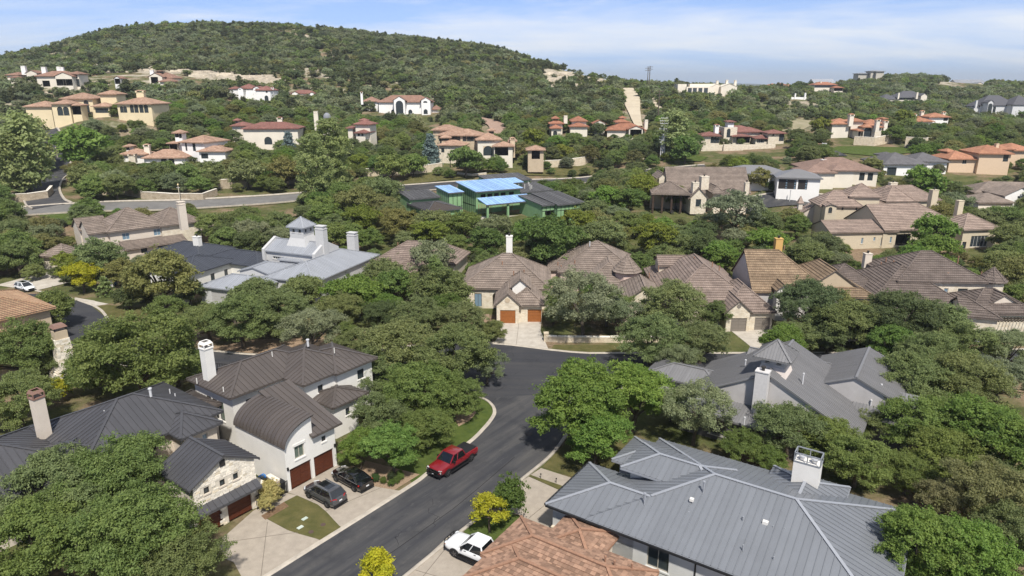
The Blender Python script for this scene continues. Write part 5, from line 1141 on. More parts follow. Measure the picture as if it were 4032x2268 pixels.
for a in (.6, 6.6, 12.8): mb = MB(); mb.box(loc(porch, ua, va, a, .6), ua, .5, .5, zb0, 8.9); H.part(mb, 'porch_post', M_green)
for a0, w in ((1.2, 4.5), (8.5, 4.0)):
    mb = MB()
    for k in range(int(w/.45)): mb.box(loc(hall, ua, va, a0+k*.45, .8), ua, .06, .1, zb0, zb0+2.9)
    H.part(mb, 'wall_stud', M_stud)
mb = MB(); mb.box(loc(hall, ua, va, 7, -2.6), ua, 17, 6, zb0-1.5, zb0+.12); H.part(mb, 'foundation_slab', M_conc_w)
for (A0, z, w, d, rot, rm_) in ((a2(1790, 1075), 11.2, 4.6, 9, A, M_blue),): block(H, A0, z, rot, w, d, roof='shed', p=.08, wins=[('f', .5, .2, 2.4, 2.2, 'v', 1)], rake=.3, ov=.6)
lb = gp(*a2(1790, 1075), 11.2); sheath(loc(lb, ua, va, .3, .6), 4, zb0, 11.1); sheath(loc(lb, ua, va, .3, .6), 7, zb0, 11.1, 'l')
block(H, (*gp(*a2(1600, 1245), 8.2), 'w'), 8.2, A, 9.5, 14, roof='hip', p=.22, rm=M_felt, cov='course', cell=.3)
block(H, (*loc(lb, ua, va, -9, 5), 'w'), 9.6, A, 9, 8, roof='shed', p=.12, rm=M_felt)
rwn = gp(*a3(410, 1180), 9.0); block(H, (*loc(rwn, ua, va, -3.2, 0), 'w'), 9.0, A, 8.0, 12, roof='shed', p=.08, rm=M_felt, wins=[('f', .35, .4, 3.2, 2, 'v', 1)], rake=.3)
sheath(loc(rwn, ua, va, -2.8, .5), 7, zb0, 9)
rw2 = gp(*a3(705, 1145), 9.4); block(H, (*loc(rw2, ua, va, -8.5, 0), 'w'), 9.0, A, 8.8, 13, roof='shed', p=.10, rm=M_felt, wins=[('f', .5, .3, 4, 2.2, 'v', 1)], rake=.3)
sheath(loc(rw2, ua, va, -8.2, .5), 8, zb0, 9)
block(H, (*loc(hall, ua, va, 15.5, 3), 'w'), 9.6, A, 11, 10, roof='shed', p=.1, rm=M_felt)
block(H, (*loc(hall, ua, va, 11, 12.5), 'w'), 11.6, A, 14, 8, roof='shed', p=.14, rm=M_felt); block(H, (*loc(hall, ua, va, 13.5, 9.5), 'w'), 11.4, A, 7, 5, roof='shed', p=.15)
for k in range(8): c = loc(hall, ua, va, 15+rnd.random()*9, 3+rnd.random()*8); mb = MB(); mb.tube([(*c, 9.5), (*c, 11.0+rnd.random()*.4)], [.09, .09], 6); H.part(mb, 'vent_pipe', M_frame_w)
H.finish()
# ------------------------------------------------------------------ far houses and villas on the slopes
T_sal = tile_mat('salmon_barrel_tile', (.43, .29, .21), (.33, .20, .14), (.18, .11, .08), .5, .55, .3)
T_red = tile_mat('red_barrel_tile', (.37, .175, .11), (.29, .13, .08), (.15, .06, .04), .5, .6, .25)
T_mar = tile_mat('maroon_tile', (.26, .125, .10), (.20, .095, .08), (.10, .05, .045), .5, .6, .25)
T_fbr = tile_mat('far_brown_tile', (.30, .18, .13), (.24, .14, .105), (.12, .07, .055), .5, .6, .25)
T_org = tile_mat('bright_orange_tile', (.42, .21, .125), (.34, .16, .10), (.18, .08, .05), .5, .6, .25)
T_shg = tile_mat('grey_shingle', (.15, .145, .15), (.12, .115, .12), (.07, .07, .07), .5, .4, .25)
T_shb = tile_mat('brown_shingle', (.28, .19, .15), (.23, .155, .125), (.12, .08, .065), .5, .4, .25)
M_yel = mat('yellow_stucco', (.70, .585, .385), .9, var=.06, scale=.3)
M_crm2 = mat('ivory_stucco', (.70, .64, .54), .9, var=.06, scale=.3)
M_wht2 = mat('bright_white_stucco', (.80, .785, .76), .9, var=.04, scale=.3)
M_far_roof = mat('far_grey_roof', (.22, .23, .25), .8, var=.1, scale=.2)
def base(k): return at(*BASE[k])
def FH(k, name, label, wm, rm, ov=.8, p=.36, Y=None):
    h = House(name, label, base(k), det=0, wm=wm, rm=rm, cov='flat', ov=ov, p=p, fascia=.25); h.Y = BASE[k][2]; return h
def fb(H, cr, x0, x1, yb, ye, depth, dy=0., ang=0., **k): fblock(H, cr(x0, 0)[0], cr(x1, 0)[0], cr(0, yb)[1], cr(0, ye)[1], H.Y+dy, depth, ang, **k)
def fch(H, cr, x0, x1, yb, yt, dy=0., m=None, cap='tile'):
    a = at(*cr(x0, yb), H.Y+dy); b = at(*cr(x1, yb), H.Y+dy); t = at(*cr(x0, yt), H.Y+dy); w = b[0]-a[0]; hcap = 1.15 if cap == 'tile' else .7
    chimney(H, ((a[0]+b[0])/2, H.Y+dy, 'w'), 8, w, w*.85, a[2], max(a[2]+.6, t[2]-hcap), m or H.wm, cap)
ar = lambda s, zb, w, h, n=1: ('f', s, zb, w, h, 'wda', n)
# yellow mansion
H = FH('H27', 'yellow_mansion', 'long yellow mansion with salmon tile roofs and arched windows on the left slope', M_yel, T_sal)
fb(H, a1, 200, 480, 620, 512, 14, dy=4, ang=6); fb(H, a1, 440, 650, 625, 487, 12, ang=6, wins=[ar(.42, 1.2, 2.2, 3.6, 2), ar(.75, 1.2, 2.2, 3.6, 2)])
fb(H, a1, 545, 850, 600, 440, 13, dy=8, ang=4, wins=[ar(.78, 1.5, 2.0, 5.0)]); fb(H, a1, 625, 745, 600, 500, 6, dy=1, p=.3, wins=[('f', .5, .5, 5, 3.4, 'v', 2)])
fb(H, a1, 830, 1010, 600, 510, 8, dy=5, wins=[('f', .5, 1.2, 5.5, 2, 'wd', 4)]); fb(H, a1, 1020, 1420, 640, 488, 14, ang=-6, wins=[ar(.12, 3, 1.6, 2.6), ar(.22, 3, 1.6, 2.6), ar(.42, 3, 1.7, 3.2), ar(.55, 3, 1.8, 3.4), ar(.70, 3, 1.8, 3.4), ar(.84, 3, 1.8, 3.4)])
fb(H, a1, 890, 1072, 520, 398, 9, dy=12, p=.4, wins=[('f', k, 8.8, 1.2, 1.5, 'wd', 1) for k in (.2, .4, .6, .8)])
fch(H, a1, 1275, 1338, 460, 360, 8); H.finish()
# white villa with cupolas
H = FH('H28', 'white_cupola_villa', 'white villa with salmon tile roofs and a tall white block above the stone wall', M_wht2, T_sal)
fb(H, a1, 1600, 1910, 1040, 842, 14, dy=4, ang=-18, wins=[('f', .55, 4.5, 1.3, 3.2, 'wd', 2), ('f', .2, 4.5, .8, 3.2, 'wd', 1)]); fb(H, a1, 1525, 1640, 1000, 850, 9, dy=6, wm=M_crm2, wins=[('f', .5, 1.5, 4.5, 5, 'v', 1)])
fb(H, a1, 1575, 1680, 830, 755, 5, dy=7, p=.5, wins=[('f', .3, 1.2, 1.4, 1.6, 'wd', 2), ('f', .8, .9, 1.1, 2.0, 'wda', 1)]); fb(H, a1, 1800, 2080, 1020, 925, 9, dy=0, wins=[('f', .2, 1, 2.5, 1.8, 'wd', 3)])
fb(H, a1, 1890, 2030, 980, 885, 8, dy=8); fb(H, a1, 1290, 1720, 1060, 985, 12, dy=-2, ang=8, p=.42, wins=[ar(.48, .6, 2, 2.2), ar(.66, .6, 2, 2.2)]); fb(H, a1, 1080, 1330, 1040, 955, 9, dy=2, p=.4)
fb(H, a1, 1125, 1200, 930, 880, 4.5, dy=5, p=.5, wins=[('f', .5, .5, 3, 1.2, 'wd', 3)]); fch(H, a1, 1338, 1385, 935, 855, 6, M_crm2); fch(H, a1, 1195, 1252, 1000, 940, -2, M_stone_w); H.finish()
# cream mansion left of the tall poplar
H = FH('H29', 'cream_mansion', 'cream mansion with long maroon tile roof and big round arch behind the blue spruce', M_crm2, T_mar)
fb(H, a2, -140, 430, 640, 482, 13, ang=5, p=.34, wins=[('f', .42, 6.5, 1.6, 2.4, 'wd', 2), ar(.44, .4, 3.0, 3.0), ('f', .6, 6.5, 1.4, 2.2, 'wd', 1)]); fb(H, a1, 2110, 2300, 760, 690, 8, dy=6); fb(H, a1, 2140, 2200, 680, 640, 3.6, dy=10, p=.6, wins=[('f', .5, .4, 1.2, 1.0, 'wd')])
fch(H, a2, 220, 262, 430, 372, 9); H.finish()
# cream mansion with onion dome
H = FH('H30', 'domed_villa', 'cream villa with maroon roofs, slim tower and small dark dome among tall trees', M_crm2, T_mar)
fb(H, a2, 905, 1040, 720, 520, 10, dy=0, ang=-10, wins=[('f', .3, 7, .8, 2.6, 'wd', 1), ('f', .7, 7, .8, 2.6, 'wd', 1), ('f', .7, .5, 1.6, 3, 'v', 1)]); fb(H, a2, 840, 920, 700, 475, 9, dy=5); fb(H, a2, 895, 1085, 640, 442, 8, dy=4, ang=-12, p=.4, wins=[('f', .6, 8.6, 1.0, .6, 'wd')])
fb(H, a2, 960, 1045, 440, 405, 4, dy=8, p=.4); fb(H, a2, 600, 740, 640, 440, 8, dy=8); fch(H, a2, 560, 598, 470, 322, 6, None, 'step')
c = at(*a2(675, 410), H.Y+6); mb = MB(); mb.tube([(c[0], c[1], c[2]-6), (c[0], c[1], c[2]+1.2)], [1.25, 1.25], 10); dm = H.part(mb, 'dome_drum', M_crm2)
mb = MB(); mb.tube([(c[0], c[1], c[2]+1.2+1.9*sin(t)) for t in np.linspace(0, 1.45, 6)], [1.5*cos(t)+.03 for t in np.linspace(0, 1.45, 6)], 12); H.part(mb, 'dome', M_far_roof, dm, smooth=True); H.finish()
# salmon villa above the dark road
H = FH('H25', 'salmon_roof_villa', 'sprawling tan stone villa with salmon barrel tile roofs and round arch above the lawn', mat('tan_stone_wall', (.52, .42, .295), .95, var=.2, scale=.8), T_sal)
fb(H, a2, 1650, 2110, 640, 545, 12, dy=9, ang=-8, wins=[('f', k, 1.6, 1.5, 2.4, 'wd', 1) for k in (.06, .15, .33, .42, .49, .64, .74, .82, .92)]); fb(H, a2, 1625, 1910, 560, 495, 10, dy=16); fb(H, a2, 1665, 1960, 810, 635, 9, dy=0, ang=-6, wm=M_stone_w, wins=[('f', .15, 4.2, 1.2, 1.6, 'wd')])
fb(H, a2, 1705, 1815, 610, 565, 5, dy=6, p=.45, wins=[('f', .5, .7, 4, 1.2, 'wd', 4)]); fb(H, a2, 2030, 2300, 740, 585, 12, dy=3, ang=6, p=.45, wm=M_crm2, wins=[('f', k, 5.6, 1.0, 1.2, 'wd', 1) for k in (.2, .32, .44, .56, .68)]+[ar(.45, .3, 3.6, 3.6)])
fb(H, a2, 2140, 2225, 540, 500, 4.5, dy=10, p=.45, wins=[('f', .5, .5, 3, 1.2, 'wd', 3)]); fb(H, a2, 2190, 2400, 740, 645, 9, dy=-1, wm=M_crm2, wins=[('f', .4, .3, 5, 3.6, 'v', 2)]); fb(H, a3, -2, 85, 640, 600, 8, dy=4)
fch(H, a2, 2355, 2400, 620, 560, 4); H.finish()
H = House('salmon_roof_lodge', 'small lodge with salmon tile roof half hidden behind the oaks near the stone wall', at(*a3(240, 740), 250), det=0, wm=M_tan, rm=T_sal, cov='flat', ov=.8, p=.4); H.Y = 250; fb(H, a3, 165, 350, 770, 680, 9, wins=[('f', .5, .2, 3, 3, 'v')]); H.finish()
# white mansion
H = FH('H26', 'white_mansion', 'white two storey mansion with tall dark arched entrance high in the middle of the slope', M_wht2, T_fbr, p=.5)
fb(H, a2, 1130, 1640, 360, 238, 14, wins=[('f', .26, 7.0, 3, 3, 'wd', 3), ('f', .58, 7.0, 3, 3, 'wd', 3), ar(.27, .8, 2.2, 2.2), ar(.60, .8, 2.2, 2.2)])
fb(H, a2, 1272, 1400, 360, 225, 10, dy=-3, roof='hip', ax='v', ends='gh', p=.62, wins=[('f', .5, .4, 4.0, 12, 'wda', 3)]); fb(H, a2, 1525, 1635, 360, 228, 8, dy=-2, roof='hip', ax='v', ends='gh', p=.6, wins=[ar(.45, 6.5, 2.2, 4.4, 2), ar(.45, .6, 2.2, 2.6, 2)])
fb(H, a2, 985, 1150, 350, 232, 11, dy=4); fb(H, a2, 1625, 1715, 360, 305, 10, dy=3, p=.8); fch(H, a2, 985, 1005, 240, 140, -1, None, 'tile'); H.finish()
# red roofed hamlet
H = FH('H31', 'red_roof_villa', 'low villa with several bright terracotta pavilion roofs and small cupolas', M_crm2, T_red, p=.45)
fb(H, a3, 385, 505, 560, 478, 9, dy=0, wins=[ar(.4, .6, 1.8, 2.0)]); fb(H, a3, 375, 520, 520, 435, 8, dy=6); fb(H, a3, 400, 480, 430, 388, 4.5, dy=8, p=.5, wins=[('f', .5, .4, 3, 1.2, 'wd', 3)])
fb(H, a3, 575, 740, 520, 412, 10, dy=5, p=.5, wins=[('f', .3, 5.2, 3, 1.2, 'wd', 2), ('f', .7, 5.2, 3, 1.2, 'wd', 2)]); fb(H, a3, 560, 750, 545, 462, 8, dy=1, p=.35); fb(H, a3, 780, 910, 520, 438, 9, dy=5, ax='v', ends='gh', roof='hip', p=.5)
fb(H, a3, 885, 1290, 560, 495, 13, dy=-2, ang=-6, p=.42, wins=[('f', .7, .5, 6, 3, 'v', 2)]); fb(H, a3, 988, 1125, 520, 422, 8, dy=4, p=.4, wins=[('f', .2, 6.5, 1.8, 1.3, 'wd'), ('f', .5, 6.5, 2.4, 1.3, 'wd'), ('f', .8, 6.5, 1.8, 1.3, 'wd')]); fb(H, a3, 1028, 1092, 400, 383, 4.5, dy=7, p=.5)
fb(H, a3, 1100, 1260, 560, 490, 6, dy=-5, ax='v', ends='gh', roof='hip', p=.4, wins=[('f', .5, .2, 5, 4, 'v', 2)]); fch(H, a3, 512, 545, 410, 362, 8, None, 'step'); fch(H, a3, 1252, 1283, 470, 400, 0, None, 'step'); H.finish()
# white stone mansion with tower
H = FH('H32', 'white_stone_mansion', 'white limestone mansion with maroon roofs, square bell tower and high terrace wall', M_stone_w, T_mar, p=.32)
fb(H, a3, 1765, 1975, 640, 548, 11, dy=0, ang=-8, wins=[ar(.6, 1, 1.3, 2.6), ar(.78, 1, 1.3, 2.6), ar(.92, 1, 1.3, 2.6)]); fb(H, a3, 1930, 2345, 620, 512, 14, dy=10); fb(H, a3, 1992, 2112, 620, 482, 7, dy=6, roof='flat', wins=[ar(.35, 2.5, 1.5, 5.0)])
fb(H, a3, 2015, 2105, 490, 418, 5.5, dy=7, p=.25, wm=M_wht2, wins=[('f', .32, 2.5, .8, 2.4, 'wd', 1), ('f', .72, 2.5, .8, 2.4, 'wd', 1)]); fb(H, a3, 2060, 2255, 620, 552, 7, dy=4, p=.2, wins=[('f', .5, .2, 9, 3.6, 'v', 2)]); fb(H, a3, 2270, 2460, 630, 572, 8, dy=1, p=.28, wins=[('f', .3, .6, 3, 2.2, 'ww', 4), ('f', .75, 1.2, 3.6, 1.8, 'wd', 3)])
fb(H, a3, 2390, 2571, 690, 525, 9, dy=0, wins=[('f', .3, 6, .8, 1.2, 'wd'), ('f', .85, 4, 2.2, 4, 'wd', 3)]); fb(H, a3, 2110, 2350, 560, 505, 9, dy=12); fch(H, a3, 1898, 1935, 500, 440, 6, M_wht2)
mb = MB()
for x0, x1, yt, yb, dy in ((1700, 1790, 700, 755, -6), (1780, 1990, 632, 735, -7), (1985, 2165, 628, 725, -8), (2165, 2460, 628, 710, -7)):
    a = at(*a3(x0, yt), H.Y+dy); b = at(*a3(x1, yt), H.Y+dy); z0 = at(*a3(x0, yb), H.Y+dy)[2]-1; mb.box(((a[0]+b[0])/2, H.Y+dy), (1, 0), b[0]-a[0], .8, z0, a[2])
H.part(mb, 'terrace_wall', M_stone_w); H.finish()
# orange roofed villa with chimneys
H = FH('H33', 'orange_roof_villa', 'cream villa with orange roofs and three tall arcaded chimneys on the right slope', M_crm2, T_org, p=.35)
fb(H, a4, 800, 990, 660, 555, 10, dy=2); fb(H, a4, 830, 985, 640, 535, 8, dy=5); fb(H, a4, 970, 1120, 660, 530, 10, dy=3, ang=-8, wins=[('f', k, 7, 1.8, 3.4, 'wd', 1) for k in (.4, .62, .84)]); fb(H, a4, 1085, 1290, 690, 585, 9, dy=-2, ang=-6, wins=[ar(.25, .4, 3, 5), ar(.75, 3, 1.6, 3.4)]); fb(H, a4, 1115, 1300, 640, 550, 9, dy=4); fb(H, a4, 1275, 1325, 600, 506, 5, dy=6); fb(H, a4, 1040, 1100, 690, 618, 7, dy=-3, p=.5, wins=[('f', .5, .2, 4, 3.5, 'v', 2)])
fch(H, a4, 950, 990, 550, 460, 2); fch(H, a4, 1195, 1230, 600, 508, -3); fch(H, a4, 1270, 1305, 590, 520, 0); H.finish()
H = FH('H34', 'white_orange_roof_house', 'small bright white house with orange roof and round topped chimney above dark trees', M_wht2, T_org, p=.35)
fb(H, a4, 1700, 1905, 545, 492, 10, wins=[('f', .85, .8, 2, 3, 'wd', 2)]); fb(H, a4, 1560, 1755, 560, 532, 9, dy=-2); fb(H, a4, 1545, 1620, 540, 490, 7, dy=4); fch(H, a4, 1542, 1570, 510, 460, -1); fch(H, a4, 1612, 1640, 490, 430, 8, M_crm2); fch(H, a4, 1815, 1840, 475, 450, 4, M_crm2); H.finish()
# brown gable house with patio
H = FH('H18', 'patio_gable_house', 'brown shingled gable house with two stone chimneys and a dark open patio', M_stone_w, T_br, ov=.6, p=.7); H.cov = 'course'; H.det = 1; H.cell = .5
fb(H, a3, 1475, 2230, 1230, 1075, 15, dy=8, ang=-3, p=.85, ends='gg', ax='u'); fb(H, a3, 1310, 1690, 1225, 1085, 12, dy=-4, ang=-8, p=.5, walls=False)
for k in range(5): c = at(*a3(1330+k*85, 1225), H.Y-3); mb = MB(); mb.box((c[0], c[1]), (1, 0), .5, .5, c[2]-1, c[2]+4.2); H.part(mb, 'patio_post', mat('dark_timber', (.05, .032, .022), .8))
c = at(*a3(1500, 1225), H.Y+1.5); mb = MB(); mb.box((c[0], c[1]+2), (1, 0), 11, .3, c[2]-1, c[2]+4.3); H.part(mb, 'patio_back_wall', M_tan)
fb(H, a3, 1665, 1850, 1230, 1130, 8, dy=-5, ang=0, roof='hip', ax='v', ends='gh', p=1.05, wins=[('f', .5, .8, 1.4, 2, 'wd')]); fb(H, a3, 2000, 2225, 1230, 1130, 10, dy=-2, p=.7); fb(H, a3, 1880, 1990, 1230, 1075, 9, dy=-3, roof='hip', ax='v', ends='hh', p=.95); fb(H, a3, 1375, 1475, 1120, 945, 8, dy=14, roof='hip', ax='v', ends='gg', p=1.0)
fch(H, a3, 1688, 1745, 1085, 955, -3, M_stone_w, 'flue'); fch(H, a3, 1765, 1838, 1000, 900, 2, M_stone_w, 'flue'); fch(H, a3, 2172, 2210, 1060, 955, 3, M_stone_w, 'flue'); H.finish()
# white house with three black garage doors
H = FH('H19', 'three_garage_house', 'white house with grey hip roof and three black garage doors on a pale forecourt', M_wht2, M_rgrey2, ov=.6, p=.33); H.cov = 'flat'
fb(H, a4, 290, 720, 1165, 1055, 12, ang=-14, dy=-4, wins=[('f', .14, .1, 2.6, 2.9, 'gb'), ('f', .34, .1, 2.6, 2.9, 'gb'), ('f', .60, .1, 2.6, 2.9, 'gb'), ('r', .4, 1, 1, 1.6, 'wd')]); fb(H, a4, -180, 420, 1120, 1015, 12, ang=-8, dy=6, wins=[('f', .66, .5, 1.4, 2.6, 'wd'), ('f', .3, .5, 2, 2.4, 'wd')]); H.finish()
H = FH('H20', 'brown_hip_house', 'white house under a wide brown shingle hip roof with small white chimney', M_crm2, T_shb, ov=.7, p=.36)
fb(H, a4, 560, 1270, 1100, 985, 18, ang=-6, dy=0, wins=[('f', .78, .8, 1.6, 2.4, 'wd'), ('f', .9, .8, 1.6, 2.4, 'wd')]); fb(H, a4, 800, 1040, 1080, 985, 10, dy=-3, p=.33); fb(H, a4, 560, 860, 1080, 1005, 12, dy=-4, p=.33); fch(H, a4, 702, 742, 920, 865, 8, M_wht2, 'flue'); H.finish()
H = FH('H21', 'slate_hip_house', 'white house under a broad slate grey shingle hip roof near the orange villas', M_wht2, T_shg, ov=.7, p=.42)
fb(H, a4, 1280, 1700, 1060, 930, 18, ang=-4, wins=[('f', .2, .6, 3, 3, 'wd', 2)]); fb(H, a4, 1560, 1890, 1050, 905, 14, dy=4, ang=-4); fb(H, a4, 1290, 1420, 1000, 850, 8, dy=12); H.finish()
H = FH('H22', 'peach_villa', 'peach stucco villa with orange tile hip roofs at the right edge', mat('peach_stucco', (.62, .47, .33), .9, var=.06), T_org, p=.42)
fb(H, a4, 2155, 2490, 960, 830, 14, ang=-8, wins=[('f', .3, 5.5, .8, .8, 'ww'), ('f', .45, 5.5, .8, .8, 'ww'), ('f', .6, 5.5, .8, .8, 'ww'), ('f', .85, 2, 1.6, 3, 'wd')]); fb(H, a4, 2350, 2500, 900, 790, 9, dy=8, wins=[('f', .4, 6, .8, .9, 'wd'), ('f', .7, 6, .8, .9, 'wd')]); fb(H, a4, 1880, 2180, 950, 880, 12, dy=2, wins=[('f', .55, .8, 1.4, 1.6, 'ww')]); fb(H, a4, 2450, 2700, 900, 800, 14, dy=9); fb(H, a4, 1865, 1960, 870, 812, 6, dy=8, p=.5); fch(H, a4, 2295, 2325, 800, 720, 8, None, 'flue'); H.finish()
H = FH('H23', 'right_edge_tile_house', 'brown tile gable roof house at the right edge behind a bare tree', M_crm2, T_br, ov=.5, p=.6)
fb(H, a4, 2120, 2640, 1330, 1195, 12, dy=6, ang=-10, ends='hg', p=.45); fb(H, a4, 2390, 2700, 1340, 1220, 11, dy=-2, roof='hip', ax='v', ends='gh', p=.5, wm=M_wht2, wins=[('f', .45, 3, .7, 1.6, 'wd')]); fb(H, a4, 2150, 2500, 1380, 1280, 10, dy=-4, p=.4); H.finish()
# top left hillside houses
H = FH('H42', 'hillside_brown_roof_house', 'cream house with brown roofs and pairs of square chimneys at upper left', M_crm2, T_fbr, p=.42)
fb(H, a1, 310, 660, 340, 232, 13, wins=[('f', .25, .5, 4, 3.2, 'v', 2)]); fb(H, a1, 490, 670, 330, 235, 9, dy=-4, roof='hip', ax='v', ends='gh', p=.4, wins=[('f', .3, .5, 5, 3.4, 'v', 2), ('f', .72, .5, 5, 3.4, 'v', 2)]); fb(H, a1, 600, 725, 340, 212, 10, dy=-1, p=.4, wins=[('f', .72, 5, 2.0, 2.0, 'wda'), ('f', .6, .5, 2, 4, 'wd'), ('f', .85, .5, 2, 4, 'wd')]); fb(H, a1, 225, 345, 320, 205, 10, dy=6, roof='hip', ax='v', ends='gh', p=.42); fb(H, a1, 40, 170, 320, 222, 12, dy=8); fb(H, a1, 70, 140, 330, 245, 8, dy=3)
fch(H, a1, 208, 245, 200, 138, 9, M_wht2, 'step'); fch(H, a1, 393, 430, 200, 148, 8, M_wht2, 'step'); fch(H, a1, 533, 562, 200, 146, 8, M_wht2, 'step'); fch(H, a1, 566, 592, 200, 150, 8, M_wht2, 'step'); H.finish()
H = FH('H43', 'hillside_chimney_house', 'cream house with brown gable roof and dark cupola below the limestone ledge', M_crm2, T_fbr, p=.45)
fb(H, a1, 1355, 1500, 310, 240, 10, dy=2, roof='hip', ax='v', ends='gh', p=.5, wins=[('f', .4, .5, 4, 4, 'v', 2)]); fb(H, a1, 1380, 1600, 320, 250, 12, dy=6, p=.5); fb(H, a1, 1450, 1600, 320, 282, 9, dy=-2, p=.4); fb(H, a1, 1425, 1485, 225, 185, 4, dy=8, p=.2, wm=M_frame_d); fch(H, a1, 1388, 1420, 230, 178, 6, M_wht2, 'step'); H.finish()
H = House('hillside_gable_cottage', 'tiny white gable end peeping between dark trees at upper left', at(*a1(1070, 310), 390), det=0, wm=M_wht2, rm=T_fbr, cov='flat', ov=.5, p=.6); H.Y = 390; fb(H, a1, 1040, 1110, 315, 255, 8, roof='hip', ax='v', ends='gh', p=.6, wins=[('f', .5, .5, 3, 4, 'v')]); H.finish()
H = FH('H44', 'white_gabled_house', 'bright white gabled house with maroon roofs on the left hillside', M_wht2, T_mar, ov=.4, p=.5)
fb(H, a1, 2330, 2500, 470, 362, 9, dy=0, ang=-10, wins=[('f', .75, 4.5, 1.0, 2.0, 'wd'), ar(.7, .4, 2.2, 2.8)]); fb(H, a1, 2320, 2400, 470, 345, 9, dy=4, roof='hip', ax='v', ends='gh', p=.5, wins=[('f', .5, 9, 1.2, 1.6, 'wd'), ('f', .5, 4, 1.4, 2.8, 'wd')]); fb(H, a1, 2175, 2350, 440, 348, 10, dy=6); fb(H, a1, 2180, 2240, 440, 350, 8, dy=3, roof='hip', ax='v', ends='gh', p=.5, wins=[('f', .4, 4.5, 1, 3.5, 'wda')]); fb(H, a1, 2095, 2190, 420, 350, 8, dy=8); fch(H, a1, 2500, 2520, 372, 330, 3); H.finish()
H = FH('H45', 'maroon_roof_cottage', 'white cottage showing only its long maroon roof behind hillside trees', M_wht2, T_mar, ov=.5, p=.45); fb(H, a2, 320, 560, 200, 160, 9); fb(H, a2, 340, 410, 200, 158, 7, dy=-2, roof='hip', ax='v', ends='gh', p=.5); fb(H, a2, 505, 560, 200, 160, 6, dy=-2, roof='hip', ax='v', ends='gh', p=.5); H.finish()
# ridge right of the firebreak
H = FH('H36', 'flat_roof_ridge_house', 'long cream flat roofed house with three tall chimneys on the ridge line', M_crm2, M_crm2, ov=.3, p=.3)
fb(H, a3, 1565, 1645, 150, 80, 10, roof='flat'); fb(H, a3, 1645, 1900, 175, 105, 12, dy=-2, roof='flat', wins=[('f', k, .6, 2.5, 3.8, 'wd', 2) for k in (.12, .3, .5, .7)]); fb(H, a3, 1675, 1900, 120, 78, 10, dy=6, roof='flat'); fb(H, a3, 1870, 1980, 160, 95, 12, dy=3, roof='hip', ax='v', ends='gh', p=.45); fb(H, a3, 1960, 2115, 165, 95, 12, dy=0, roof='hip', ax='v', ends='gh', p=.35)
for x, y in ((1912, 40), (2000, 33), (2078, 36)): fch(H, a3, x, x+20, 100, y, 4, None, 'step')
H.finish()
H = FH('H35', 'hilltop_modern_house', 'modern grey house with flat hat roofs crowning the small hill at right', mat('weathered_concrete', (.46, .43, .37), .9), M_far_roof, ov=1.0, p=.15)
fb(H, a4, 1160, 1300, 150, 70, 12, wins=[('f', .2, 13, 3, 5, 'wd', 2), ('f', .7, 8, 8, 4, 'wd', 3)]); fb(H, a4, 1045, 1165, 150, 92, 12, dy=4, wins=[('f', .3, 8, 6, 3.5, 'wd', 2), ('f', .7, 8, 6, 3.5, 'wd', 2)]); fb(H, a4, 1210, 1290, 130, 72, 14, dy=-3); H.finish()
H = FH('H37', 'red_roof_ridge_house', 'cream house with low red roofs on the far ridge below a pale gabled hall', M_crm2, T_red, p=.35)
fb(H, a4, 640, 860, 235, 195, 12, wins=[('f', .5, 1, 26, 4, 'wd', 6)]); fb(H, a4, 820, 920, 260, 222, 12, dy=-6, wins=[('f', .5, .5, 14, 4.5, 'v', 2)]); fch(H, a4, 692, 705, 190, 165, 4, None, 'step'); H.finish()
H = House('pale_roof_hall', 'long hall with pale metal roof on the far ridge', at(*a4(740, 200), 600), cat='hall', det=0, wm=M_crm2, rm=M_rsilver, cov='flat', ov=.5, p=.4); H.Y = 600; fb(H, a4, 640, 840, 200, 182, 14, p=.5, ends='gg'); H.finish()
H = House('orange_roof_cluster', 'low house with small orange roofs on the far ridge skyline', at(*a4(340, 215), 600), det=0, wm=M_crm2, rm=T_org, cov='flat', ov=.5, p=.35); H.Y = 600; fb(H, a4, 215, 330, 220, 203, 10); fb(H, a4, 310, 390, 220, 195, 10, dy=5, p=.4); fb(H, a4, 385, 475, 235, 215, 10, dy=-4, p=.5); H.finish()
H = FH('H38', 'white_columns_ruin', 'white walled court with two slender white pillars on the right slope', M_wht2, M_far_roof, p=.3); H.e['category'] = 'ruin'
fb(H, a4, 415, 570, 330, 318, 8, roof='flat'); fch(H, a4, 455, 468, 320, 275, 0, None, 'step'); fch(H, a4, 545, 560, 320, 270, 0, None, 'step'); H.finish()
H = FH('H39', 'dark_roof_gable_house', 'house with dark grey gables and pale chimneys among trees on the far right slope', M_crm2, M_far_roof, ov=.6, p=.6)
H.rm = mat('far_dark_roof', (.085, .085, .095), .8)
fb(H, a4, 1410, 1680, 350, 310, 14, wins=[('f', .5, 1, 30, 4, 'wd', 6)]); fb(H, a4, 1620, 1690, 350, 300, 10, dy=-4, roof='hip', ax='v', ends='gh', p=.7); fb(H, a4, 1270, 1410, 350, 325, 12, dy=2); fch(H, a4, 1405, 1420, 310, 270, -3, None, 'step'); fch(H, a4, 1572, 1590, 310, 265, -3, None, 'step'); H.finish()
H = FH('H40', 'grey_roof_skyline_house', 'large house with grey gable roofs on the skyline at far right', M_crm2, M_far_roof, ov=.6, p=.5); fb(H, a4, 1960, 2240, 240, 200, 20, p=.55, ends='gg'); fb(H, a4, 2110, 2220, 235, 200, 14, dy=-6, roof='hip', ax='v', ends='gh', p=.5, wm=M_cream); fb(H, a4, 1800, 1920, 240, 215, 16, dy=-8, p=.4); H.finish()
H = FH('H41', 'dark_roof_chateau', 'large pale chateau with steep dark slate roof at the right edge', mat('pale_blue_stucco', (.60, .60, .60), .9), MATS['far_dark_roof'], ov=.5, p=.75)
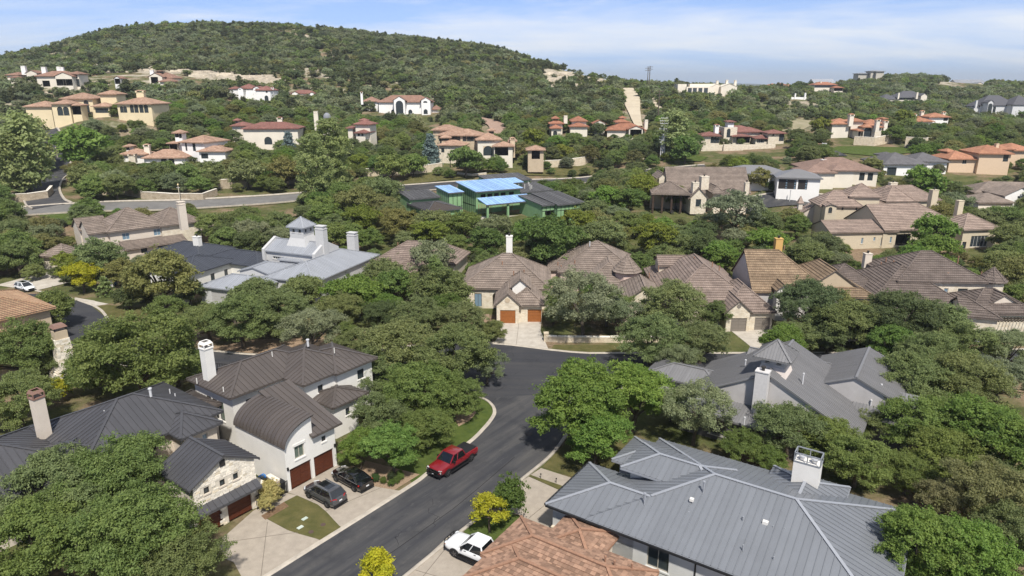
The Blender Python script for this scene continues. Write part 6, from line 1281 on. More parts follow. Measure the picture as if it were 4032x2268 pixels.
fb(H, a4, 2165, 2520, 465, 385, 15, ang=-6, wins=[('f', .3, 1, 1.6, 3.4, 'wda'), ('f', .4, 1, 1.6, 3.4, 'wda'), ('f', .75, 4, 1.6, 3.4, 'wda'), ('f', .85, 4, 1.6, 3.4, 'wda')]); fb(H, a4, 2240, 2300, 465, 360, 6, dy=-4, roof='hip', ax='v', ends='gh', p=.8, wins=[('f', .5, 1, 2.5, 5, 'wda')]); fb(H, a4, 2470, 2700, 465, 380, 14, dy=-6); fb(H, a4, 2110, 2180, 440, 395, 9, dy=2); fch(H, a4, 2118, 2135, 390, 340, 1, None, 'step'); fch(H, a4, 2545, 2565, 345, 318, 6, None, 'step'); H.finish()
H = House('tiny_white_gazebo', 'tiny pale gabled pavilion between trees left of the slate roofed chateau', at(*a4(1995, 405), 450), cat='pavilion', det=0, wm=M_wht2, rm=M_far_roof, cov='flat', ov=.4, p=.7); H.Y = 450; fb(H, a4, 1968, 2020, 405, 388, 6, roof='hip', ax='v', ends='gg', p=.8); H.finish()
# ------------------------------------------------------------------ vehicles (local x forward, y left)
def paint(name, rgb, rough=.25): return mat(name, rgb, rough, coat=1., spec=.5, var=.04, scale=1.5)
M_tyre = mat('tyre_rubber', (.018, .018, .019), .85); M_rim = mat('alloy_rim', (.16, .16, .17), .35, metal=.8); M_trim = mat('black_trim', (.012, .012, .013), .45)
M_cglass = mat('car_glass', (.008, .010, .012), .03, spec=.8, coat=.6); M_chrome = mat('bright_trim', (.55, .56, .58), .2, metal=.9)
M_lamp_r = mat('tail_lamp', (.35, .01, .01), .2, coat=.5); M_lamp_w = mat('head_lamp', (.62, .64, .66), .12, coat=.8); M_lamp_o = mat('amber_lamp', (.6, .2, .03), .2); M_plate = mat('number_plate', (.72, .73, .74), .5)
def section(zl, zt, hw, k=1.): return [(0, zl), (hw*.88, zl), (hw*.97, zl+.10), (hw*1.0, zl+.28), (hw*1.0, zl+(zt-zl)*.55), (hw*.975, zt-.16), (hw*.93, zt-.05), (hw*.84, zt), (hw*.4, zt+.025*k), (0, zt+.035*k)]
def loft(st, mb, mi=0):
    R = []
    for x, zl, zt, hw in st: s = section(zl, zt, hw); R.append([(x, -y, z) for y, z in s]+[(x, y, z) for y, z in s[-2:0:-1]])
    n = len(R[0])
    for a, b in zip(R, R[1:]):
        for k in range(n): mb.quad([a[k], a[(k+1) % n], b[(k+1) % n], b[k]], mi)
    mb.poly(R[0], mi); mb.poly(R[-1][::-1], mi)
def lbox(mb, x0, x1, y0, y1, z0, z1, mi=0, tx=0., ty=0.): mb.hexa([(x0, y0, z0), (x1, y0, z0), (x1, y1, z0), (x0, y1, z0), (x0+tx, y0+ty, z1), (x1-tx, y0+ty, z1), (x1-tx, y1-ty, z1), (x0+tx, y1-ty, z1)], mi)
def vehicle(name, label, cat, loc_, hd, body, cab, wheels, pm, r=.36, hw=.95, truck=None, extras=None):
    e = empty(name, loc_, label, cat, None, radians(hd))
    P = lambda mb, nm, m, par=None, smooth=False: mb.build(nm, m, par or e, smooth=smooth)
    mb = MB(); loft(body, mb); b = P(mb, 'body', pm); smooth_by_angle(b, 32)
    # glass house: base rectangle, roof rectangle
    (xa, xb, zb, hb), (xc, xd, zr, hr) = cab; Bq = [(xa, -hb, zb), (xb, -hb, zb), (xb, hb, zb), (xa, hb, zb)]; Rq = [(xc, -hr, zr), (xd, -hr, zr), (xd, hr, zr), (xc, hr, zr)]
    mid = lambda i, f: tuple(Bq[i][k]*(1-f)+Rq[i][k]*f for k in range(3))
    names = ('side_window', 'windscreen', 'side_window', 'rear_window')
    for i in range(4):
        j = (i+1) % 4; mb = MB(); mb.quad([Bq[i], Bq[j], Rq[j], Rq[i]]); P(mb, names[i], M_cglass)
    mb = MB(); ex = .02; up_ = [(x+(-.02 if k in (0, 3) else .02), y*1.02, z+.015) for k, (x, y, z) in enumerate(Rq)]; ct = [(x*.9+(xc+xd)/2*.1, y*.82, z+.07) for x, y, z in Rq]
    for i in range(4): j = (i+1) % 4; mb.quad([up_[i], up_[j], ct[j], ct[i]])
    mb.quad(ct); mb.quad(up_[::-1]); rf = P(mb, 'roof', pm); smooth_by_angle(rf, 40)
    mb = MB()
    for i in range(4): mb.bar(Bq[i], Rq[i], .11, .08)
    for i, j in ((0, 1), (2, 3)):
        mb.bar(Rq[i], Rq[j], .09, .07)
        for f in ((.46,) if truck is None else (.44,)):
            p0 = tuple(Bq[i][k]*(1-f)+Bq[j][k]*f for k in range(3)); p1 = tuple(Rq[i][k]*(1-f)+Rq[j][k]*f for k in range(3)); mb.bar(p0, p1, .10, .05)
    for i, j in ((1, 2), (3, 0)): mb.bar(Rq[i], Rq[j], .08, .06)
    P(mb, 'pillars', pm)
    for sy in (-1, 1):
        for wx in wheels:
            t = MB(); ys = (hw-.23, hw-.20, hw-.02, hw+.015); t.tube([(wx, sy*yy, r) for yy in ys], [r*.93, r, r, r*.93], 18); w = P(t, 'wheel', M_tyre, smooth=False)
            t = MB(); t.tube([(wx, sy*(hw+.0), r), (wx, sy*(hw+.022), r)], [r*.64, r*.60], 16); P(t, 'rim', M_trim, w)
            t = MB()
            for k in range(5): a = k*2*pi/5; t.bar((wx, sy*(hw+.03), r), (wx+cos(a)*r*.58, sy*(hw+.03), r+sin(a)*r*.58), .075, .03, up=(0, 1, 0))
            P(t, 'spokes', M_rim, w)
            t = MB(); ra = r*1.2
            for k in range(10): a0, a1 = pi*k/10, pi*(k+1)/10; t.quad([(wx+ra*cos(a0), sy*(hw+.006), r+ra*sin(a0)), (wx+ra*cos(a1), sy*(hw+.006), r+ra*sin(a1)), (wx, sy*(hw+.006), r*.8), (wx, sy*(hw+.006), r*.8)][:3]+[(wx, sy*(hw+.006), r*.8)]) if 0 else t.poly([(wx+ra*cos(a0), sy*(hw+.008), r+ra*sin(a0)), (wx+ra*cos(a1), sy*(hw+.008), r+ra*sin(a1)), (wx, sy*(hw+.008), r*.7)])
            P(t, 'wheel_arch', M_trim)
        m_ = MB(); mx_ = xb-.45; lbox(m_, mx_-.06, mx_+.1, sy*(hb+.02) if sy > 0 else sy*(hb+.26), sy*(hb+.26) if sy > 0 else sy*(hb+.02), zb+.02, zb+.2); P(m_, 'mirror', M_trim if truck else pm)
        for f in (.30, .72):
            h_ = MB(); xx = xa+(xb-xa)*f-.1; lbox(h_, xx, xx+.2, sy*hw-.012, sy*hw+.012, zb-.17, zb-.12); P(h_, 'door_handle', pm if truck is None else M_trim)
        d_ = MB(); d_.bar((xa+.1, sy*(hb+.015), zb), (xb-.15, sy*(hb+.015), zb), .03, .04); P(d_, 'window_trim', M_chrome if truck is None else M_trim)
        sx_ = MB(); lbox(sx_, wheels[1]+r*1.25, wheels[0]-r*1.25, sy*hw-.04 if sy > 0 else sy*hw-.05, sy*hw+.05 if sy > 0 else sy*hw+.04, body[0][1]+.02, body[0][1]+.13); P(sx_, 'sill', M_trim)
    if extras: extras(e, P)
    return e
def truck_extras(guard=True, bed=None, zf=1.1, xf=2.9, hw=1.0, cover=M_trim, lw=.3):
    def f(e, P):
        mb = MB(); lbox(mb, xf-.03, xf+.05, -.62, .62, .62, 1.02); P(mb, 'grille', M_trim)
        for sy in (-1, 1):
            mb = MB(); lbox(mb, xf-.16, xf+.03, min(sy*.64, sy*.95), max(sy*.64, sy*.95), .80, 1.06); P(mb, 'headlight', M_lamp_w)
            mb = MB(); lbox(mb, xf-.14, xf+.035, min(sy*.8, sy*.96), max(sy*.8, sy*.96), .94, 1.0); P(mb, 'indicator', M_lamp_o)
            mb = MB(); lbox(mb, -xf-.02, -xf+.08, min(sy*.80, sy*.98), max(sy*.80, sy*.98), .82, 1.18); P(mb, 'tail_light', M_lamp_r)
            mb = MB(); mb.bar((-1.3, sy*(hw+.13), .42), (1.5, sy*(hw+.13), .42), .2, .06); P(mb, 'running_board', M_trim)
        mb = MB(); lbox(mb, xf, xf+.10, -.92, .92, .42, .62); P(mb, 'front_bumper', M_trim); mb = MB(); lbox(mb, -xf-.12, -xf, -.9, .9, .5, .68); P(mb, 'rear_bumper', M_chrome)
        mb = MB(); lbox(mb, xf+.11, xf+.125, -.16, .16, .45, .6); P(mb, 'number_plate', M_plate)
        if guard:
            mb = MB(); xg = xf+.2
            for y in (-.62, -.2, .2, .62): mb.bar((xg, y, .42), (xg-.04, y, 1.15), .06, .06)
            for z in (.55, .85, 1.13): mb.bar((xg-.02, -.66, z), (xg-.02, .66, z), .06, .06)
            for sy in (-1, 1):
                for z in (.72, 1.08): mb.bar((xg-.02, sy*.66, z), (xg-.25, sy*1.0, z), .05, .05)
                mb.bar((xg-.25, sy*1.0, .72), (xg-.25, sy*1.0, 1.08), .05, .05)
            P(mb, 'brush_guard', M_trim)
        x0, x1, zt = bed; mb = MB(); lbox(mb, x0+.06, x1-.03, -hw*.86, hw*.86, zt-.02, zt+.055); P(mb, 'bed_cover', cover)
    return f
M_red = paint('red_paint', (.185, .006, .011)); M_blk = paint('black_paint', (.006, .006, .007), .12); M_dgr = paint('dark_grey_paint', (.05, .052, .058), .2); M_wpt = paint('white_paint', (.78, .79, .80)); M_slv = paint('silver_paint', (.45, .47, .5))
trk = [(-2.94, .55, 1.20, .93), (-2.88, .48, 1.24, .985), (-1.0, .46, 1.24, 1.0), (-.9, .46, 1.26, 1.0), (1.0, .46, 1.24, 1.0), (1.15, .46, 1.22, 1.0), (2.5, .48, 1.14, .985), (2.82, .52, 1.06, .95), (2.93, .58, .98, .88)]
vehicle('pickup_truck', 'red crew cab pickup with black grille guard parked on the street', 'pickup truck', (-6.15, 62.9, .03), 233.7, trk, ((-.98, 1.42, 1.24, .93), (-.72, .62, 1.86, .74)), (1.84, -1.84), M_red, r=.42, hw=1.0, truck=1, extras=truck_extras(bed=(-2.9, -1.0, 1.24)))
vehicle('white_pickup_truck', 'white crew cab pickup with black grille guard half under the orange tile roof', 'pickup truck', (-2.75, 48.35, .04), 148, trk, ((-.98, 1.42, 1.24, .93), (-.72, .62, 1.86, .74)), (1.84, -1.84), M_wpt, r=.42, hw=1.0, truck=1, extras=truck_extras(bed=(-2.9, -1.0, 1.24)))
def car_extras(xf, xr, hw, suv=False, zl=.72):
    def f(e, P):
        mb = MB(); lbox(mb, xf-.06, xf+.03, -.5, .5, .35, .68); P(mb, 'grille', M_trim)
        for sy in (-1, 1):
            mb = MB(); mb.bar((xf-.08, sy*.52, zl), (xf-.42, sy*(hw-.06), zl+.06), .12, .12); P(mb, 'headlight', M_lamp_w)
            mb = MB(); mb.bar((xr+.03, sy*.42, zl+.22), (xr+.32, sy*(hw-.01), zl+.24), .10, .12); P(mb, 'tail_light', M_lamp_r)
            if suv: mb = MB(); mb.bar((-1.25, sy*.62, 1.68), (.55, sy*.64, 1.70), .05, .05); P(mb, 'roof_rail', M_chrome)
        mb = MB(); lbox(mb, xr-.03, xr+.05, -.8, .8, .32, .5); P(mb, 'rear_bumper', M_trim); mb = MB(); lbox(mb, xr-.035, xr-.02, -.17, .17, .62 if not suv else .72, .74 if not suv else .85); P(mb, 'number_plate', M_plate)
        if suv: mb = MB(); mb.quad([(-1.2, -.42, 1.70), (.35, -.44, 1.715), (.35, .44, 1.715), (-1.2, .42, 1.70)]); P(mb, 'sunroof', M_cglass)
    return f
suv = [(-2.27, .48, .98, .74), (-2.2, .36, 1.02, .86), (-1.7, .28, 1.06, .915), (-.4, .26, 1.03, .925), (1.0, .26, 1.0, .925), (1.7, .28, .94, .90), (2.15, .34, .84, .82), (2.30, .42, .70, .66)]
vehicle('grey_suv', 'dark grey sport utility car parked on the drive nearer the street corner', 'car', (-17.9, 57.0, .04), 144, suv, ((-2.1, 1.28, 1.02, .85), (-1.55, .35, 1.63, .66)), (1.36, -1.32), M_dgr, r=.36, hw=.92, extras=car_extras(2.3, -2.28, .92, True, .78))
sed = [(-2.43, .46, .98, .70), (-2.36, .34, 1.01, .84), (-1.7, .25, 1.02, .905), (-.4, .22, .97, .92), (1.0, .22, .94, .92), (1.7, .24, .86, .90), (2.25, .30, .74, .80), (2.42, .38, .62, .62)]
vehicle('black_sedan', 'glossy black sedan parked beside the dark grey car near the gravel bed', 'car', (-15.95, 59.75, .04), 141, sed, ((-2.0, 1.25, .97, .83), (-1.05, .25, 1.42, .62)), (1.42, -1.40), M_blk, r=.345, hw=.92, extras=car_extras(2.42, -2.42, .92, False, .66))
g_ = gnd(-94.2, 126.6); vehicle('white_suv', 'white sport utility car on the drive at the left edge', 'car', (g_[0], g_[1], .06), -28, suv, ((-2.1, 1.28, 1.02, .85), (-1.55, .35, 1.63, .66)), (1.36, -1.32), M_wpt, r=.36, hw=.92, extras=car_extras(2.3, -2.28, .92, True, .78))
vehicle('silver_sedan', 'silver car glimpsed under the oaks by the pergola garage', 'car', (71.8, 99.8, .02), 80, sed, ((-2.0, 1.25, .97, .83), (-1.05, .25, 1.42, .62)), (1.42, -1.40), M_slv, r=.345, hw=.92, extras=car_extras(2.42, -2.42, .92, False, .66))
# ------------------------------------------------------------------ trees
LEAF = leaf_mat('leaves'); LEAF_I = leaf_mat('leaves_instanced', True)
M_bark = mat('bark', (.13, .105, .08), .95, rgb2=(.075, .06, .045), scale=4, detail=6, bump=.8, bscale=12)
def fast_quads(name, V, tint, m):
    """V: (n,4,3) array of quads"""
    n = len(V); me = bpy.data.meshes.new(name); me.vertices.add(n*4); me.vertices.foreach_set('co', V.reshape(-1).astype(np.float32))
    me.loops.add(n*4); me.loops.foreach_set('vertex_index', np.arange(n*4, dtype=np.int32)); me.polygons.add(n)
    me.polygons.foreach_set('loop_start', np.arange(0, n*4, 4, dtype=np.int32)); me.polygons.foreach_set('loop_total', np.full(n, 4, np.int32))
    me.update(calc_edges=True); a = me.attributes.new('tint', 'FLOAT', 'FACE'); a.data.foreach_set('value', np.clip(tint, 0, 1).astype(np.float32)); me.materials.append(m); return me
def nrm(a): return a/np.maximum(1e-6, np.linalg.norm(a, axis=-1, keepdims=True))
def leaves(r, C, T, out, size, asp=.55, up=.45, jit=.62):
    """diamond leaf sprays at C with tint T, facing roughly along out"""
    n = len(C); N_ = nrm(out*.7+np.array([0, 0, up])+r.normal(0, jit, (n, 3))); t = nrm(np.cross(N_, r.normal(0, 1, (n, 3)))); b = np.cross(N_, t); s = size*r.uniform(.65, 1.35, (n, 1))
    return np.stack([C-t*s/2, C+b*s*asp/2+N_*s*.08, C+t*s/2, C-b*s*asp/2+N_*s*.08], 1), T
def lobes_oak(r, n, R, zc, hz, lr):
    o = []
    for i in range(n):
        a = i*2.399963+r.uniform(-.4, .4); q = sqrt((i+.5)/n)*.86; rad = q*R; top = hz*sqrt(max(0., 1-q*q))
        z = zc+top*r.uniform(.35, .95)-hz*.15*q if r.uniform() < .64 else zc-hz*r.uniform(.05, .62)
        o.append((rad*cos(a)*r.uniform(.85, 1.12), rad*sin(a)*r.uniform(.85, 1.12), z, lr*r.uniform(.7, 1.25)*(1-.25*q)))
    return o
def crown(name, seed, lob, tufts, nl, size, sig, m=LEAF, flat=.75, droop=0., up=.35):
    r = np.random.RandomState(seed); C, T, O = [], [], []
    for (x, y, z, lr) in lob:
        lt = r.uniform(0, 1)
        if len(lob) > 20 and r.uniform() < .10: continue
        d = nrm(r.normal(0, 1, (tufts, 3))); d[:, 2] = np.where(d[:, 2] < -.35, -d[:, 2], d[:, 2])
        rad = lr*np.where(r.uniform(0, 1, (tufts, 1)) < .14, r.uniform(1.05, 1.42, (tufts, 1)), r.uniform(.5, 1.06, (tufts, 1))); tc_ = np.array([x, y, z])+d*rad*np.array([1, 1, flat])
        tt = r.uniform(0, 1, tufts)
        for k in range(tufts):
            off = r.normal(0, sig, (nl, 3))*np.array([1, 1, .6]); off[:, 2] -= droop*np.abs(r.normal(0, 1, nl))
            C.append(tc_[k]+off); O.append(np.tile(d[k], (nl, 1))); T.append(.30*lt+.40*tt[k]+.30*r.uniform(0, 1, nl))
    C = np.concatenate(C); O = np.concatenate(O); T = np.concatenate(T)
    V, T = leaves(r, C, T, O, size, up=up); return fast_quads(name, V, T, m)
def trunk_mesh(name, seed, lob, fork, rad, nb=9, lean=.4):
    r = random.Random(seed); mb = MB(); x, y = r.uniform(-lean, lean), r.uniform(-lean, lean)
    mb.tube([(0, 0, -.4), (x*.3, y*.3, fork*.5), (x, y, fork)], [rad*1.35, rad, rad*.85], 8)
    L = sorted(lob, key=lambda l: l[2])[::max(1, len(lob)//nb)]
    for (lx, ly, lz, lr) in L:
        mid = (x+(lx-x)*.5+r.uniform(-.4, .4), y+(ly-y)*.5+r.uniform(-.4, .4), fork+(lz-fork)*.62)
        mb.tube([(x, y, fork-.15), mid, (lx, ly, lz)], [rad*.55, rad*.33, rad*.1], 6)
    o = mb.build(name, M_bark, smooth=True); me = o.data; bpy.data.objects.remove(o); return me
TPL = {}      # kind -> level -> list of (crown mesh, trunk mesh)
LV = {'near': (26, 32, .215, .20), 'mid': (15, 20, .38, .27), 'low': (9, 10, .72, .38)}
def add_tpl(kind, seeds, R, zc, hz, n, lr, fork, trad, lev=('near', 'mid', 'low'), flat=.75, droop=0., lobf=lobes_oak, asp=1., dens=1., up=.35):
    TPL[kind] = {l: [] for l in lev}
    for sd_ in seeds:
        lob = lobf(np.random.RandomState(sd_), n, R, zc, hz, lr); tk = trunk_mesh(kind+'_trunk', sd_, lob, fork, trad)
        for l in lev:
            tu, nl, sz, sg = LV[l]; TPL[kind][l].append((crown(kind+'_crown', sd_*7+len(l), lob, max(4, int(tu*dens)), nl, sz*asp, sg, flat=flat, droop=droop, up=up), tk))
add_tpl('oak', (11, 12, 13, 14), 5.0, 4.3, 3.3, 54, 1.38, 2.0, .30, droop=.05)
add_tpl('broad', (21, 22), 4.6, 5.0, 3.6, 46, 1.45, 2.3, .26, asp=1.18)
add_tpl('loose', (31, 32), 4.8, 5.0, 3.0, 40, 1.15, 2.4, .22, dens=.75, droop=.12)
def lobes_cone(r, n, R, zc, hz, lr):
    o = []
    for i in range(n):
        f = (i+.5)/n; z = zc-hz+2*hz*f; rad = R*(1-f)**.8; a = i*2.4; o.append((rad*.72*cos(a), rad*.72*sin(a), z, lr*(1.15-.75*f)))
    return o
add_tpl('conifer', (41,), 3.4, 5.2, 5.0, 46, 1.1, 1.2, .2, lev=('near', 'mid', 'low'), lobf=lobes_cone, droop=.1)
def lobes_tall(r, n, R, zc, hz, lr):
    o = []
    for i in range(n):
        f = (i+.5)/n; z = zc-hz+2*hz*f; rad = R*sin(pi*min(.97, max(.12, f*.9+.08)))**.7*r.uniform(.3, .95); a = i*2.4; o.append((rad*cos(a), rad*sin(a), z, lr*r.uniform(.75, 1.1)))
    return o
add_tpl('tall', (51, 52), 3.6, 7.2, 6.0, 50, 1.35, 2.0, .24, lobf=lobes_tall)
def lobes_ball(r, n, R, zc, hz, lr): return [(0, 0, zc, R)]+[(*(nrm(r.normal(0, 1, 3))*R*.35+np.array([0, 0, zc])), R*.75) for _ in range(5)]
TPL['ball'] = {'near': [], 'mid': []}
for sd_ in (61, 62):
    lob = lobes_ball(np.random.RandomState(sd_), 6, 1.0, 1.05, 1, 1)
    for l, (tu, nl, sz, sg) in {'near': (60, 26, .13, .08), 'mid': (40, 12, .26, .12)}.items(): TPL['ball'][l].append((crown('shrub_crown', sd_, lob, tu, nl, sz, sg, flat=1.), None))
# each kind: crown width, height of crown centre
KW = {'oak': (10.8, 4.9), 'broad': (10.4, 5.6), 'loose': (10.4, 5.1), 'conifer': (6.6, 4.6), 'tall': (8.4, 7.4), 'ball': (2.2, 1.05)}
SPC = {'o': ('oak', (.166, .198, .076)), 'O': ('oak', (.156, .202, .060)), 'b': ('broad', (.148, .222, .050)), 'g': ('loose', (.20, .225, .122)), 'd': ('oak', (.108, .136, .056)), 'r': ('loose', (.175, .175, .080)),
       'y': ('broad', (.36, .33, .025)), 'l': ('broad', (.175, .205, .040)), 'c': ('conifer', (.088, .102, .044)), 's': ('conifer', (.155, .20, .20)), 'p': ('tall', (.22, .26, .115)), 'P': ('tall', (.185, .23, .085)), 'e': ('oak', (.190, .190, .070)), 't': ('broad', (.115, .172, .046))}
NAME = {'oak': 'oak_tree', 'broad': 'broadleaf_tree', 'loose': 'open_crowned_tree', 'conifer': 'conifer_tree', 'tall': 'poplar_tree', 'ball': 'round_shrub'}
trng = random.Random(99); TREES = []
def put_tree(kind, x, y, z, s, col, label, group=None, cat='tree', hs=1., lev=None, name=None, jit=.10):
    d = hypot(x, y); lev = lev or ('near' if d < 112 else 'mid' if d < 225 else 'low'); L = TPL[kind]; lev = lev if lev in L else 'mid'
    cm_, tm = trng.choice(L[lev]); e = empty(name or NAME[kind], (x, y, z), label, cat, group, trng.uniform(0, 6.28)); e.scale = (s*trng.uniform(.95, 1.05), s*trng.uniform(.95, 1.05), s*hs)
    c = bpy.data.objects.new('crown', cm_); COL.objects.link(c); c.parent = e; k = trng.uniform(1-jit, 1+jit); c.color = (col[0]*k*trng.uniform(.93, 1.07), col[1]*k, col[2]*k*trng.uniform(.9, 1.1), 1)
    if tm: t = bpy.data.objects.new('trunk', tm); COL.objects.link(t); t.parent = e
    return e
def solve_tree(u, v, wpx, kind, hs=1.):
    """ground position where a crown of this width is seen at (u, v)"""
    KWd, kc = KW[kind]; r = ray(u, v); t = np.arange(36, 1200, .5); X = np.stack([r[0]*t, r[1]*t], 1); g = CAM_H+r[2]*t-terr_np(X)
    Wd = wpx*t*sqrt(r[0]**2+r[1]**2+r[2]**2)/FPX*.97; f = g-kc*hs*Wd/KWd; i = int(np.argmax(f < 0)); return X[i][0], X[i][1], terr(*X[i]), Wd[i]/KWd
HAND = []
D_ = 1.5652
def hand(cx, cy, w, sp, label, hs=1., group=None):
    kind, col = SPC[sp]; x, y, z, s = solve_tree(cx*D_, cy*D_, w*D_, kind, hs); HAND.append((x, y, s*KW[kind][0]/2)); return put_tree(kind, x, y, z, s, col, label, group, hs=hs)
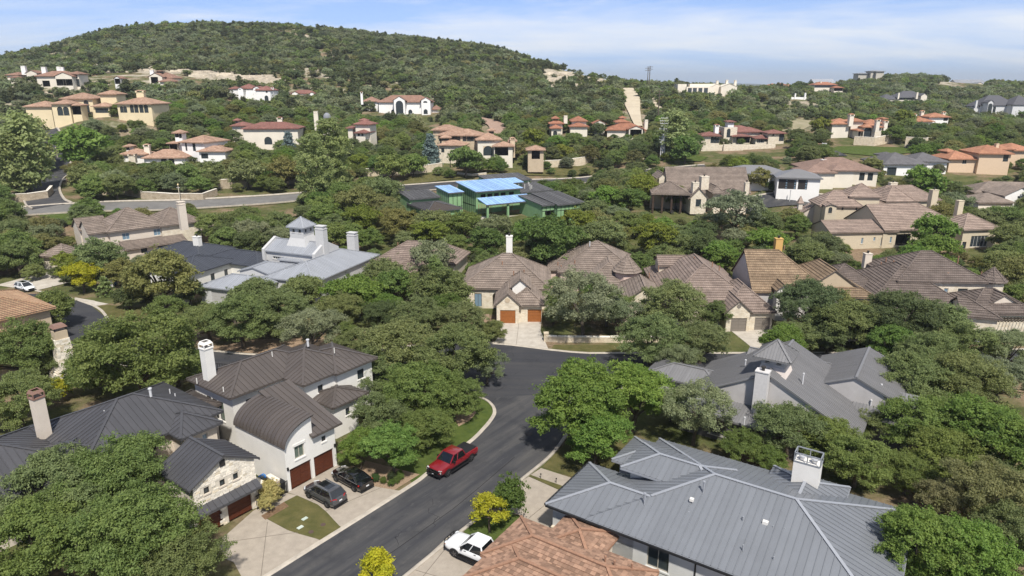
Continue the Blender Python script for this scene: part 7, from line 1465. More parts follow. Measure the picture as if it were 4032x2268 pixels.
for a in [
 (300, 1185, 270, 'O', 'big leafy oak in front of the charcoal roof, its top crossing the eave'), (120, 1235, 250, 'o', 'oak at the left edge below the charcoal roof'), (330, 1345, 300, 'O', 'large oak right beside the stone garage drive in lower left'),
 (70, 1370, 260, 'O', 'oak filling the lower left corner of the view'), (455, 1405, 210, 'o', 'oak overhanging the left side of the pale drive at the bottom'), (210, 1290, 230, 'o', 'oak in the middle of the lower left clump'),
 (50, 875, 185, 'O', 'oak at the left edge in front of the lower ochre tile roof'), (40, 1000, 170, 'o', 'oak at the left edge above the charcoal roof chimney'), (125, 905, 110, 'o', 'small oak screening the dark porch left of the stone chimney'),
 (345, 880, 290, 'O', 'big round oak right of the stone chimney, above the charcoal roof'), (245, 905, 150, 'O', 'oak touching the right side of the stone chimney'), (440, 905, 150, 'O', 'oak left of the tall white chimney'),
 (605, 800, 180, 'o', 'oak with forked dark trunk behind the tall white chimney'), (520, 800, 130, 'o', 'oak over the cross street left of the tall white chimney'), (700, 780, 175, 'o', 'oak above the brown hip roof ridge, in front of the grey garage'),
 (785, 825, 170, 'g', 'grey green oak above the brown roof peak'), (855, 775, 140, 'o', 'oak left of the bright green young tree on the cross street'), (905, 735, 130, 'b', 'bright green tree below the pale grey metal roofs'), (965, 690, 130, 'o', 'oak in front of the half hidden pinkish tile roof'),
 (975, 770, 100, 'b', 'bright young tree with leaning grey trunk beside the cross street'), (1050, 790, 150, 'o', 'oak on the bank left of the stained drive'), (1110, 725, 165, 'o', 'oak left of the cedar garage house'), (1160, 800, 140, 'o', 'oak at the left corner of the stained pale drive'), (1090, 650, 150, 'g', 'pale oak right of the pinkish tile roof'),
 (640, 735, 110, 'o', 'oak in front of the pale grey garage, right side'), (760, 725, 120, 'o', 'oak below the cupola house middle'), (845, 735, 95, 'b', 'light green tree below the right wing of the cupola house'), (475, 730, 80, 'd', 'dark tree at the corner of the navy roofed house'), (570, 600, 85, 'O', 'oak right of the two storey tile villa'), (1085, 562, 120, 'o', 'oak below the dark felt roof of the unfinished house'), (1165, 565, 115, 'O', 'oak below the green wall of the unfinished house'), (1245, 572, 105, 'g', 'grey oak below the porch slab of the unfinished house'), (1005, 560, 120, 'e', 'brownish oak above the half hidden pinkish roof'), (1450, 560, 110, 'l', 'yellow green tree right of the unfinished house'), (1520, 590, 130, 'o', 'oak behind the turret house, right side'), (1010, 650, 90, 'd', 'dark tree at the lower edge of the pinkish tile roof'), (1240, 830, 80, 'o', 'small oak at the mouth of the stained pale drive'), (850, 690, 60, 'd', 'dark small tree in front of the pale metal roof right wing'),
 (1010, 870, 230, 'o', 'oak behind the brown hip roof, left of the junction'), (1140, 885, 230, 'o', 'oak spreading over the junction from the left'), (1225, 915, 125, 'g', 'outermost oak bough cluster over the junction'), (930, 935, 170, 'o', 'oak brushing the right end of the brown hip roof'),
 (1050, 975, 220, 'O', 'oak in the middle of the corner lawn clump'), (1140, 985, 165, 'O', 'oak at the tip of the corner lawn beside the mulch ring'), (960, 1040, 170, 'o', 'oak in front of the entrance of the white stucco house'), (905, 1120, 120, 'b', 'light green drooping tree beside the white garage corner'), (985, 1125, 160, 'b', 'light green drooping tree by the gravel bed'), (1075, 1070, 150, 'O', 'oak on the verge behind the red pickup'), (890, 865, 130, 'o', 'oak just behind the brown roof peak'),
 (1455, 1000, 270, 'b', 'large bright green tree on the right of the street, nearest the junction'), (1595, 985, 220, 'b', 'large bright green tree left of the grey gable house'), (1500, 1085, 190, 'b', 'low bright green crown over the shaded front lawn'),
 (1750, 1030, 210, 'g', 'airy oak in front of the grey gable house'), (1690, 1010, 120, 'o', 'oak between the bright green trees and the grey gable house'), (1865, 1120, 120, 'O', 'small tree between the two grey metal houses, left of the caged chimney'), (1990, 1075, 190, 'o', 'oak in front of the ribbed slope of the grey gable house'), (2085, 1095, 160, 'O', 'oak above the caged white chimney'), (2160, 1150, 170, 'O', 'oak right of the caged white chimney'), (2205, 1060, 110, 'o', 'oak at the right corner of the grey gable house'), (1940, 1150, 90, 'O', 'small tree just left of the caged white chimney'),
 (2290, 955, 200, 'o', 'oak right of the grey gable house ridge'), (2325, 1060, 190, 'O', 'oak beyond the right end of the light grey roof'), (2430, 960, 190, 'o', 'oak in the right hand wood, upper middle'), (2520, 950, 150, 'g', 'pale oak at the right edge level with the grey gables'), (2470, 1075, 190, 'b', 'bright broad tree in the right hand wood'), (2550, 1120, 180, 'b', 'bright broad tree at the right edge'), (2385, 1140, 170, 'O', 'oak in the middle of the right hand wood'), (2285, 1190, 130, 'O', 'oak near the back corner of the light grey roof'),
 (2480, 1235, 210, 'r', 'dull olive tree in the lower right wood'), (2385, 1260, 140, 'r', 'dull olive shrub tree behind the light grey roof corner'), (2320, 1370, 220, 'b', 'feathery bright tree covering the right end of the light grey roof'), (2440, 1390, 200, 'b', 'feathery bright tree near the lower right corner'), (2550, 1350, 190, 'o', 'oak at the lower right corner'), (2545, 1230, 150, 'o', 'oak at the right edge beside the dull olive tree'),
 (2245, 860, 120, 'b', 'bright green tree right of the grey gable ridge by the street'), (2335, 885, 150, 'o', 'oak on the street corner right of the grey gable house'), (2440, 865, 150, 'o', 'oak along the cross street near the right edge'), (2535, 870, 140, 'g', 'pale oak along the cross street at the right edge'), (2385, 960, 150, 'o', 'oak set back from the cross street at right'),
 (1470, 750, 235, 'g', 'wide grey green oak in front of the turret house'), (1555, 790, 140, 'g', 'grey green oak beside the low limestone wall'), (1690, 765, 200, 'o', 'tall oak covering the left half of the grey garage house'), (1640, 850, 190, 'o', 'oak over the cross street below the turret house'), (1765, 850, 150, 'o', 'oak left of the grey garage doors on the street side'), (1705, 905, 130, 'g', 'pale oak leaning over the cross street'),
 (1968, 862, 130, 'b', 'bright green tree on the verge right of the grey garage drive'), (2040, 765, 190, 'd', 'dark dense oak in front of the tan roofed house'), (2125, 805, 170, 'o', 'oak in front of the dark hip roof'), (2265, 795, 195, 'd', 'dark oak left of the pergola garage'), (2365, 805, 140, 'o', 'oak beside the pergola garage drive'), (2195, 820, 120, 'o', 'oak between the two dark oaks across the street'),
 (2000, 845, 110, 'o', 'oak on the verge below the dark dense oak'), (2085, 845, 105, 'o', 'second verge oak along the low pale wall'), (2320, 865, 110, 'o', 'verge oak left of the pergola garage drive'), (1800, 785, 95, 'o', 'small oak tucked left of the arched limestone gable'), (1385, 600, 180, 't', 'lush green tree behind the cedar garage house'), (170, 665, 75, 'l', 'light green round tree on the left by the white car'), (205, 690, 80, 'y', 'yellow leaved tree beside the navy roofed house'), (130, 770, 110, 'O', 'oak left of the white drive mouth'), (250, 640, 120, 'o', 'oak in front of the two storey tile villa'), (405, 690, 180, 'e', 'brownish oak in front of the navy metal roof'), (30, 620, 110, 'O', 'oak at the left edge by the small tile pavilion'), (320, 745, 70, 'd', 'dark shrub tree beside the white drive'),
 (830, 390, 120, 'P', 'tall pale green poplar rising before the domed villa', .9), (790, 430, 110, 'P', 'lower poplar left of the tallest one'), (1083, 385, 52, 's', 'blue grey spruce beside the salmon roofed villa'), (727, 372, 42, 's', 'blue grey spruce before the cream mansion'), (1695, 335, 95, 'p', 'pale silvery tall tree right of the utility pole', .72), (1725, 370, 80, 't', 'dark rounded tree below the white stone mansion'),
 (200, 365, 115, 'b', 'dense bright green tree right of the winding road bend'), (60, 380, 100, 'p', 'pale green tree left of the winding road'), (25, 410, 80, 'p', 'pale green tree at the left edge by the winding road'), (95, 365, 70, 'p', 'light green tree in the bend of the winding road'), (230, 470, 75, 'O', 'oak standing beside the grey road with visible trunk'), (290, 465, 80, 'o', 'second oak beside the grey road'), (215, 440, 80, 'o', 'oak behind the roadside oaks at the bend'),
 (1170, 400, 90, 't', 'dark green tree on the lawn before the salmon roofed villa'), (985, 415, 90, 'O', 'flat topped tree before the long boundary wall'), (1040, 410, 80, 'O', 'dark flat topped tree next to the spruce'), (720, 425, 100, 'e', 'brownish oak above the stone boundary wall'), (620, 430, 95, 'o', 'oak behind the curved stone wall'), (2065, 315, 50, 'l', 'yellow green tree left of the orange roofed villa'), (2275, 295, 50, 'l', 'bright yellow green tree between the orange roofed houses'), (1340, 345, 65, 'l', 'light yellow green tree below the red roofed villa'), (1910, 445, 70, 'e', 'round tree in front of the white house with three garages'),
 (2325, 455, 95, 'b', 'bright green tree below the slate hip roof'), (1850, 530, 160, 'g', 'grey green oak in front of the patio house'), (2350, 580, 110, 'b', 'bright green tree in front of the long tile house'), (1560, 490, 60, 'l', 'yellowish tree behind the unfinished house lot'), (955, 480, 130, 'o', 'oak left of the unfinished house'), (905, 500, 120, 'e', 'brownish oak in the belt left of the unfinished house')]: hand(*a)
# yellow street trees, clipped shrubs
def shrub(x, y, r, col, label, hs=1., name='round_shrub', group=None, lev='near'): HAND.append((x, y, r)); return put_tree('ball', x, y, terr(x, y), r, col, label, group, 'shrub', hs, lev, name, .12)
def sapling(name, u, v, h, rad, col, label, seed):
    """young thin tree with a light open crown; (u, v): photo pixel of its foot"""
    x, y = gp(u, v, 0); r = np.random.RandomState(seed); lob = []
    for i in range(15): a = i*2.4; q_ = sqrt((i+.5)/15); lob.append((q_*rad*cos(a), q_*rad*sin(a), h*(.5+.45*(1-q_*q_)*r.uniform(.4, 1)-.1*q_), rad*.33))
    cm_ = crown(name+'_crown', seed, lob, 12, 26, .2, .16, droop=.05); tk = trunk_mesh(name+'_trunk', seed, lob, h*.36, .085, nb=8, lean=.15)
    e = empty(name, (x, y, 0), label, 'tree'); c = bpy.data.objects.new('crown', cm_); COL.objects.link(c); c.parent = e; c.color = (*col, 1); t = bpy.data.objects.new('trunk', tk); COL.objects.link(t); t.parent = e; HAND.append((x, y, rad))
sapling('yellow_street_tree', 1400+1505*.3506, 1760+960*.3506, 4.6, 1.35, (.35, .34, .03), 'thin yellow leaved street tree beside the white pickup', 71)
sapling('yellow_kerb_tree', 1490, 2330, 4.4, 1.05, (.38, .37, .025), 'bright yellow tree top cut by the bottom edge', 73)
shrub(*gp(1400+1735*.3506, 1760+790*.3506), 1.5, (.085, .12, .03), 'big clipped round bush behind the yellow street tree', 1.25)
for k, (x, y, s) in enumerate(((940, 720, .85), (905, 800, .75), (930, 640, .7), (1000, 690, .55), (850, 560, .5))): 
    x_, y_ = gp(700+x*.392, 1700+y*.392)
    if k == 0: vb = empty('variegated_bush', (x_, y_, 0), 'rounded variegated cream bush between the two garages', 'bush'); v0 = (x_, y_)
    c = bpy.data.objects.new('crown', TPL['ball']['near'][k % 2][0]); COL.objects.link(c); c.parent = vb; c.location = (x_-v0[0], y_-v0[1], 0); c.scale = (s, s, s*1.15); c.color = (.38, .34, .14, 1)
SB = [(2050, 520), (2140, 550), (2065, 525), (2200, 520), (2240, 480), (2230, 455), (2155, 490), (1980, 500)]
for k, (x, y) in enumerate([(2068, 522), (2148, 550), (2200, 520), (2240, 484), (2228, 456)]): shrub(*gp(700+x*.392, 1700+y*.392), .36, (.11, .16, .04), ('first', 'second', 'third', 'fifth', 'fourth')[k]+' from left of the small clipped ball shrubs in the gravel bed', 1., 'ball_shrub', 'ball shrubs in the gravel bed')
shrub(*gp(700+2150*.392, 1700+492*.392), .46, (.05, .07, .028), 'darker taller ball shrub in the middle of the gravel bed'); shrub(*gp(700+1990*.392, 1700+505*.392), .42, (.06, .10, .03), 'shrub at the tree foot in the gravel bed')
for u, v, s, l in ((2100+650*.4196, 1660+1100*.4196, .85, 'clipped bush against the shaded white wall of the grey roofed house'), (2100+1365*.4196, 1660+1440*.4196, .7, 'pale green bush at the bottom edge by the white wall'), (1000+2100*.4279, 750+1375*.4279, .6, 'left round shrub at the drive corner'), (1000+2165*.4279, 750+1375*.4279, .6, 'right round shrub at the drive corner'), (0+1700*.4279, 750+960*.4279, 1.7, 'dark round bush by the corner of the white house'), (150*1.565, 1010*1.565, 1.5, 'yellow green bush left of the charcoal roof'), (212*1.565, 995*1.565, 1.9, 'green bush between the stone chimney and charcoal roof')):
    x, y = gp(u, v); shrub(x, y, s, (.30, .30, .03) if 'yellow' in l else (.05, .075, .028) if 'dark' in l else (.085, .125, .03), l)
for u, v, s, l in ((1440, 662, 3.0, 'clipped oval hedge bush on the lawn above the dark road'), (2085, 665, 2.0, 'clipped dark bush by the wall gate'), (2120, 660, 1.8, 'second clipped dark bush by the wall gate'), (3050, 760, 1.6, 'round bush at the forecourt edge'), (3030, 750, 1.8, 'round bush beside the forecourt drive')):
    h = ground_hit(u, v); e = put_tree('ball', h[0], h[1], h[2], s, (.07, .105, .03), l, None, 'shrub', .7, 'mid', 'clipped_bush')
# ---- protected views: photo boxes that stay open, with the distance of what they show (D px)
PROT = [(207, 525, 540, 612, 150), (95, 605, 165, 660, 140), (380, 612, 660, 690, 132), (500, 555, 905, 690, 118), (510, 690, 590, 745, 112), (925, 600, 1065, 675, 130), (1200, 605, 1365, 850, 108), (1392, 612, 1600, 700, 120), (1625, 635, 1760, 700, 110), (1760, 660, 1940, 850, 104),
        (1840, 612, 2120, 700, 110), (1890, 690, 1965, 745, 108), (2105, 648, 2320, 720, 112), (2275, 632, 2530, 720, 112), (2420, 700, 2576, 830, 103), (1975, 475, 2480, 585, 150), (2135, 575, 2260, 625, 150), (2430, 560, 2490, 640, 150), (1640, 420, 1885, 530, 180), (1655, 515, 1735, 545, 178),
        (1850, 418, 2070, 480, 198), (1965, 470, 2045, 512, 198), (1990, 500, 2050, 525, 196), (2020, 402, 2230, 458, 208), (2230, 387, 2400, 440, 220), (2395, 362, 2576, 435, 224), (2460, 457, 2576, 505, 188), (1100, 437, 1470, 538, 172), (1085, 315, 1370, 385, 252), (1085, 380, 1130, 412, 250),
        (905, 232, 1105, 286, 378), (60, 227, 385, 297, 284), (305, 327, 555, 405, 240), (600, 297, 755, 350, 268), (660, 350, 692, 372, 268), (870, 300, 935, 340, 265), (792, 280, 830, 315, 266), (1382, 292, 1625, 335, 298), (1760, 302, 1980, 390, 276), (2095, 287, 2235, 340, 284), (2297, 282, 2395, 308, 322),
        (1707, 202, 1852, 230, 440), (2047, 202, 2122, 226, 550), (1985, 236, 2030, 250, 462), (2162, 176, 2230, 200, 670), (2235, 230, 2330, 254, 490), (2362, 202, 2480, 218, 710), (2452, 250, 2576, 282, 412), (12, 168, 200, 208, 378), (372, 177, 437, 208, 388), (577, 217, 690, 250, 362), (722, 227, 790, 236, 402),
        (1563, 226, 1610, 300, 345), (100, 430, 185, 520, 220), (250, 505, 440, 520, 190), (560, 492, 750, 522, 195), (1000, 438, 1150, 475, 222), (1150, 425, 1480, 447, 240), (1290, 398, 1480, 420, 250), (1690, 398, 1762, 418, 260), (1655, 322, 1678, 405, 255), (200, 725, 300, 775, 118), (185, 775, 250, 830, 103),
        (20, 705, 92, 742, 120), (120, 375, 150, 400, 290), (60, 495, 135, 545, 200), (380, 485, 545, 508, 205), (920, 425, 1085, 445, 240), (1060, 300, 1110, 318, 380), (445, 475, 460, 510, 195), (1215, 300, 1260, 325, 330), (1990, 290, 2110, 325, 375), (2220, 330, 2290, 380, 270), (1130, 385, 1145, 415, 245), (280, 720, 330, 745, 120), (1255, 330, 1375, 385, 250), (500, 480, 560, 500, 200), (1900, 505, 2000, 525, 196), (2100, 375, 2250, 395, 268), (2090, 345, 2200, 372, 284), (230, 158, 700, 200, 425)]
PR = [(a*D_, b*D_, c*D_, d*D_, Y+8) for a, b, c, d, Y in PROT]
FOOT = []
for ob in list(COL.objects):
    if ob.name.split('.')[0] in ('wall',) and ob.parent and ob.type == 'MESH':
        co = np.array([v.co[:2] for v in ob.data.vertices])+np.array(ob.parent.location[:2]); FOOT.append((co[:, 0].min(), co[:, 1].min(), co[:, 0].max(), co[:, 1].max()))
FOOT = np.array(FOOT)
ROADL = [(np.array(resample(l, 3)), w) for l, w in ((R3c, 8.5), (R4c, 7.5), (R5c, 7.5), ([(-130, 131), (-78, 113), (-62, 98), (-40, 90), (0, 88), (60, 90), (110, 96)], 9), (R6, 5), (D1, 5.5), (T2, 3))]
SAND = np.array([((a[0]+b[0])/2, (a[1]+b[1])/2) for a, b in zip(SLr, SRr)])
def free_spot(x, y, r, z, cz, pad=.8, hid=.64):
    if len(FOOT) and ((x > FOOT[:, 0]-r*.45) & (x < FOOT[:, 2]+r*.45) & (y > FOOT[:, 1]-r*.45) & (y < FOOT[:, 3]+r*.45)).any(): return False
    for L, w in ROADL:
        if (np.hypot(L[:, 0]-x, L[:, 1]-y) < w).any(): return False
    if (np.hypot(SAND[:, 0]-x, SAND[:, 1]-y) < 5.5+r*.35).any(): return False
    for hx, hy, hr in HAND:
        if hypot(hx-x, hy-y) < (hr+r)*.55: return False
    u, v = px(x, y, z+cz); rp_ = r*FPX/hypot(x, y)*(hid if y < 140 else hid*.8)
    for a, b, c, d, Y in PR:
        if y < Y and a-rp_ < u < c+rp_ and b-rp_ < v < d+rp_: return False
    return True
SH = [(o.name.replace('_', ' ').split('.')[0], o.location) for o in COL.objects if o.get('category') in ('house', 'hall', 'pavilion', 'ruin')]
DESC = {'o': 'olive green oak', 'O': 'green oak', 'b': 'bright broadleaf tree', 'g': 'grey open tree', 'd': 'dark green oak', 'r': 'reddish open tree', 'e': 'brownish green oak', 't': 'deep green tree', 'c': 'dark conical juniper', 'l': 'yellow green tree', 'P': 'tall pale poplar'}
fr_ = random.Random(31); cand = []
FILL = []
def inview(x, y, z, m=120): u, v = px(x, y, z); return -m < u < 4032+m and -m < v < 2268+m
y = 98.
while y < 345:
    st = 5.2; x = -.80*y-20
    while x < .80*y+20:
        X, Y_ = x+fr_.uniform(-2.4, 2.4), y+fr_.uniform(-2.4, 2.4); x += st
        sp = fr_.choices('oOgdebtclP', (32, 20, 8, 9, 9, 7, 6, 3, 2, 2))[0]; kind, col = SPC[sp]; Wd = fr_.uniform(6.2, 10.5) if kind not in ('conifer', 'tall') else fr_.uniform(4, 5.5)
        if Y_ > 225: Wd *= .92
        s = Wd/KW[kind][0]; r_ = Wd/2; zt = terr(X, Y_)
        if not inview(X, Y_, zt+3) or not free_spot(X, Y_, r_, zt, KW[kind][1]*s): 
            Wd = fr_.uniform(3.2, 5.0); s = Wd/KW[kind][0]; r_ = Wd/2
            if not inview(X, Y_, zt+3) or not free_spot(X, Y_, r_, zt, KW[kind][1]*s): continue
        if any(hypot(X-a, Y_-b) < (r_+c)*.52 for a, b, c, *_ in FILL[-140:]): continue
        FILL.append((X, Y_, r_, zt, s, sp))
    y += st*.9
NIND = 296-sum(1 for o in COL.objects if o.get('category') == 'tree')
FILL.sort(key=lambda t: -t[2]/hypot(t[0], t[1]))
print('hand', len(HAND), 'fill', len(FILL), 'ind', NIND)
BYL = {}
for (X, Y_, r_, zt, s, sp) in FILL[:max(0, NIND)]:
    near_ = min(SH, key=lambda h: hypot(h[1][0]-X, h[1][1]-Y_)); side = 'in front of' if near_[1][1] > Y_+4 else 'behind' if near_[1][1] < Y_-4 else 'beside'
    BYL.setdefault((sp, side, near_[0]), []).append((X/Y_, X, Y_, zt, s))
ORD = ['first', 'second', 'third', 'fourth', 'fifth', 'sixth', 'seventh', 'eighth', 'ninth', 'tenth', 'eleventh', 'twelfth', 'thirteenth', 'fourteenth', 'fifteenth']
for (sp, side, hn), L in BYL.items():
    L.sort()
    for k, (_, X, Y_, zt, s) in enumerate(L): put_tree(SPC[sp][0], X, Y_, zt, s, SPC[sp][1], f'{DESC[sp]} {side} the {hn}' if len(L) == 1 else f'{ORD[min(k, 14)]} from left of the {DESC[sp]}s {side} the {hn}', f'{DESC[sp]}s {side} the {hn}' if len(L) > 1 else None)
# ---- the wood beyond: too many to count, instanced on points
def inst_tpl(name, seed, lob, tu, nl, sz, sg):
    me = crown(name, seed, lob, tu, nl, sz, sg, m=LEAF_I); o = bpy.data.objects.new(name, me); return o
wood_col = bpy.data.collections.new('wood_templates')
for i, sd_ in enumerate((81, 82, 83)): wood_col.objects.link(inst_tpl('wood_template_a%d' % i, sd_, lobes_oak(np.random.RandomState(sd_), 22, 5.0, 3.6, 2.6, 1.7), 9, 6, 1.15, .45))
for i, sd_ in enumerate((84, 85)): wood_col.objects.link(inst_tpl('wood_template_b%d' % i, sd_, lobes_cone(np.random.RandomState(sd_), 18, 3.6, 4.0, 3.8, 1.3), 9, 6, 1.0, .4))
for i in range(3): wood_col.objects.link(bpy.data.objects.new('wood_template_c%d' % i, TPL['oak']['mid'][i][0].copy()))
for o_ in wood_col.objects:
    o_.data.materials.clear(); o_.data.materials.append(LEAF_I)
def wood(name, P, label):
    """P rows: x y z scale kind rot r g b"""
    P = np.array(P); me = bpy.data.meshes.new(name); me.vertices.add(len(P)); me.vertices.foreach_set('co', P[:, :3].reshape(-1)); 
    for nm, c in (('scl', 3), ('rot', 5)): a = me.attributes.new(nm, 'FLOAT', 'POINT'); a.data.foreach_set('value', P[:, c])
    a = me.attributes.new('idx', 'INT', 'POINT'); a.data.foreach_set('value', P[:, 4].astype(np.int32))
    a = me.attributes.new('leafcol', 'FLOAT_COLOR', 'POINT'); a.data.foreach_set('color', np.column_stack([P[:, 6:9], np.ones(len(P))]).reshape(-1))
    me.update(); o = bpy.data.objects.new(name, me); COL.objects.link(o); tag(o, label, None, None, 'stuff')
    g = bpy.data.node_groups.new('scatter', 'GeometryNodeTree'); g.interface.new_socket('Geometry', in_out='INPUT', socket_type='NodeSocketGeometry'); g.interface.new_socket('Geometry', in_out='OUTPUT', socket_type='NodeSocketGeometry')
    gi, go, ip, ci = (g.nodes.new(t) for t in ('NodeGroupInput', 'NodeGroupOutput', 'GeometryNodeInstanceOnPoints', 'GeometryNodeCollectionInfo'))
    ci.inputs['Collection'].default_value = wood_col; ci.inputs['Separate Children'].default_value = True; ci.inputs['Reset Children'].default_value = True; ip.inputs['Pick Instance'].default_value = True
    def attr(nm, t): n = g.nodes.new('GeometryNodeInputNamedAttribute'); n.data_type = t; n.inputs['Name'].default_value = nm; return next(s for s in n.outputs if s.enabled and s.name == 'Attribute')
    cx_ = g.nodes.new('ShaderNodeCombineXYZ'); g.links.new(attr('rot', 'FLOAT'), cx_.inputs[2]); g.links.new(cx_.outputs[0], ip.inputs['Rotation'])
    g.links.new(attr('scl', 'FLOAT'), ip.inputs['Scale']); g.links.new(attr('idx', 'INT'), ip.inputs['Instance Index'])
    g.links.new(gi.outputs[0], ip.inputs['Points']); g.links.new(ci.outputs[0], ip.inputs['Instance']); g.links.new(ip.outputs[0], go.inputs[0])
    md = o.modifiers.new('scatter', 'NODES'); md.node_group = g; return o
WP = []
def wcol(sp): 
    c = SPC[sp][1]; k = fr_.uniform(.68, 1.22); return (c[0]*k*fr_.uniform(.92, 1.08), c[1]*k, c[2]*k*fr_.uniform(.9, 1.1))
for (X, Y_, r_, zt, s, sp) in FILL[max(0, NIND):]: WP.append((X, Y_, zt-.2, r_/5.3, 3+fr_.randrange(2) if sp in 'cP' else 5+fr_.randrange(3), fr_.uniform(0, 6.28), *wcol(sp)))
from mathutils import noise as mnoise
hr = np.random.RandomState(17); G = []
y = 335.
while y < 900:
    st = 3.9 if y < 640 else 4.8; xs = np.arange(-.98*y-40, .98*y+40, st); G.append(np.stack([xs+hr.uniform(-3.2, 3.2, len(xs)), np.full(len(xs), y)+hr.uniform(-3.2, 3.2, len(xs))], 1)); y += st*.92
G = np.concatenate(G); GZ = terr_np(G); uu = np.array([px(x, yy, z+2) for (x, yy), z in zip(G, GZ)]); ok = (uu[:, 0] > -620) & (uu[:, 0] < 4650) & (uu[:, 1] < 640)
# drop what the ridge hides
for (X, Y_), Z in zip(G[ok], GZ[ok]):
    nz = mnoise.fractal(Vector((X*.012, Y_*.012, 3.)), 1., 2., 4); u, v = px(X, Y_, Z+2)
    hill = u < 2420
    ledge = 340 < u < 1120 and 245 < v < 318 and abs(v-(254+(u-340)*.075)) < 16+9*mnoise.noise(Vector((X*.02, 1., 0)))
    bare = nz > .26 and fr_.random() < .72 or ledge and fr_.random() < (.80 if u < 760 else .95) or (2130 < u < 2400 and 268 < v < 348 and fr_.random() < .82)
    if bare: continue
    if not hill and (2960 < u < 3260 and 400 < v < 440 or 2740 < u < 3200 and 462 < v < 522) and fr_.random() < .75: continue
    if not hill and fr_.random() < .12: continue
    w_ = 3.0+6.4*fr_.random()**1.5 if hill else 3.4+6*fr_.random()**1.4
    if not free_spot(X, Y_, w_/2, Z, 2.5, hid=.55): continue
    sp = fr_.choices('cdoOgre', (34, 20, 12, 12, 18, 1, 3))[0] if hill else fr_.choices('cdoOget', (14, 22, 24, 18, 8, 6, 8))[0]
    if nz < -.1 and fr_.random() < .5: sp = 'g'
    WP.append((X, Y_, Z-.3, w_/10.6, 3+fr_.randrange(2) if sp == 'c' and fr_.random() < .6 else fr_.randrange(3), fr_.uniform(0, 6.28), *wcol(sp)))
print('wood', len(WP)); wood('forest', WP, 'dense juniper and oak wood over the hills')
# ------------------------------------------------------------------ street and garden details
def thing(mb, name, m, label, cat, group=None, base_=None):
    x = [v[0] for v in mb.v]; y = [v[1] for v in mb.v]; z = [v[2] for v in mb.v]; b = base_ or ((min(x)+max(x))/2, (min(y)+max(y))/2, min(z)); o = mb.build(name, m, None, b); o.location = b; return tag(o, label, cat, group)
# wheeled bins
def bin_(P, rz, col, label):
    e = empty('wheeled_bin', (*P, .04), label, 'bin', None, radians(rz)); mb = MB(); mb.hexa([(-.26, -.26, .08), (.26, -.26, .08), (.26, .26, .08), (-.26, .26, .08), (-.32, -.34, 1.0), (.32, -.34, 1.0), (.32, .34, 1.0), (-.32, .34, 1.0)]); mb.build('bin_body', mat('bin_'+col[0], col[1], .5), e)
    mb = MB(); mb.hexa([(-.35, -.38, 1.0), (.35, -.38, 1.0), (.35, .38, 1.0), (-.35, .38, 1.0), (-.3, -.3, 1.10), (.3, -.3, 1.10), (.3, .34, 1.12), (-.3, .34, 1.12)]); l = mb.build('lid', MATS['bin_'+col[0]], e); mb = MB(); mb.bar((-.3, .42, .98), (.3, .42, .98), .05, .05); mb.build('handle', MATS['bin_'+col[0]], e)
    for sx in (-.24, .24): mb = MB(); mb.tube([(sx-.03, .3, .1), (sx+.03, .3, .1)], [.1, .1], 10); mb.build('wheel', M_tyre, e)
bin_(gp(700+865*.392, 1700+545*.392), 53, ('blue', (.03, .16, .45)), 'blue recycling bin between the two garages'); bin_(gp(700+1050*.392, 1700+590*.392), 53, ('black', (.015, .016, .018)), 'black bin behind the small gate by the white garage')
# stone garden walls and iron gates between the garages
def stone_wall(name, pl, h, label, th=.45, m=None, cap=True, cat='wall', base_z=None):
    """free standing rubble wall along a polyline, with separate coping stones"""
    L = resample(pl, 2.5); zz_ = terr_np(L) if base_z is None else [base_z]*len(L); a = offset(L, th/2); b = offset(L, -th/2); c0 = L[0]; e = empty(name, (*c0, float(zz_[0])), label, cat); mb = MB()
    for i in range(len(L)-1):
        z0, z1 = zz_[i]-.6, zz_[i+1]-.6; t0, t1 = zz_[i]+h, zz_[i+1]+h; d = hypot(L[i+1][0]-L[i][0], L[i+1][1]-L[i][1])
        for p, q in ((a[i+1], a[i]), (b[i], b[i+1])):
            zp0, zp1 = (z1, z0) if p is a[i+1] else (z0, z1); tp0, tp1 = (t1, t0) if p is a[i+1] else (t0, t1)
            mb.poly([(*p, zp0), (*q, zp1), (*q, tp1), (*p, tp0)], uv=[(i*2.5, 0), (i*2.5+d, 0), (i*2.5+d, h+.6), (i*2.5, h+.6)])
        mb.poly([(*b[i], t0), (*b[i+1], t1), (*a[i+1], t1), (*a[i], t0)])
    for i in (0, len(L)-1): mb.poly([(*a[i], zz_[i]-.6), (*b[i], zz_[i]-.6), (*b[i], zz_[i]+h), (*a[i], zz_[i]+h)], uv=[(0, 0), (th, 0), (th, h), (0, h)])
    o = (c0[0], c0[1], float(zz_[0])); mb.build('wall_body', m or M_rub, e, o)
    if cap:
        for i in range(len(L)-1):
            mb = MB(); t0, t1 = zz_[i]+h, zz_[i+1]+h; k = .015
            A = [offset(L, th/2+.06)[j] for j in (i, i+1)]; B = [offset(L, -th/2-.06)[j] for j in (i, i+1)]; f = lambda p, q: (p[0]*(1-k)+q[0]*k, p[1]*(1-k)+q[1]*k)
            A = [f(A[0], A[1]), f(A[1], A[0])]; B = [f(B[0], B[1]), f(B[1], B[0])]; up = rnd.uniform(.10, .16)
            mb.hexa([(*B[0], t0), (*B[1], t1), (*A[1], t1), (*A[0], t0), (*B[0], t0+up), (*B[1], t1+up), (*A[1], t1+up), (*A[0], t0+up)], 0, rnd.random()); mb.build('coping_stone', M_stone_s, e, o)
    return e
M_rub = stone_mat('boundary_rubble', (.46, .385, .285), (.33, .26, .185), (.24, .20, .155), .6, .32)
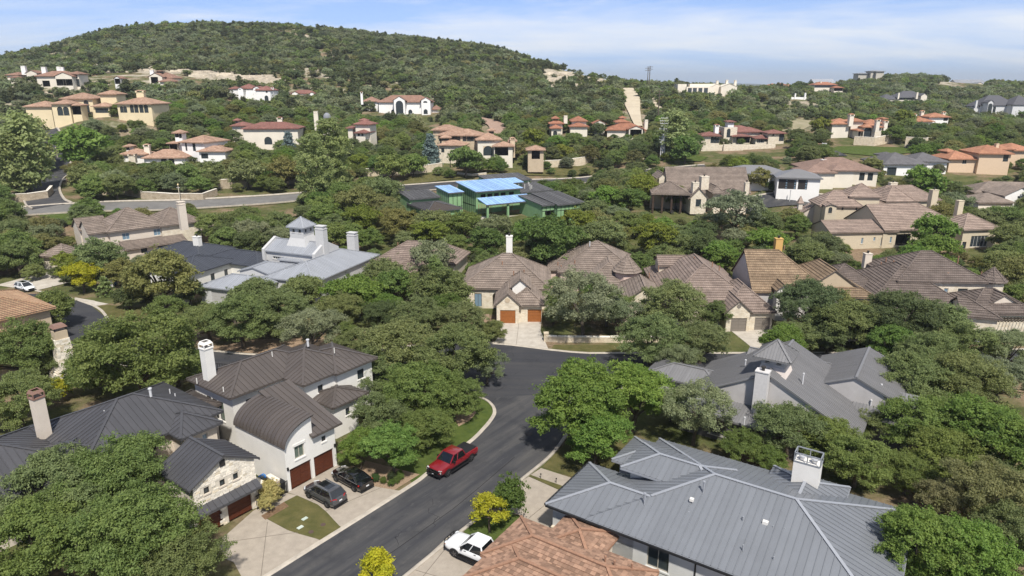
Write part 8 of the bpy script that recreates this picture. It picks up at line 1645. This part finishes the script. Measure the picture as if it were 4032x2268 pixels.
stone_wall('garden_wall', [gp(700+780*.392, 1700+590*.392), gp(700+875*.392, 1700+640*.392)], 1.25, 'short rubble wall between the garages, nearest the stone garage', .4); stone_wall('garden_wall', [gp(700+920*.392, 1700+560*.392), gp(700+1020*.392, 1700+620*.392)], 1.35, 'short rubble wall next to the black bin', .4)
def railing(name, p, q, h, label, st=.14, cat='gate', m=None, z=None):
    m = m or M_metal_d; z0 = terr(*p) if z is None else z; o = (*p, z0); e = empty(name, o, label, cat); L = hypot(q[0]-p[0], q[1]-p[1]); n = max(2, int(L/st))
    mb = MB(); mb.bar((*p, z0+h-.06), (*q, z0+h-.06), .05, .06); mb.build('top_rail', m, e, o); mb = MB(); mb.bar((*p, z0+.12), (*q, z0+.12), .05, .06); mb.build('bottom_rail', m, e, o)
    for k in range(n+1): x = p[0]+(q[0]-p[0])*k/n; y = p[1]+(q[1]-p[1])*k/n; mb = MB(); mb.bar((x, y, z0), (x, y, z0+h), .045, .045); mb.build('bar', m, e, o)
railing('iron_gate', gp(700+800*.392, 1700+785*.392), gp(700+880*.392, 1700+735*.392), 1.5, 'small black gate beside the stone garage'); railing('iron_gate', gp(700+1030*.392, 1700+650*.392), gp(700+1110*.392, 1700+610*.392), 1.35, 'small black gate beside the white garage')
railing('iron_fence', (-46.5, 87.6), (-33, 85.9), 1.5, 'black iron fence behind the tall white chimney', .35, 'fence')
# joints scored in the drives
M_jt = M_joint
for a, b in (((-24.6, 50.6), (-19.0, 51.9)), ((-22.2, 53.4), (-20.2, 46.0)), ((-19.2, 56.6), (-15.9, 60.7)), ((-17.4, 55.0), (-12.9, 58.9)), ((1.5, 53.9), (4.8, 58.2)), ((-8.0, 47.0), (-3.0, 45.0)), ((-5.2, 50.8), (-9, 42)), ((.6, 96.6), (1.2, 108.8))):
    mb = MB(); mb.bar((*a, .046), (*b, .046), .05, .008); tag(mb.build('drive_joint', M_jt), 'scored joint in a concrete drive', None, None, 'structure')
# utility lids in the lawn: meter lids and valve lids
for k, (x, y, m, l) in enumerate(((1275, 878, (.42, .48, .42), 'pale green meter lid in the small lawn, farther from the street'), (1230, 965, (.48, .53, .47), 'pale green meter lid in the small lawn, nearer the stone garage drive'), (1460, 936, (.09, .06, .05), 'brown round valve lid in the small lawn near the kerb'), (1340, 1010, (.09, .06, .05), 'brown round valve lid at the lawn corner'))):
    c = gp(700+x*.392, 1700+y*.392); mb = MB()
    if 'round' in l: mb.tube([(*c, .03), (*c, .07)], [.24, .22], 12)
    else: mb.box(c, UL, .55, .34, .03, .08); mb.box(c, UL, .4, .2, .08, .1)
    thing(mb, 'utility_lid', mat('lid%d' % k, m, .8), l, 'utility lid')
for k, (x, y) in enumerate(((2080, 355), (2253, 408))):
    c = gp(1400+x*.3506, 1760+y*.3506); mb = MB(); mb.tube([(*c, 0), (*c, .55)], [.025, .025], 6); mb.tube([(*c, .5), (*c, .62)], [.09, .03], 8); thing(mb, 'path_light', M_metal_d, ('first' if k == 0 else 'second')+' little black path light beside the slab path, counted from the street', 'garden light')
c = gp(1400+1500*.4555, 1300+900*.4555); mb = MB(); mb.tube([(*gp(*(2083, 1710)), .033), (*gp(2083, 1710), .05)], [.42, .42], 16); thing(mb, 'manhole_cover', mat('cast_iron', (.05, .045, .042), .8), 'round manhole cover in the shaded street', 'manhole cover')
# low limestone wall by the cross street
M_lw = stone_mat('low_limestone', (.66, .57, .43), (.54, .43, .30), (.50, .43, .34), .5, .26)
stone_wall('low_limestone_wall', [(5.5, 99.2), (7.0, 98.9), (26, 98.6)], .85, 'low limestone wall along the verge right of the stained drive', .45, M_lw)
mb = MB(); mb.box((5.3, 99.3), (1, 0), .7, .7, 0, 1.3); mb.box((5.3, 99.3), (1, 0), .8, .8, 1.3, 1.42); thing(mb, 'wall_pier', M_lw, 'square limestone pier at the drive end of the low wall', 'pier')
stone_wall('low_limestone_wall', [(47, 99.4), (66, 99.4)], .75, 'low pale wall beneath the dark oaks along the cross street', .45, M_lw)
c = (-65, 110); stone_wall('white_planter_wall', [gp(1605*.4279, 750+1065*.4279), gp(1760*.4279, 750+1030*.4279)], 1.5, 'white stucco mailbox wall by the grey garage', .5, M_white, False)
bp_ = gp(1060*.4279, 750+880*.4279); bin_(bp_, 20, ('blue', (.03, .16, .45)), 'blue bin at the carport of the navy roofed house')
stone_wall('bin_screen', [gp(985*.4279, 750+880*.4279), gp(1050*.4279, 750+895*.4279)], 1.6, 'pale stucco bin screen beside the navy roofed house', .3, M_white, False)
# boundary walls up the slope
def hitl(pts): return [ground_hit(*p)[:2] for p in pts]
stone_wall('boundary_wall', hitl([(30, 800), (110, 795), (190, 785), (208, 762)]), 2.3, 'rubble wall curving at the left edge by the winding road', .6)
stone_wall('boundary_wall', hitl([(20, 812), (70, 832), (95, 850)]), 2.0, 'lower rubble wall at the left edge', .6)
stone_wall('boundary_wall', hitl([(560, 785), (690, 792), (800, 790), (855, 772)]), 2.0, 'rubble wall bowing beside the grey road lamp', .6)
stone_wall('boundary_wall', hitl([(380, 770), (470, 765), (560, 782)]), 2.0, 'rubble wall behind the roadside oaks', .6)
stone_wall('boundary_wall', hitl([(860, 745), (1000, 738), (1130, 728), (1280, 718)]), 2.8, 'long shaded rubble wall above the grey road', .6)
stone_wall('boundary_wall', hitl([(1430, 695), (1570, 690), (1690, 680), (1740, 672)]), 2.6, 'pale wall behind the flat topped trees', .6, M_lw)
stone_wall('boundary_wall', hitl([(2120, 668), (2220, 662), (2300, 650), (2325, 632)]), 3.0, 'tall pale rubble wall curving above the lawn', .6, M_lw)
stone_wall('boundary_wall', hitl([(1800, 690), (1860, 697), (1915, 690)]), .8, 'low curved planter wall on the lawn', .5, M_lw)
stone_wall('boundary_wall', hitl([(2330, 625), (2420, 622), (2550, 632)]), 1.3, 'low pale wall left of the utility pole', .6, M_lw)
stone_wall('boundary_wall', hitl([(3360, 570), (3440, 575), (3520, 560)]), 3.2, 'pale retaining wall below the orange roofed villa', .6, M_lw)
stone_wall('boundary_wall', hitl([(3560, 585), (3640, 590), (3740, 575)]), 4.2, 'tall pale retaining wall below the small white house', .6, M_lw)
stone_wall('boundary_wall', hitl([(3760, 555), (3850, 560), (3900, 545)]), 2.6, 'pale wall near the right edge above the peach villa', .6, M_lw)
stone_wall('boundary_wall', hitl([(2330, 770), (2390, 800), (2430, 815)]), 1.8, 'weathered timber fence line right of the unfinished house', .15, mat('weathered_wood', (.20, .155, .115), .9, var=.2), False, 'fence')
# street lamp, road sign, utility pole
def lamp(u, v, h, label, m):
    g = ground_hit(u, v); e = empty('street_lamp', g, label, 'street lamp'); mb = MB(); mb.tube([(0, 0, 0), (0, 0, h*.9)], [.13, .09], 8); mb.build('post', m, e); mb = MB(); mb.tube([(0, 0, h*.9), (0, 0, h*.93), (0, 0, h)], [.16, .26, .12], 8); mb.build('lantern', mat('lamp_glass', (.7, .55, .3), .4), e); mb = MB(); mb.bar((-.5, 0, h*.78), (.5, 0, h*.78), .03, .18); mb.build('street_name_plate', M_gdoor_l, e)
M_post = mat('pale_post', (.55, .48, .38), .7); lamp(710, 798, 5.2, 'pale lamp post beside the grey road', M_post); lamp(228, 628, 4.2, 'pale lamp post by the upper bend of the winding road', M_post)
g = ground_hit(1774, 660); mb = MB(); mb.tube([g, (g[0], g[1], g[2]+5)], [.12, .1], 8); mb.bar((g[0]-.4, g[1], g[2]+5), (g[0]+.4, g[1], g[2]+5), .3, .15); thing(mb, 'tall_lamp', M_metal_d, 'black lamp standard by the clipped hedge of the salmon villa', 'street lamp')
g = ground_hit(3108, 800); mb = MB(); mb.tube([g, (g[0], g[1], g[2]+3.6)], [.12, .12], 8); mb.bar((g[0], g[1], g[2]+3.5), (g[0]+.05, g[1], g[2]+3.5), .6, .2); thing(mb, 'sign_post', mat('galvanised3', (.5, .5, .5), .5), 'thin grey sign post by the dark road at right', 'sign')
g = ground_hit(3232, 618); mb = MB(); mb.tube([g, (g[0], g[1], g[2]+5)], [.15, .13], 8); mb.bar((g[0]-.2, g[1], g[2]+4.6), (g[0]+1.6, g[1], g[2]+4.6), .08, .5); thing(mb, 'road_sign', MATS['galvanised3'], 'pale road sign post below the orange roofed villa', 'sign')
g = ground_hit(2607, 630); e = empty('utility_pole', g, 'grey steel utility pole stacked with many crossarms beside the firebreak', 'utility pole')
for k, dx_ in enumerate((-.9, 0., .9)): mb = MB(); mb.tube([(dx_, 0, -1), (dx_*.6, 0, 7), (dx_*.2, 0, 14 if k == 1 else 10)], [.26, .22, .14], 8); mb.build('pole', MATS['galvanised3'], e)
for k in range(10):
    z = 7.2+k*1.15 if k < 9 else 21; mb = MB(); z = 6.6+k*1.0; w = 2.6+(k % 3)*.5; mb.bar((-w/2, -.1, z), (w/2, .1, z), .16, .18)
    for q_ in (-.45, -.25, .25, .45): mb.tube([(q_*w, 0, z), (q_*w, 0, z+.45)], [.09, .06], 6)
    mb.build('crossarm', MATS['galvanised3'], e)
for u, v, Y, h, l in ((2588, 512, 330, 16, 'wooden power pole behind the utility pole'), (2555, 352, 470, 15, 'paired power pole on the ridge by the firebreak'), (2548, 350, 476, 14, 'second paired power pole on the ridge by the firebreak')):
    p = at(u, v, Y); z = terr(p[0], p[1]); e = empty('power_pole', (p[0], p[1], z), l, 'power pole'); mb = MB(); mb.tube([(0, 0, 0), (0, 0, h)], [.28, .2], 8); mb.build('pole', M_bark, e)
    for zz_ in (h-.6, h-2): mb = MB(); mb.bar((-2, 0, zz_), (2, 0, zz_), .25, .25); mb.build('crossarm', M_bark, e)
# limestone ledges on the hill: broken slabs
lr = random.Random(8)
ledge = []
for i in range(240):
    u = lr.uniform(335, 1110); v = 254+(u-335)*.075+lr.gauss(0, 5)
    if u > 900: v += lr.uniform(0, 12)
    ledge.append((u, v))
for i in range(150): ledge.append((lr.uniform(2140, 2390), lr.uniform(285, 345)))
mb = MB()
for u, v in ledge:
    h = ground_hit(u, v, near=330)
    if not h: continue
    a = lr.uniform(-.3, .3); mb.box((h[0], h[1]), (cos(a), sin(a)), lr.uniform(3, 10), lr.uniform(2, 4), h[2]-1.0, h[2]+lr.uniform(.4, 1.5), 0, lr.random(), taper=lr.uniform(.6, .95))
tag(mb.build('limestone_ledge', mat('hill_limestone', (.48, .42, .33), .95, var=.2, scale=.3, tint=.22)), 'broken pale limestone ledges across the hillside', None, None, 'stuff')
# patio furniture behind the gable house
for k, (x, y) in enumerate(((1430, 1250), (1510, 1275), (1545, 1235), (1590, 1240))):
    h = ground_hit(*a3(x, y)); mb = MB(); mb.box(h[:2], (1, 0), .7, .7, h[2]+.4, h[2]+.5); mb.box((h[0], h[1]+.3), (1, 0), .7, .1, h[2]+.5, h[2]+1.1)
    for sx in (-.3, .3):
        for sy in (-.3, .3): mb.box((h[0]+sx, h[1]+sy), (1, 0), .07, .07, h[2], h[2]+.4)
    thing(mb, 'patio_chair', M_frame_d, ('leftmost', 'second from left', 'third from left', 'rightmost')[k]+' dark patio chair behind the shingled gable house', 'chair', 'patio chairs')
# haze
mb = MB(); mb.box((0, 4760), (1, 0), 18600, 12800, -14, 200); hz_ = mb.build('haze', []); hm = bpy.data.materials.new('haze_air'); hm.use_nodes = True; t = hm.node_tree; t.nodes.clear(); o_ = t.nodes.new('ShaderNodeOutputMaterial'); pv = t.nodes.new('ShaderNodeVolumePrincipled'); pv.inputs['Color'].default_value = (.80, .86, .93, 1); pv.inputs['Density'].default_value = .00014; pv.inputs['Anisotropy'].default_value = .2; t.links.new(pv.outputs[0], o_.inputs['Volume']); hz_.data.materials.append(hm); tag(hz_, 'thin blue summer haze', None, None, 'stuff')
